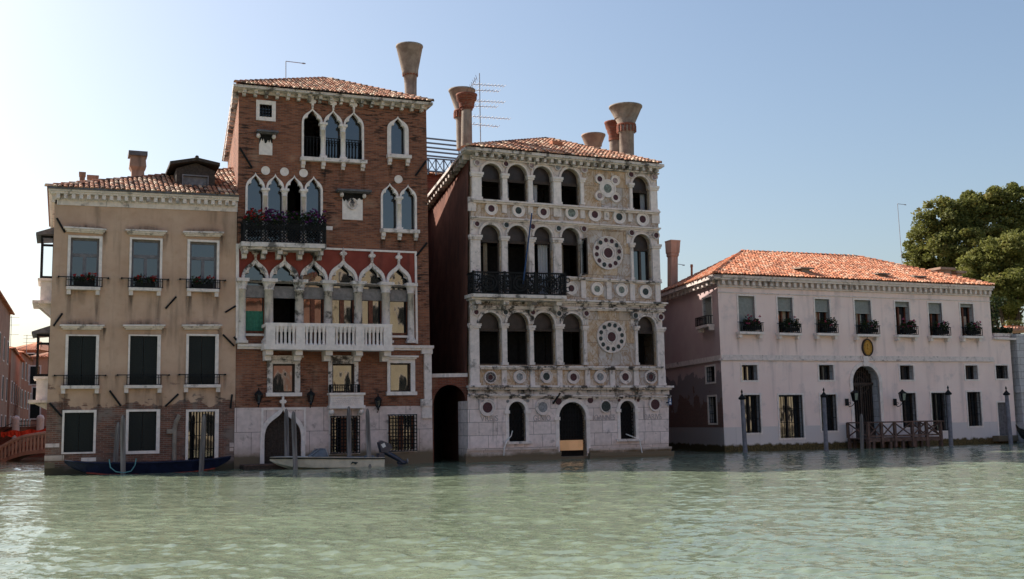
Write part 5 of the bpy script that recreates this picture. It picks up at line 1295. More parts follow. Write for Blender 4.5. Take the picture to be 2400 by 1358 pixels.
for i in range(14): v = .3 + i * .7; u = TL[0] + kLD * v; mb.box(u - .28, u, v - .09, v + .09, e0[1] - .46, e0[1] - .2)
D.put(mb, 'cornice', 'stone')
a, b = fd.px(1690, 832, 0), fd.px(2328, 837, 0); mb = MB(); mb.band(a, b, .22, -.03, .0); mb.band((a[0], a[1] - .22), (b[0], b[1] - .22), .09, -.1, .0); D.put(mb, 'string_course', 'stone')
za = a[1]; mb = MB(); mb.box(0, Ls, -.1, .0, za - .31, za - .22); mb.box(0, Ls, -.03, .0, za - .22, za); D.put(mb, 'string_course', 'stone', fr=FS)
a, b = fd.px(2326, 791), fd.px(2381, 793); D.put(MB().band(a, b, .14, -.2, .3), 'terrace_coping', 'stone')
# roof
P0 = (e0[0] - .02, ve - .06, e0[1] + .05); P1 = (e1[0] - .12, ve - .06, e1[1] + .05); q = fd.px(1741, 590, 5.4); R0 = (q[0], 5.4, q[1]); q = fd.px(2010, 602, 5.4); R1 = (q[0], 5.4, q[1])
B0 = (P0[0] + kLD * dep, dep, P0[2]); B1 = (P1[0], dep, P1[2]); mb, tn = MB(), []
roof_tiles(mb, tn, [P0, P1, R1, R0], .215, .37, .088)
roof_tiles(mb, tn, [B0, P0, R0], .215, .37, .088)
for p_, q_ in ((P0, R0), (R0, R1), (P1, R1)): ridge_tiles(mb, tn, p_, q_, .12)
k = len(mb.v); mb.add([P1, R1, B1, B0, R0], [(0, 1, 2), (1, 4, 3, 2)]); tn += [(.4, 0, .3)] * 5
roofD = D.put(mb, 'roof', 'tile_new', None, tn)
FX = D
chimney(D, roofD, 8.5, [(690, 1569, 1584), (604, 1569, 1584), (601, 1567.5, 1585.5), (596, 1567.5, 1585.5), (594, 1566.5, 1586.5), (569, 1565.5, 1587.5)], 'chimney_rose', 4)
chimney(D, roofD, 7.0, [(650, 1619, 1623), (628, 1619, 1623), (626, 1618, 1624), (624, 1618.5, 1623.5)], 'terracotta', 8)
for (x, y) in ((1878, 634), (2057, 647), (2141, 653)):
    q = fd.px(x, y, .7); mb = MB(); mb.box(q[0] - .28, q[0] + .28, .3, 1.2, q[1] - .4, q[1] + .04); mb.hexa([(q[0] - .5, .1, q[1] + .02), (q[0] + .5, .1, q[1] + .02), (q[0] + .5, 1.4, q[1] + .1), (q[0] - .5, 1.4, q[1] + .1)], [(q[0] - .5, .1, q[1] + .1), (q[0] + .5, .1, q[1] + .1), (q[0] + .5, 1.4, q[1] + .18), (q[0] - .5, 1.4, q[1] + .18)]); D.put(mb, 'roof_vent', 'chimney_stone', roofD)
for (xl, xr, y0, y1) in ((2195, 2226, 631, 648), (2232, 2251, 639, 652)):
    u0, u1, z0, z1 = fd.rect(xl, xr, y0, y1, 7.5); mb = MB(); mb.box(u0 + .15, u1 - .15, 7.2, 8.0, z0 - .8, z1 - .1); mb.box(u0 - .1, u1 + .1, 7.0, 8.2, z1 - .1, z1 + .06); D.put(mb, 'chimney', 'chimney_plaster', roofD)

# ================================================================== water and ground
def make_water():
    nr, nc = 620, 760
    r = 7.0 * (95 / 7.0) ** (np.linspace(0, 1, nr)); th = np.linspace(-math.radians(44), math.radians(44), nc)
    R, T = np.meshgrid(r, th, indexing='ij'); X, Y = R * np.sin(T), R * np.cos(T)
    rs = np.random.RandomState(5); Z = np.zeros_like(X); sp = np.gradient(r)[:, None] + R * (th[1] - th[0]) * 0
    for lam, amp, n in ((5.0, .020, 5), (2.6, .020, 9), (1.4, .018, 14), (.75, .0155, 18), (.42, .012, 20), (.26, .008, 18)):
        for _ in range(n):
            a = rs.normal(.25, .62); k = 2 * math.pi / (lam * rs.uniform(.75, 1.3)); ph = rs.uniform(0, 6.28)
            w = (k * (X * math.sin(a) + Y * math.cos(a))) + ph
            fade = np.clip((2 * math.pi / k) / (sp * 3.0), 0, 1)
            Z += amp / math.sqrt(n) * 1.6 * fade * (1 - 1.0 * np.abs(np.sin(w / 2))) 
    Z -= Z.mean()
    rough = .75 + .25 * np.sin(X * .11 + Y * .05 + 1) * np.sin(Y * .13 - X * .06)
    Z *= rough
    n0 = nr * nc
    V = np.stack([X, Y, Z], -1).reshape(-1, 3)
    i = np.arange(nr - 1)[:, None] * nc + np.arange(nc - 1)[None, :]
    F = np.stack([i, i + nc, i + nc + 1, i + 1], -1).reshape(-1, 4)
    # calm surround: behind, beside and beyond
    ex = [(-400, -200, -.01), (400, -200, -.01), (400, 600, -.06), (-400, 600, -.06)]
    V = np.vstack([V, np.array([(-300, -60, -.05), (300, -60, -.05), (300, 500, -.05), (-300, 500, -.05)])])
    F = np.vstack([F, np.array([[n0, n0 + 1, n0 + 2, n0 + 3]])])
    me = bpy.data.meshes.new('water'); me.vertices.add(len(V)); me.vertices.foreach_set('co', V.astype(np.float32).ravel())
    me.loops.add(F.size); me.loops.foreach_set('vertex_index', F.astype(np.int32).ravel())
    me.polygons.add(len(F)); me.polygons.foreach_set('loop_start', np.arange(0, F.size, 4, dtype=np.int32)); me.polygons.foreach_set('loop_total', np.full(len(F), 4, dtype=np.int32))
    me.polygons.foreach_set('use_smooth', np.ones(len(F), bool)); me.update(calc_edges=True); me.validate()
    me.materials.append(MAT['water']); o = bpy.data.objects.new('water', me); COL.objects.link(o); tag(o, kind='structure')
make_water()
def quay(name, fr, u0, u1, v0, v1, z):
    mb = MB(); mb.box(u0, u1, v0, v1, -.7, z); o = bpy.data.objects.new(name, None)
    bpy.data.objects.remove(o)
    mb.v = [tuple(fr.M @ Vector(p)) for p in mb.v]; o = mb.build(name, 'earth'); tag(o, kind='structure'); return o
quay('ground', FB, 9.3, 130, 16, 120, .7)
quay('canal_bank', FB, -40, 110, -110, -64, .6)

# ================================================================== mooring poles
def pole_proto(cap):
    mb = MB()
    if not cap: mb.lathe(0, 0, [(.105, -.2), (.105, 0), (.10, .5), (.095, .85), (.085, .93), (.05, .985), (.02, 1)], 10)
    else: mb.lathe(0, 0, [(.118, -.2), (.118, 0), (.115, .5), (.11, 1.0)], 12)
    return mb
GP = 'timber mooring poles standing in the canal'
def foot(fr, v, x, y):
    u = fr.px(x, y, v)[0]; return fr.M @ Vector((u, v, 0))
def put_pole(o, bx, by, tx, ty, fr=None, v=0):
    p = foot(fr, v, bx, by); q = aty(tx, ty, p.y); d = q - p; L = d.length
    o.location = p; o.rotation_mode = 'QUATERNION'; o.rotation_quaternion = d.to_track_quat('Z', 'Y'); o.scale = (1, 1, L); return p, q
wood = None
PL = [((269, 1098), (277.5, 989), 'grey mooring pole leaning left against the tan palazzo wall, left of an upright one'),
      ((288.3, 1114), (288.3, 973.6), 'upright grey mooring pole before the long blue boat with teal rope round it'),
      ((471.6, 1114), (478.6, 970.6), 'weathered pointed mooring pole before the barred glass window of the tan palazzo'),
      ((672.5, 1097), (671, 958), 'mooring pole behind the white motorboat in front of the pointed water door'),
      ((692.5, 1107.5), (687.6, 964), 'mooring pole in front of the white motorboat hull near its bow'),
      ((819, 1093), (817.5, 952.6), 'mooring pole rising behind the white motorboat before the barred window under the carved parapet'),
      ((866, 1100), (860.8, 957.8), 'thick pointed mooring pole beside the blue outboard engine'),
      ((2020.5, 1047), (2018.7, 970), 'short round topped pole at the open gate end of the timber jetty')]
for b_, t_, lab in PL:
    if wood is None: wood = pole_proto(False).build('mooring_pole', 'pole_wood'); o = wood
    else: o = wood.copy(); COL.objects.link(o)
    tag(o, lab, 'mooring pole', GP); put_pole(o, *b_, *t_, FD if b_[0] > 1500 else FB, {269: -.35, 288.3: -1.75, 471.6: -1.75, 672.5: -.8, 692.5: -2.7, 819: -.8, 866: -2.5, 2020.5: -2.15}[b_[0]])
def capped(bx, by, tx, ty, yfin, lab):
    p = foot(FD, -2.2, bx, by); q = aty(tx, ty, p.y); f_ = aty(tx - 1, yfin, p.y)
    d = q - p; L = d.length; e = empty('striped_pole' if 0 else 'capped_pole', at(p), lab, 'mooring pole', 'capped grey poles before the pink villa')
    e.rotation_mode = 'QUATERNION'; e.rotation_quaternion = d.to_track_quat('Z', 'Y')
    H = (f_ - q).length; mb = MB(); mb.lathe(0, 0, [(.125, -.3), (.125, .0), (.115, L * .6), (.11, L)], 12); mb.build('shaft', 'pole_grey', e)
    mb = MB(); mb.lathe(0, 0, [(.14, L - .05), (.20, L - .02), (.205, L + .05), (.13, L + .12), (.07, L + .2), (.035, L + .26), (.03, L + .30), (.06, L + .36), (.045, L + .42), (.012, L + max(.5, H))], 12); mb.build('cap', 'iron', e)
capped(1747, 1062.5, 1739.5, 935, 914, 'capped grey pole nearest the left corner of the pink villa')
capped(1936.5, 1054, 1931, 930, 913, 'capped grey pole left of the villa portal before a barred window')
capped(2229, 1041.5, 2222.5, 924, 908, 'capped grey pole at the right end of the timber jetty')
capped(2369, 1034, 2359, 925, 908, 'capped grey pole by the small side door, beside the black prow')
# ================================================================== boats
def hull_loft(mb, st, closed=True):
    """st: list of (x, half-width at sheer, half-width at chine, z keel, z chine, z sheer); both ends may pinch"""
    rows = []
    for (x, ws, wc, zk, zc, zs) in st: rows.append([(x, -ws, zs), (x, -wc, zc), (x, 0, zk), (x, wc, zc), (x, ws, zs)])
    vs = [p for r in rows for p in r]; fs = []
    for i in range(len(rows) - 1):
        for j in range(4): fs.append((i * 5 + j, (i + 1) * 5 + j, (i + 1) * 5 + j + 1, i * 5 + j + 1))
    fs += [(0, 1, 2, 3, 4), tuple(len(vs) - 5 + j for j in (4, 3, 2, 1, 0))]
    mb.add(vs, fs)
def deck(mb, st, dz=0.0, ins=0.0):
    vs = []
    for (x, ws, wc, zk, zc, zs) in st: vs += [(x, -max(.01, ws - ins), zs + dz), (x, max(.01, ws - ins), zs + dz)]
    mb.add(vs, [(2 * i, 2 * i + 2, 2 * i + 3, 2 * i + 1) for i in range(len(st) - 1)])
ang = .387
# long blue covered boat
pa, pb = foot(FB, -1.05, 150, 1119), foot(FB, -1.05, 540, 1104); mid = (pa + pb) / 2 + Vector((0, -.55, 0)); dirv = (pb - pa); L = dirv.length; a_ = math.atan2(dirv.y, dirv.x)
e = empty('rowing_boat', at(mid - Vector((0, -.55, 0)), ang), 'long low dark blue covered boat moored under the tan palazzo wall', 'boat'); h = L / 2
st = [(-h, .02, .01, .50, .52, .60), (-h * .92, .18, .06, .30, .36, .56), (-h * .75, .42, .28, .05, .12, .50), (-h * .5, .6, .45, -.05, .02, .45), (0, .68, .52, -.1, -.02, .42), (h * .5, .6, .45, -.05, .02, .45), (h * .8, .36, .22, .08, .14, .50), (h * .95, .12, .05, .35, .4, .56), (h, .02, .01, .48, .5, .58)]
mb = MB(); hull_loft(mb, st); mb.build('hull', 'boat_navy', e)
mb = MB(); deck(mb, st, .03, -.03); 
for sgn in (-1, 1): mb.tube([(x, sgn * (ws + .02), zs) for (x, ws, wc, zk, zc, zs) in st], .035, 5)
mb.build('cover', 'boat_navy', e)
mb = MB(); mb.add([(x, s_ * (w + .012), z) for (x, ws, w, zk, z, zs) in st[2:-2] for s_ in (-1,)] + [(x, s_ * (w + .012), z - .06) for (x, ws, w, zk, z, zs) in st[2:-2] for s_ in (-1,)], [(i, i + 1, len(st) - 4 + i + 1, len(st) - 4 + i) for i in range(len(st) - 5)]); mb.build('waterline', 'boat_red', e)
p = foot(FB, -1.75, 288.3, 1114)
mb = MB(); mb.tube([(-.55, .0, .62), (-.5, -.1, .3), (-.3, -.16, .12), (0, -.18, .06), (.3, -.16, .12), (.45, -.1, .35), (.5, 0, .62)], .025, 5); o = mb.build('mooring_rope', 'rope_teal'); o.location = p; o.rotation_euler.z = ang; tag(o, 'loose teal rope hung in a loop round the pole beside the blue boat', 'rope')
# white motorboat
pa, pb = foot(FB, -1.75, 640, 1106), foot(FB, -1.75, 892, 1099.5); mid = (pa + pb) / 2; h = (pb - pa).length / 2 * 1.0
e = empty('motorboat', at(mid + Vector((0, 0, -.06)), ang), 'white open motorboat with grey windscreen and raised blue engine at the brick palazzo', 'boat')
st = [(-h * 1.06, .02, .01, .52, .55, .70), (-h * .92, .32, .12, .28, .36, .70), (-h * .7, .62, .42, .05, .2, .69), (-h * .3, .88, .72, -.12, .12, .66), (h * .3, .95, .82, -.15, .08, .60), (h * .98, .9, .8, -.15, .06, .55)]
mb = MB(); hull_loft(mb, st); mb.build('hull', 'boat_white', e)
mb = MB()
for sgn in (-1, 1): mb.tube([(x, sgn * (ws + .01), zs - .06) for (x, ws, wc, zk, zc, zs) in st], .035, 5)
mb.build('rub_rail', 'iron', e)
mb = MB(); deck(mb, st[:4], .015, .02); deck(mb, [(x, ws, a, b, c, zs) for (x, ws, a, b, c, zs) in st[3:]], -.3, .12)
for sgn in (-1, 1):
    q = st[3:]; mb.add([(x, sgn * ws, zs + .012) for (x, ws, *_, zs) in q] + [(x, sgn * (ws - .16), zs + .012) for (x, ws, *_, zs) in q], [(i, i + 1, len(q) + i + 1, len(q) + i) for i in range(len(q) - 1)])
mb.build('deck', 'white_paint', e)
mb = MB(); x0, x1 = -h * .42, -h * .12; mb.hexa([(x0 + .2, -.62, .67), (x1 + .15, -.7, .66), (x1 + .15, .7, .66), (x0 + .2, .62, .67)], [(x0 + .5, -.42, 1.02), (x1 + .05, -.5, 1.08), (x1 + .05, .5, 1.08), (x0 + .5, .42, 1.02)]); mb.build('windscreen', 'canvas_blue', e)
mb = MB()
for xx in (x0 + .5, x1 + .05): mb.tube([(xx, -.52, 1.06), (xx, .52, 1.06)], .02, 5)
mb.tube([(x0, -.72, .68), (x0 + .5, -.44, 1.04)], .02, 5); mb.tube([(x1 + .15, -.72, .68), (x1 + .05, -.52, 1.09)], .02, 5); mb.build('windscreen_frame', 'antenna_metal', e)
mb = MB()
for i in range(7): mb.blob((h * ru(.35, .8), ru(-.5, .5), .5 + ru(0, .08)), ru(.15, .3), ru(.2, .3), ru(.08, .13), 7, 4)
mb.build('folded_cover', 'canvas_blue', e)
mb = MB(); x = h
cowl = [(x + .0, .78), (x - .12, 1.30), (x + .02, 1.42), (x + .42, 1.22), (x + .50, 1.0), (x + .30, .80)]
vs = [(a, -.2, b) for a, b in cowl] + [(a, .2, b) for a, b in cowl]; n = 6
mb.add(vs, [tuple(range(6))[::-1], tuple(range(6, 12))] + [(i, (i + 1) % n, n + (i + 1) % n, n + i) for i in range(n)])
mb.tube([(x + .15, 0, .85), (x + .5, 0, .62), (x + .85, 0, .38), (x + 1.02, 0, .2)], .14, 8, .10); mb.blob((x + 1.0, 0, .22), .26, .09, .12); mb.hexa([(x + .78, -.02, .0), (x + .98, -.02, .0), (x + .98, .02, .0), (x + .78, .02, .0)], [(x + .85, -.03, .3), (x + 1.05, -.03, .3), (x + 1.05, .03, .3), (x + .85, .03, .3)])
mb.box(x - .12, x + .12, -.25, .25, .45, .75)
en = mb.build('outboard_engine', 'engine_blue', e); mb = MB(); mb.add([(x - .04, -.205, 1.2), (x + .12, -.205, 1.3), (x + .2, -.205, 1.1), (x + .06, -.205, 1.02)], [(0, 1, 2, 3)]); mb.build('engine_decal', 'white_paint', en)
mb = MB(); mb.blob((x + 1.24, 0, .28), .03, .16, .16, 6, 4); mb.build('propeller', 'antenna_metal', en)
# small painted mark on the motorboat's side
mb = MB(); mb.prism([(h * .33, .22), (h * .38, .3), (h * .43, .22), (h * .47, .34), (h * .36, .38)], -.925, -.915); mb.build('hull_emblem', 'green_marble', e); e.scale = (1, 1, .84)
# dark floating platform by the water door
pa, pb = foot(FB, -.9, 580, 1104), foot(FB, -.9, 650, 1101); e = empty('floating_platform', at((pa + pb) / 2, ang), 'low dark timber platform afloat at the pointed water door, half behind the motorboat bow', 'platform')
mb = MB(); mb.box(-.9, 1.1, -.6, .6, -.1, .16); mb.build('float', 'wood_dark', e); mb = MB()
for i in range(9): mb.box(-.88 + i * .22, -.68 + i * .22, -.62, .62, .165, .21)
mb.build('planking', 'jetty_wood', e)
# black prow at the right edge
p0 = foot(FD, -1.6, 2412, 1040)
e = empty('gondola', at(p0 + Vector((.35, -.2, 0)), .5), 'black boat with curved raised prow at the right edge before the stone pier', 'boat')
st = [(-1.75, .02, .01, 1.0, 1.05, 1.18), (-1.6, .1, .04, .68, .72, .98), (-1.2, .3, .15, .30, .36, .80), (-.5, .5, .32, .05, .12, .66), (.6, .66, .45, -.1, .0, .56), (2.5, .7, .5, -.15, -.05, .5), (4.5, .6, .4, -.1, .0, .55)]
mb = MB(); hull_loft(mb, st); mb.build('hull', 'boat_black', e); mb = MB()
for sgn in (-1, 1): mb.tube([(x, sgn * (ws + .01), zs) for (x, ws, wc, zk, zc, zs) in st], .03, 5)
mb.build('gunwale', 'antenna_metal', e); mb = MB(); deck(mb, st[1:4], .02, .02); mb.build('foredeck', 'boat_black', e)

# ================================================================== timber jetty before the portal
JD = Fr(0, 0, 0, 0) if 0 else None
vJ = -1.9
def jp(x, y): return FD.px(x, y, vJ)
u0, u1 = jp(2034, 1000)[0], jp(2204, 1000)[0]; zt = jp(2098, 991)[1]; zd = jp(2098, 1026)[1]; ug = jp(2034, 1000)[0]
M = FD.M.copy(); M.translation = FD.M @ Vector((u0, vJ, 0)); e = empty('jetty', M, 'brown timber landing stage with cross braced railings before the villa portal', 'jetty')
W_ = u1 - u0; g_ = ug - u0; gl = jp(2012, 1000)[0] - u0
mb = MB(); 
for i in range(int(W_ / .2)): mb.box(i * .2, i * .2 + .185, .05, 1.7, zd - .07, zd)
mb.box(0, W_, -.02, .05, zd - .22, zd - .0); mb.box(0, W_, 1.7, 1.76, zd - .22, zd); mb.build('deck', 'jetty_wood', e)
for f in (0, .07, .3, .47, .64, .82, 1):
    for v in (.06, 1.6): mb = MB(); mb.box(W_ * f - .08, W_ * f + .08, v - .08, v + .08, -.5, zd - .02); mb.build('pile', 'jetty_wood', e)
def brace(mb, a, b, v, w=.045):
    mb.tube([(a[0], v, a[1]), (b[0], v, b[1])], w, 4)
xsJ = [0.0, W_ * .18, W_ * .36, W_ * .60, W_ * .80, W_]
for k in range(len(xsJ)):
    u = xsJ[k]; mb = MB(); mb.box(u - .07, u + .07, -.08, .08, zd - .55, zt); mb.build('railing_post', 'jetty_wood', e)
mb = MB(); mb.box(-.1, W_ + .2, -.1, .1, zt, zt + .08); mb.box(0, W_, -.05, .05, zd + .06, zd + .16); mb.build('handrail', 'jetty_wood', e)
for k in range(5):
    a, b = xsJ[k] + .06, xsJ[k + 1] - .06
    for p_, q_, v_ in (((a, zd + .12), (b, zt - .02), 0), ((a, zt - .02), (b, zd + .12), .04)): mb = MB(); brace(mb, p_, q_, v_); mb.build('cross_brace', 'jetty_wood', e)
for v0, u in ((0, 0), (0, W_)):
    mb = MB()
    mb.box(u - .05, u + .05, .1, 1.7, zt, zt + .07); brace_pts = ((.12, zd + .1), (1.65, zt)); mb.tube([(u, .12, zd + .1), (u, 1.65, zt)], .045, 4); mb.tube([(u, 1.65, zd + .1), (u, .12, zt)], .045, 4); mb.box(u - .07, u + .07, 1.62, 1.76, zd, zt + .05)
    mb.build('side_rail', 'jetty_wood', e)

# ================================================================== wall lanterns
def lantern_simple(x, y, lab):
    q = FB.px(x, y); M = FB.M.copy(); M.translation = FB.M @ Vector((q[0], -.02, q[1])); e = empty('wall_lantern', M, lab, 'lantern', 'black lanterns on the brick palazzo')
    mb = MB(); mb.lathe(0, -.22, [(.05, -.26), (.09, -.2), (.16, .1), (.17, .12)], 6, False); mb.build('glass_body', 'glass', e)
    mb = MB(); mb.lathe(0, -.22, [(.2, .12), (.16, .2), (.06, .3), (.03, .32), (.03, .42)], 6, False); mb.lathe(0, -.22, [(.02, -.36), (.06, -.28), (.06, -.25)], 6, False)
    for i in range(6): t = 2 * math.pi * i / 6; mb.tube([(.09 * math.cos(t), -.22 + .09 * math.sin(t), -.2), (.17 * math.cos(t), -.22 + .17 * math.sin(t), .12)], .014, 4)
    mb.build('cage', 'iron', e); mb = MB(); mb.tube([(0, -.22, -.34), (0, -.12, -.44), (0, .02, -.40)], .02, 5); mb.tube([(0, -.22, .3), (0, 0, .2)], .016, 4); mb.build('bracket', 'iron', e)
lantern_simple(604.4, 932, 'black lantern on red brick left of the pointed door'); lantern_simple(726, 933, 'black lantern on red brick right of the pointed door'); lantern_simple(883, 945, 'small black lantern above the white base left of the right barred window')
def lantern_arm(x, y, bx, by, lab):
    qb = FD.px(bx, by); q = FD.px(x, y, -.9); M = FD.M.copy(); M.translation = FD.M @ Vector((qb[0], -.02, qb[1])); e = empty('bracket_lantern', M, lab, 'lantern', 'square lanterns on the villa')
    du, dz = q[0] - qb[0], q[1] - qb[1]; mb = MB(); mb.box(-.12, .12, -.05, .0, -.2, .2); pts = [(0, -.05, -.1), (du * .35, -.3, -.28), (du * .7, -.6, -.22), (du, -.9, dz - .32)]; mb.tube(pts, .022, 5)
    mb.tube([(du * .3 + .1 * math.cos(t / 2) * (1 - t / 14), -.28, -.1 + .1 * math.sin(t / 2) * (1 - t / 14)) for t in range(13)], .016, 4); mb.build('bracket', 'iron', e)
    mb = MB(); mb.lathe(du, -.9, [(.15, dz - .22), (.21, dz + .18)], 4, False, math.pi / 4); mb.build('glass_body', 'glass', e)
    mb = MB()
    for i in range(4): t = math.pi / 4 + math.pi / 2 * i; mb.tube([(du + .15 * math.cos(t), -.9 + .15 * math.sin(t), dz - .22), (du + .215 * math.cos(t), -.9 + .215 * math.sin(t), dz + .18)], .018, 4)
    mb.lathe(du, -.9, [(.25, dz + .18), (.24, dz + .22), (.08, dz + .34), (.04, dz + .42)], 4, False, math.pi / 4); mb.lathe(du, -.9, [(.05, dz - .34), (.17, dz - .25), (.17, dz - .22)], 4, False, math.pi / 4); mb.build('cage', 'iron', e)
lantern_arm(2003, 929.5, 1984, 943, 'square iron bracket lantern overlapping the dark portal'); lantern_arm(2115, 930, 2096.5, 943, 'square iron bracket lantern overlapping a barred window right of the portal')

# ================================================================== gilt oval emblem, blue sign, blue pole
q = FD.px(2031.5, 815.5); M = FD.M.copy(); M.translation = FD.M @ Vector((q[0], -.0, q[1])); e = empty('oval_plaque', M, 'gilt oval emblem plaque above the villa portal', 'plaque')
s = (FD.px(2044, 815)[0] - FD.px(2019, 815)[0]) / 2; R, k = s, .75 / .58
mb = MB(); mb.ring(0, 0, R, R * .86, -.12, .0, 32, k); mb.build('rim', 'wood_dark', e); mb = MB(); mb.disc(0, 0, R * .9, -.08, .0, 32, R * .9 * k); mb.build('field', 'gold', e)
mb = MB(); mb.ring(0, 0, R * .62, R * .57, -.1, -.08, 28, k)
for i in range(30): t = 2 * math.pi * i / 30; mb.blob((R * .74 * math.cos(t), -.085, R * .74 * k * math.sin(t)), .025, .025, .035, 5, 3)
mb.blob((0, -.09, .02), .07, .04, .14); mb.blob((0, -.1, .19), .045, .035, .05)
for sg in (-1, 1):
    for i in range(4): mb.prism([(sg * .05, .1 - i * .03), (sg * (.22 - i * .03), .22 - i * .09), (sg * (.2 - i * .03), .16 - i * .09), (sg * .05, .06 - i * .03)], -.1, -.08)
    mb.prism([(0, -.1), (sg * .12, -.24), (sg * .06, -.26), (0, -.16)], -.1, -.08)
mb.build('relief', 'gold', e); mb = MB(); mb.tube([(.0, -.05, R * k), (.05, -.25, R * k + .35), (.1, -.35, R * k + .55)], .02, 5); mb.build('hanger', 'iron', e)
u0, u1, z0, z1 = FC.rect(1566.5, 1571.5, 934, 950, -.25); M = FC.M.copy(); M.translation = FC.M @ Vector((u0, -.25, z0)); e = empty('blue_sign', M, 'small blue and white sign at the right edge of the marble palazzo base', 'sign')
mb = MB(); mb.box(0, u1 - u0 + .06, -.02, .0, 0, z1 - z0); mb.build('board', 'blue_paint', e); mb = MB(); mb.box(.04, u1 - u0 + .02, -.026, -.02, .05, .16); mb.prism([(.05, .2), (u1 - u0, .2), (u1 - u0, .55), (.12, .42)], -.026, -.02); mb.build('sign_mark', 'white_paint', e); mb = MB(); mb.box(-.12, .02, .0, .03, .1, .16); mb.build('bracket', 'iron', e)
p, q = FC.hit(1226, 666, -.75), FC.hit(1246.5, 500, -2.2); o = MB().tube([p, p.lerp(q, .5), q], .036, 7).build('flagpole', 'blue_paint'); 
o['label'] = 'thin blue flagpole leaning out over the iron balcony of the marble palazzo'; o['category'] = 'flagpole'

# ================================================================== antennas
def mast_h(fr, x, yb, yt, v, xarm=None, yarm=None, name='antenna', lab='', lean=0, r=.022):
    ub, zb = fr.px(x, yb, v); ut, zt = fr.px(x - lean, yt, v); M = fr.M.copy(); M.translation = fr.M @ Vector((ub, v, zb)); e = empty(name, M, lab, 'antenna')
    mb = MB(); mb.tube([(0, 0, -.3), (ut - ub, 0, zt - zb)], r, 5); mb.build('mast', 'antenna_metal', e)
    if xarm: a = fr.px(xarm, yarm, v); mb = MB(); mb.tube([(ut - ub, 0, zt - zb), (a[0] - ub, 0, a[1] - zb)], r * .9, 5); mb.blob((a[0] - ub - .1, 0, a[1] - zb), .12, .03, .04, 6, 4); mb.build('arm', 'antenna_metal', e)
    return e
mast_h(FB, 670, 196, 144, 3.2, 716, 149.5, 'antenna', 'thin bent antenna on the brick palazzo roof')
mast_h(FD, 2115, 625, 478, 7.0, 2124, 480.5, 'antenna', 'tall thin leaning mast behind the villa roof beside the trees', 11.5)
mast_h(FD, 1586, 655, 619, 9.2, 1605, 622, 'antenna', 'small bent antenna just right of the villa chimney')
v = 4.4; ub, zb = FC.px(1126.5, 345, v); M = FC.M.copy(); M.translation = FC.M @ Vector((ub, v, zb)); e = empty('television_aerial', M, 'tall television aerial with many crossbars above the marble palazzo', 'antenna')
ut, zt = FC.px(1123.5, 172, v); mb = MB(); mb.tube([(0, 0, -.5), (ut - ub, 0, zt - zb)], .028, 5); mb.build('mast', 'antenna_metal', e)
for (xa, xb, y, n, tl) in ((1108, 1181, 199, 10, 4), (1100, 1168, 212, 9, 3), (1116, 1180, 238, 9, 3), (1108, 1163, 250, 7, 2), (1107, 1193, 274, 11, 6), (1106, 1166, 292, 8, 6)):
    a, b = FC.px(xa, y, v), FC.px(xb, y + tl, v); mb = MB(); pa = Vector((a[0] - ub, -.05, a[1] - zb)); pb = Vector((b[0] - ub, -.05, b[1] - zb)); mb.tube([pa, pb], .018, 4)
    for i in range(n): p = pa.lerp(pb, i / (n - 1)); l = .36 - .014 * i; mb.tube([p + Vector((0, -l, 0)), p + Vector((0, l, 0))], .012, 4)
    mb.build('crossbar', 'antenna_metal', e)
a, b = FC.px(1094, 217, v), FC.px(1115, 184, v); mb = MB(); mb.tube([(a[0] - ub, -.1, a[1] - zb), (b[0] - ub, -.1, b[1] - zb)], .02, 4)
for i in range(7): t = i / 6; x = a[0] + (b[0] - a[0]) * t - ub; z = a[1] + (b[1] - a[1]) * t - zb; mb.tube([(x - .12, -.3, z + .07), (x + .12, .1, z - .07)], .014, 4)
mb.build('crossbar', 'antenna_metal', e)

# ================================================================== roof terrace and houses behind
v = 13.0; M = FB.M.copy(); u0 = FB.px(985, 380, v)[0]; M.translation = FB.M @ Vector((u0, v, 0)); e = empty('roof_terrace', M, 'blue grey metal railing of a roof terrace between brick and marble palazzi', 'terrace')
u1 = FB.px(1076, 380, v)[0] - u0
for y in (327, 337.5, 348, 357.5, 367.5): z = FB.px(1036, y, v)[1]; mb = MB(); mb.tube([(0, 0, z), (u1, 0, z - .05)], .055, 6); mb.build('rail', 'rail_blue', e)
z1, z0 = FB.px(1036, 374, v)[1], FB.px(1036, 404, v)[1]; mb = MB()
for i in range(6): u = u1 * i / 5; mb.tube([(u, 0, z0 - .2), (u, 0, FB.px(1036, 325, v)[1] if i in (0, 5) else z1)], .05, 5)
for i in range(5): a, b = u1 * i / 5, u1 * (i + 1) / 5; mb.tube([(a, 0, z0), (b, 0, z1)], .035, 4); mb.tube([(a, 0, z1), (b, 0, z0)], .035, 4)
mb.tube([(0, 0, z0), (u1, 0, z0)], .06, 5); mb.tube([(0, 0, z1), (u1, 0, z1)], .05, 5); mb.build('truss', 'rail_blue', e)
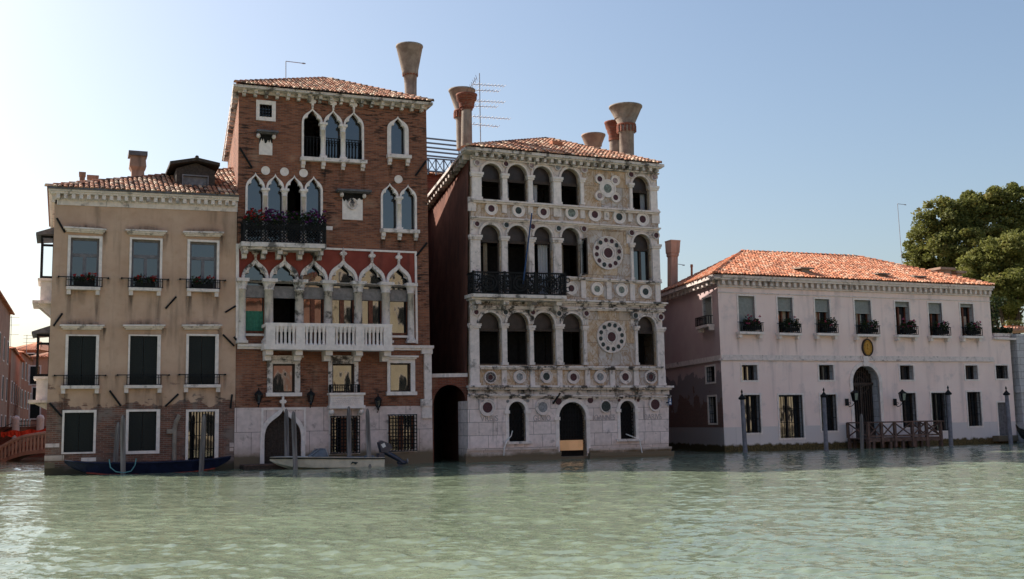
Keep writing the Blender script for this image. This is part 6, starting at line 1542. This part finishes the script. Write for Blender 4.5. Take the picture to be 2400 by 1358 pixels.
def simple_house(name, fr, u0, u1, v0, v1, z, zr, wall, roof, lab, wins=(), over=.4, zb=0.0, cat='house', front=-1, grp=None):
    M = fr.M.copy(); M.translation = fr.M @ Vector(((u0 + u1) / 2, (v0 + v1) / 2, zb)); e = empty(name, M, lab, cat, grp); w, d = (u1 - u0) / 2, (v1 - v0) / 2
    mb = MB(); mb.box(-w, w, -d, d, -.6, z - zb); mb.build('wall', wall, e)
    mb, tn = MB(), []; o_ = over; zz = z - zb + .03; zr_ = zr - zb; rl = max(.1, w - d) if w > d else .1
    P = [(-w - o_, -d - o_, zz), (w + o_, -d - o_, zz), (w + o_, d + o_, zz), (-w - o_, d + o_, zz), (-rl, 0, zr_), (rl, 0, zr_)]
    mb.add(P, [(0, 1, 5, 4), (1, 2, 5), (2, 3, 4, 5), (3, 0, 4), (3, 2, 1, 0)]); tn = [(.5, .2, .4)] * 6
    # rows of cover tiles on the long slopes
    for (A_, B_, C_, D__) in ((P[0], P[1], P[5], P[4]), (P[2], P[3], P[4], P[5])):
        n = int(math.dist(A_, B_) / .3)
        for i in range(n):
            t = (i + .5) / n; a = Vector(A_).lerp(Vector(B_), t); b = Vector(D__).lerp(Vector(C_), t); k = len(mb.v); mb.tube([a, b], .085, 5); q = (rnd(), rnd(), rnd()); tn += [q] * (len(mb.v) - k)
    mb.build('roof', roof, e, tint=tn)
    for (cu, cz, ww, wh) in wins:
        mb = MB(); f = front; y = f * d; mb.box(cu - ww / 2 - .12, cu + ww / 2 + .12, min(y, y + f * .06), max(y, y + f * .06), cz - wh / 2 - .12 - zb, cz + wh / 2 + .12 - zb); wd = mb.build('window', 'stone_clean', e)
        mb = MB(); mb.box(cu - ww / 2, cu + ww / 2, min(y + f * .06, y + f * .075), max(y + f * .06, y + f * .075), cz - wh / 2 - zb, cz + wh / 2 - zb); mb.build('pane', 'shutter_green', wd)
    return e
simple_house('rear_house', FB, FB.px(992, 430, 14.5)[0] - 9, FB.px(1080, 430, 14.5)[0] + 3, 14.5, 22, FB.px(1030, 412, 14.5)[1], FB.px(1045, 392, 16)[1], 'brick_red', 'tile_old', 'dark red rear house under the roof terrace between the palazzi')  # left end stretched unseen behind the brick palazzo to shade the alley

# ================================================================== side canal at the far left: bridge and houses
def Yof(x, y): return onwater(x, y).y
FL = Fr(73.0, .12, 60, 1065)
e = empty('footbridge', FL.M, 'arched brownish footbridge with balusters over the narrow side canal at far left', 'bridge')
XR = (-60, -30, 0, 30, 60, 103, 150); YR = (1112, 1076, 1050, 1033, 1023, 1016, 1014); YD = (1136, 1104, 1080, 1066, 1058, 1053, 1051)
ra = [FL.px(x, y) for x, y in zip(XR, YR)]; da = [FL.px(x, y) for x, y in zip(XR, YD)]; db = [FL.px(x, y + 9) for x, y in zip(XR, YD)]
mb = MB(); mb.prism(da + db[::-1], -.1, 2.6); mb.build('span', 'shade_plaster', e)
mb = MB(); mb.tube([(u, 0, z) for u, z in ra], .13, 6); mb.tube([(u, 2.4, z) for u, z in ra], .13, 6); mb.build('handrail', 'chimney_rose', e)
for i in range(22):
    x = -40 + 8.6 * i; yr = np.interp(x, XR, YR); yd = np.interp(x, XR, YD); p, q = FL.px(x, yd), FL.px(x, yr); mb = MB(); h_ = q[1] - p[1]
    mb.lathe(p[0], 0, [(.1, p[1] - .05), (.07, p[1] + h_ * .2), (.1, p[1] + h_ * .45), (.07, p[1] + h_ * .8), (.1, q[1])], 6); mb.build('baluster', 'chimney_rose', e)
F2 = Fr(84.0, .12, 60, 1040)
e = empty('quay_parapet', F2.M, 'low quay wall with two pale round topped posts behind the footbridge', 'parapet')
a, b = F2.px(-40, 1002), F2.px(150, 1000); mb = MB(); mb.box(a[0], b[0], 0, .6, -.5, a[1]); mb.build('wall', 'brick_red', e)
for x, y in ((40, 1008), (97, 1006)): p = F2.px(x, y); mb = MB(); mb.lathe(p[0], -.3, [(.26, p[1] - .6), (.26, p[1] + .7), (.29, p[1] + .75), (.2, p[1] + .95), (.05, p[1] + 1.02)], 8); mb.build('post', 'stone_clean', e)
mb = MB()
for y in (998, 988): p, q, r_ = F2.px(8, y + 16), F2.px(40, y), F2.px(97, y - 2); mb.tube([(p[0], -.3, p[1]), (q[0], -.3, q[1]), (r_[0], -.3, r_[1])], .035, 4)
mb.build('rail', 'iron', e)
F3 = Fr(78.0, .12, 60, 1040); e = F3
mb = MB(); lo_, hi_ = [], []; n = 18
for i in range(n):
    x = 2 + 6.2 * i; ht_ = 1012 - 6 * i / n + 2 * math.sin(i); lo = 1024 - 6 * i / n + 26 * math.exp(-((i - 9) / 1.8) ** 2) + 3 * math.sin(i * 2.1)
    a, b = F3.px(x, ht_), F3.px(x, lo); hi_.append((a[0], .05 * math.sin(i * 1.3), a[1])); lo_.append((b[0], .12 * math.sin(i * 1.7), b[1]))
mb.add(hi_ + lo_, [(i, i + 1, n + i + 1, n + i) for i in range(n - 1)]); mb.add([(a, b + .04, c) for a, b, c in hi_ + lo_], [(i, i + 1, n + i + 1, n + i) for i in range(n - 1)])
o = mb.build('safety_netting', 'orange_net'); o.matrix_world = F3.M.copy(); tag(o, 'bright orange netting stretched beyond the footbridge balusters', 'netting')
FH = Fr(70, .387, 22, 1080)
def hs(xl, xr, yt, yr, Y, wall, lab, wins, name='canal_house', ang_=.1, dep=9, over=.35):
    f = Fr(Y, ang_, xl, 1050); u0, u1 = f.px(xl, 900)[0], f.px(xr, 900)[0]; z = f.px((xl + xr) / 2, yt)[1]; zr = f.px((xl + xr) / 2, yr, dep / 2)[1]
    W2 = [((f.px(x, y)[0] - (u0 + u1) / 2), f.px(x, y)[1], w_, h_) for x, y, w_, h_ in wins]
    return simple_house(name, f, u0, u1, 0, dep, z, zr, wall, 'tile_new', lab, W2, over)
def hs2(xl, Yl, xr, Yr, ytop, dz, wall, lab, nw, dep=9, name='canal_house'):
    P, Q = aty(xl, 1000, Yl), aty(xr, 1000, Yr); d = Q - P; L = math.hypot(d.x, d.y); f = Fr(50, math.atan2(d.y, d.x), 1000, 1000); f.o = Vector((P.x, P.y, 0)); f.M.translation = f.o
    z = aty(xr, ytop, Yr).z; wins = [(-L / 2 + L * (k + .5) / nw, zc, 1.0, 1.7) for k in range(nw) for zc in (2.2, 5.2, 8.2, 11.2) if zc + 1.3 < z]
    return simple_house(name, f, 0, L, 0, dep, z, z + dz, wall, 'tile_new', lab, wins, .28)
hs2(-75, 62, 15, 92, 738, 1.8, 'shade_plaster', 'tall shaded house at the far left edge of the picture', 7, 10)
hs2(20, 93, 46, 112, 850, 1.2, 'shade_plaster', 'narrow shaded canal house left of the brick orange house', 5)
hs2(44, 113, 72, 128, 848, 1.2, 'brick_plaster', 'brick orange canal house behind the footbridge', 4)
hs(14, 90, 822, 803, 136, 'brick_plaster', 'tall orange house with red tiled roof at the end of the side canal', [(70, 845, .9, 1.6), (79, 847, .9, 1.6), (70, 900, .9, 1.6), (79, 900, .9, 1.6)], ang_=.0)
hs(76, 170, 838, 822, 112, 'rose_plaster', 'rose coloured house beside the footbridge, half behind the tan palazzo', [(82, 880, .8, 1.6), (88, 930, .8, 1.6), (82, 960, .8, 1.6)], ang_=.25)
simple_house('rear_house', FC, FC.px(1180, 700, 15)[0], FC.px(1536, 700, 15)[0], 15, 27, 17.6, 18.1, 'brick_red', 'tile_old', 'unseen house added behind the marble palazzo to shade the villa side wall', (), .1)  # never in view: added only to keep sun off the villa's side wall
f = Fr(125, 0, 25, 815)
for x, yb2, yt2, lab in ((24, 830, 740, 'thin roof aerial above the far left houses, left of another'), (62, 822, 785, 'short roof aerial above the end house of the side canal')):
    ub, zb = f.px(x, yb2); M = f.M.copy(); M.translation = f.M @ Vector((ub, 0, zb)); e = empty('antenna', M, lab, 'antenna'); zt = f.px(x, yt2)[1] - zb
    mb = MB(); mb.tube([(0, 0, -.5), (0, 0, zt)], .03, 4); mb.build('mast', 'antenna_metal', e)
    for k in (.95, .75, .5): mb = MB(); mb.tube([(-.4, 0, zt * k), (.9, 0, zt * k)], .025, 4); mb.build('crossbar', 'antenna_metal', e)

# ================================================================== right edge: stone pier, terrace plants, trees
f = Fr(0, 0, 0, 0) if 0 else FD
u0, u1, z0, z1 = FD.rect(2384, 2420, 785, 1045); M = FD.M.copy(); M.translation = FD.M @ Vector((u0, 0, 0)); e = empty('stone_pier', M, 'grey rusticated stone pier at the right edge of the picture', 'pier'); w_ = u1 - u0
mb = MB(); n = 11; zz0 = FD.px(2392, 905)[1]; H = z1 - zz0
for i in range(n): mb.box(.02, w_, -.22, 1.5, zz0 + H * i / n + .015, zz0 + H * (i + 1) / n - .015)
mb.box(.05, w_, -.18, 1.5, zz0 - .3, z1 + .02); mb.build('shaft', 'stone_grey', e)
mb = MB(); mb.box(-.1, w_, -.4, 1.6, zz0 - .45, zz0); mb.box(.0, w_, -.3, 1.6, zz0 - 2.4, zz0 - .45); mb.box(-.12, w_, -.5, 1.6, -.6, zz0 - 2.4); mb.build('base', 'stone_grey', e)
def planter(name, loc, rz, L, lab, cat, grp, petal, npet, h=.5, w=.28, leafm='leaf_dark', nleaf=260, trough='terracotta', pend=False, sz=.075):
    e = empty(name, at(loc, rz), lab, cat, grp)
    mb = MB(); mb.hexa([(-L / 2 + .03, -w / 2 + .03, 0), (L / 2 - .03, -w / 2 + .03, 0), (L / 2 - .03, w / 2 - .03, 0), (-L / 2 + .03, w / 2 - .03, 0)], [(-L / 2, -w / 2, .2), (L / 2, -w / 2, .2), (L / 2, w / 2, .2), (-L / 2, w / 2, .2)]); mb.build('trough', trough, e)
    mb, tn = MB(), []; k = max(2, int(L / .3))
    for i in range(k): leaves(mb, tn, (-L / 2 + L * (i + .5) / k + ru(-.08, .08), ru(-.05, .02), .2 + h * ru(.25, .5)), (L / k * .8, w * .9, h * ru(.45, .7)), nleaf // k, sz, .2)
    mb.build('foliage', leafm, e, tint=tn, normals=False)
    mb, tn = MB(), []; k2 = max(1, int(L / .35))
    for i in range(npet): leaves(mb, tn, (ru(-L / 2, L / 2), -w * ru(.2, .9), .2 + h * ru(.2, 1.0)), (.07, .07, .06), 9, .06, .1)
    if npet: mb.build('blossom', petal, e, tint=tn, normals=False)
    return e
# geraniums behind the tan palazzo's upper rails
for i, ((s0, s1, z0), lab) in enumerate(zip(boxes_at, ('red geraniums behind the upper left railing of the tan palazzo', 'red geraniums behind the upper middle railing of the tan palazzo', 'red geraniums behind the upper right railing of the tan palazzo'))):
    planter('flower_box', FA.M @ Vector(((s0 + s1) / 2, -.1, z0 + .02)), FA.a, (s1 - s0) * .62, lab, 'flower box', 'geranium boxes on the tan palazzo', 'petal_red', (9, 12, 7)[i], .34, .15, nleaf=190, trough='iron', sz=.06)
# petunias over the lattice balcony
a, b, za, zb, vl = FLB; Lb = b[0] - a[0]
for i, (lab, pt) in enumerate((('red and violet petunias at the left end of the lattice balcony', 'petal_red'), ('violet petunias second from the left on the lattice balcony', 'petal_violet'), ('greener petunia box third from the left on the lattice balcony', 'petal_violet'), ('violet petunias at the right end of the lattice balcony', 'petal_violet'))):
    t = (i + .5) / 4; z = za + (zb - za) * t; planter('flower_box', FB.M @ Vector((a[0] + Lb * t, vl + .19, z - .42)), FB.a, Lb / 4 * .97, lab, 'flower box', 'petunia boxes on the lattice balcony', pt, (26, 32, 6, 26)[i], .74, .36, nleaf=330, trough='iron', sz=.075)
# villa window boxes
labs = ('pink flowering window box under the fully drawn blind at the villa corner', 'leafy window box under the second villa window from the left corner', 'leafy window box under the third villa window from the left corner', 'window box above the gilt oval plaque, its plant bushier at the right', 'pink flowering window box under the villa window just right of the plaque', 'leafy window box second from the right end of the villa', 'rightmost window box on the villa beside the terrace')
for i, (w, u0, u1, z0, z1) in enumerate(UP):
    planter('window_box', FD.M @ Vector((u0 + (u1 - u0) * .62, -.27, z0 + .1)), FD.a, (u1 - u0) * 1.0, labs[i], 'window box', 'window boxes on the pink villa', 'petal_pink', (14, 3, 2, 2, 12, 4, 8)[i], .62, .28, nleaf=420, trough='iron', sz=.07)
def tree(name, base, top_blobs, trunk_r, leafm, lab, n, size, seed):
    random.seed(seed); e = empty(name, at(base), lab, 'tree', 'trees behind the villa'); B_ = Vector(base)
    mb = MB(); cz = sum(c[0][2] for c in top_blobs) / len(top_blobs)
    fork = Vector((0, 0, (cz - B_.z) * .45)); mb.tube([(0, 0, -.5), (.1, 0, fork.z * .5), fork], trunk_r, 10, trunk_r * .7)
    for c, r in top_blobs:
        t = Vector(c) - B_; m_ = fork.lerp(t, .5) + Vector((ru(-.4, .4), ru(-.4, .4), ru(.0, .6))); mb.tube([fork, m_, t], trunk_r * .4, 6, trunk_r * .1)
    mb.build('trunk', 'bark', e)
    tot = sum(r[0] * r[2] for c, r in top_blobs); V, T = [], []; rs = np.random.RandomState(seed)
    for c, r in top_blobs:
        t = np.array(Vector(c) - B_); k = int(26 * (r[0] / 2.0) ** 2); nn = int(n * r[0] * r[2] / tot / k)
        for q in range(k):
            d = rs.normal(size=3); d /= np.linalg.norm(d); p = t + d * np.array(r) * (.35 + .6 * rs.rand() ** .5); s_ = rs.uniform(.45, .95)
            D_ = rs.normal(size=(nn, 3)); D_ /= np.linalg.norm(D_, axis=1)[:, None]; P = p + D_ * (s_ * np.array([1.1, 1.1, .7])) * (rs.rand(nn, 1) ** .5)
            a = rs.normal(size=(nn, 3)); a[:, 2] *= .6; a /= np.linalg.norm(a, axis=1)[:, None]; b = np.cross(a, rs.normal(size=(nn, 3))); b /= np.linalg.norm(b, axis=1)[:, None] + 1e-6
            sz = size * rs.uniform(.5, 1.3, (nn, 1)); V.append(np.stack([P - a * sz, P + b * sz * .55, P + a * sz, P - b * sz * .55], 1).reshape(-1, 3))
            tc = np.clip(rs.rand(nn, 3) * .6 + rs.rand() * .4, 0, 1); T.append(np.repeat(tc, 4, 0))
    V = np.vstack(V).astype(np.float32); T = np.vstack(T).astype(np.float32); me = bpy.data.meshes.new('crown'); me.from_pydata(V.tolist(), [], np.arange(len(V)).reshape(-1, 4).tolist())
    at_ = me.attributes.new('tint', 'FLOAT_VECTOR', 'POINT'); at_.data.foreach_set('vector', T.ravel()); me.materials.append(MAT[leafm]); o = bpy.data.objects.new('crown', me); COL.objects.link(o); o.parent = e; return e
def blobs(Y, lst): return [((*aty(x, y, Y + dy)[:],), (r, r * .9, r * .85)) for x, y, dy, r in lst]
k = 86 / FPX
T1 = blobs(104, [(2175, 560, 0, 2.0), (2150, 610, 0, 1.7), (2205, 510, -1, 2.0), (2250, 505, 0, 2.1), (2215, 590, -2, 2.2), (2290, 490, 1, 2.1), (2330, 480, 0, 2.0), (2370, 475, 1, 2.2), (2265, 570, -2, 2.5), (2320, 555, 0, 2.6), (2380, 545, 1, 2.8), (2160, 660, 0, 1.7), (2210, 650, -1, 2.2), (2270, 640, -1, 2.4), (2430, 500, 2, 3.2), (2440, 580, 2, 3.2), (2335, 630, 1, 2.5)])
tree('broadleaf_tree', (aty(2310, 900, 104).x, 104, .7), T1, .5, 'leaf_olive', 'large olive brown tree with dense rounded crown behind the villa', 95000, .17, 11)
T2 = blobs(88, [(2290, 640, 0, 1.7), (2330, 605, 0, 1.7), (2375, 590, 0, 1.9), (2400, 640, 0, 2.0), (2340, 660, -1, 1.9), (2385, 690, -1, 1.8), (2265, 665, 0, 1.2), (2330, 715, 1, 1.4), (2430, 600, 1, 2.2), (2425, 690, 0, 2.2), (2350, 745, 1, 1.2)])
tree('garden_tree', (aty(2372, 900, 88).x, 88, .7), T2, .3, 'leaf_green', 'feathery green tree in front of the olive tree above the terrace', 60000, .14, 12)
random.seed(21)
zter = zterr
u0 = FD.px(2328, 760, 1.2)[0]; e = empty('terrace_shrub', FD.M @ Matrix.Translation((u0 + .4, 1.3, zter)), 'dark climbing shrub on the terrace corner beside the villa wall', 'shrub'); mb, tn = MB(), []
for i in range(9): leaves(mb, tn, (ru(-.2, .5), ru(-.2, 1.5), .25 + i * .28), (.55 - i * .02, .7, .4), 170, .1, .2)
mb.build('foliage', 'leaf_dark', e, tint=tn, normals=False); mb = MB(); mb.tube([(0, .3, -.1), (.1, .3, 1.2), (.2, .4, 2.2)], .05, 6, .02); mb.build('stem', 'bark', e)
u0, u1 = FD.px(2330, 785)[0], FD.px(2380, 785)[0]; planter('terrace_planter', FD.M @ Vector(((u0 + u1) / 2, .3, zter + .05)), FD.a, u1 - u0 - .3, 'long low planter of dark foliage along the terrace edge', 'planter', None, 'petal_pink', 0, .42, .35, nleaf=700, trough='stone', sz=.08)
q = FD.px(2364, 770, 4.0); M = FD.M.copy(); M.translation = FD.M @ Vector((q[0], 4.0, zter)); e = empty('garden_canopy', M, 'flat pale tiled canopy over the terrace with potted plant on top', 'canopy'); zc = FD.px(2372, 773, 4.0)[1] - zter
mb = MB(); mb.hexa([(-.6, -.6, zc - .14), (4, -.6, zc + .02), (4, 2.4, zc + .02), (-.6, 2.4, zc - .14)], [(-.6, -.6, zc), (4, -.6, zc + .16), (4, 2.4, zc + .16), (-.6, 2.4, zc)])
for i in range(16): mb.tube([(-.6 + i * .28, -.62, zc + .04 + i * .01), (-.6 + i * .28, 2.4, zc + .04 + i * .01)], .09, 6)
mb.build('tiled_top', 'rose_plaster', e); mb = MB(); [mb.box(x - .06, x + .06, y - .06, y + .06, 0, zc) for x in (-.2, 3.5) for y in (-.3, 2.2)]; mb.build('canopy_post', 'wood_dark', e)
q = FD.px(2374, 764, 4.6); planter('potted_plant', FD.M @ Vector((q[0] + .3, 4.8, zter + zc + .16)), FD.a, 1.3, 'wide terracotta pot of low green plants on the terrace canopy', 'potted plant', None, 'petal_pink', 0, .4, .6, 'leaf_green', 420, sz=.08)

# ================================================================== the sunlit houses across the canal, mirrored in the panes
ub = -30
OPP = [('cream_plaster', 13, 11, 'cream'), ('orange_plaster', 12, 10.5, 'orange'), ('cream_plaster', 12.5, 12.5, 'pale'), ('rose_plaster', 10.5, 15, 'rose'), ('cream_plaster', 16, 19.5, 'tall cream'), ('orange_plaster', 13, 15.5, 'red orange'), ('cream_plaster', 12, 16, 'dusky'), ('rose_plaster', 16, 17, 'broad rose'), ('cream_plaster', 16, 15, 'far cream')]
for i, (wm, w_, hh, cn) in enumerate(OPP):
    wins = [(-w_ / 2 + w_ * (k + .5) / 5, zc, 1.2, 2.1) for k in range(5) for zc in (2.4, 6.2, 10.2, 13.8, 17.2) if zc + 1.5 < hh]
    simple_house('facing_house', FB, ub, ub + w_, -82, -66, hh, hh + 2.6, wm, 'tile_new', '%s sunlit house across the canal, seen only mirrored in window panes' % cn, wins, .5, cat='house', front=1, grp='sunlit houses on the facing bank'); ub += w_ + .4
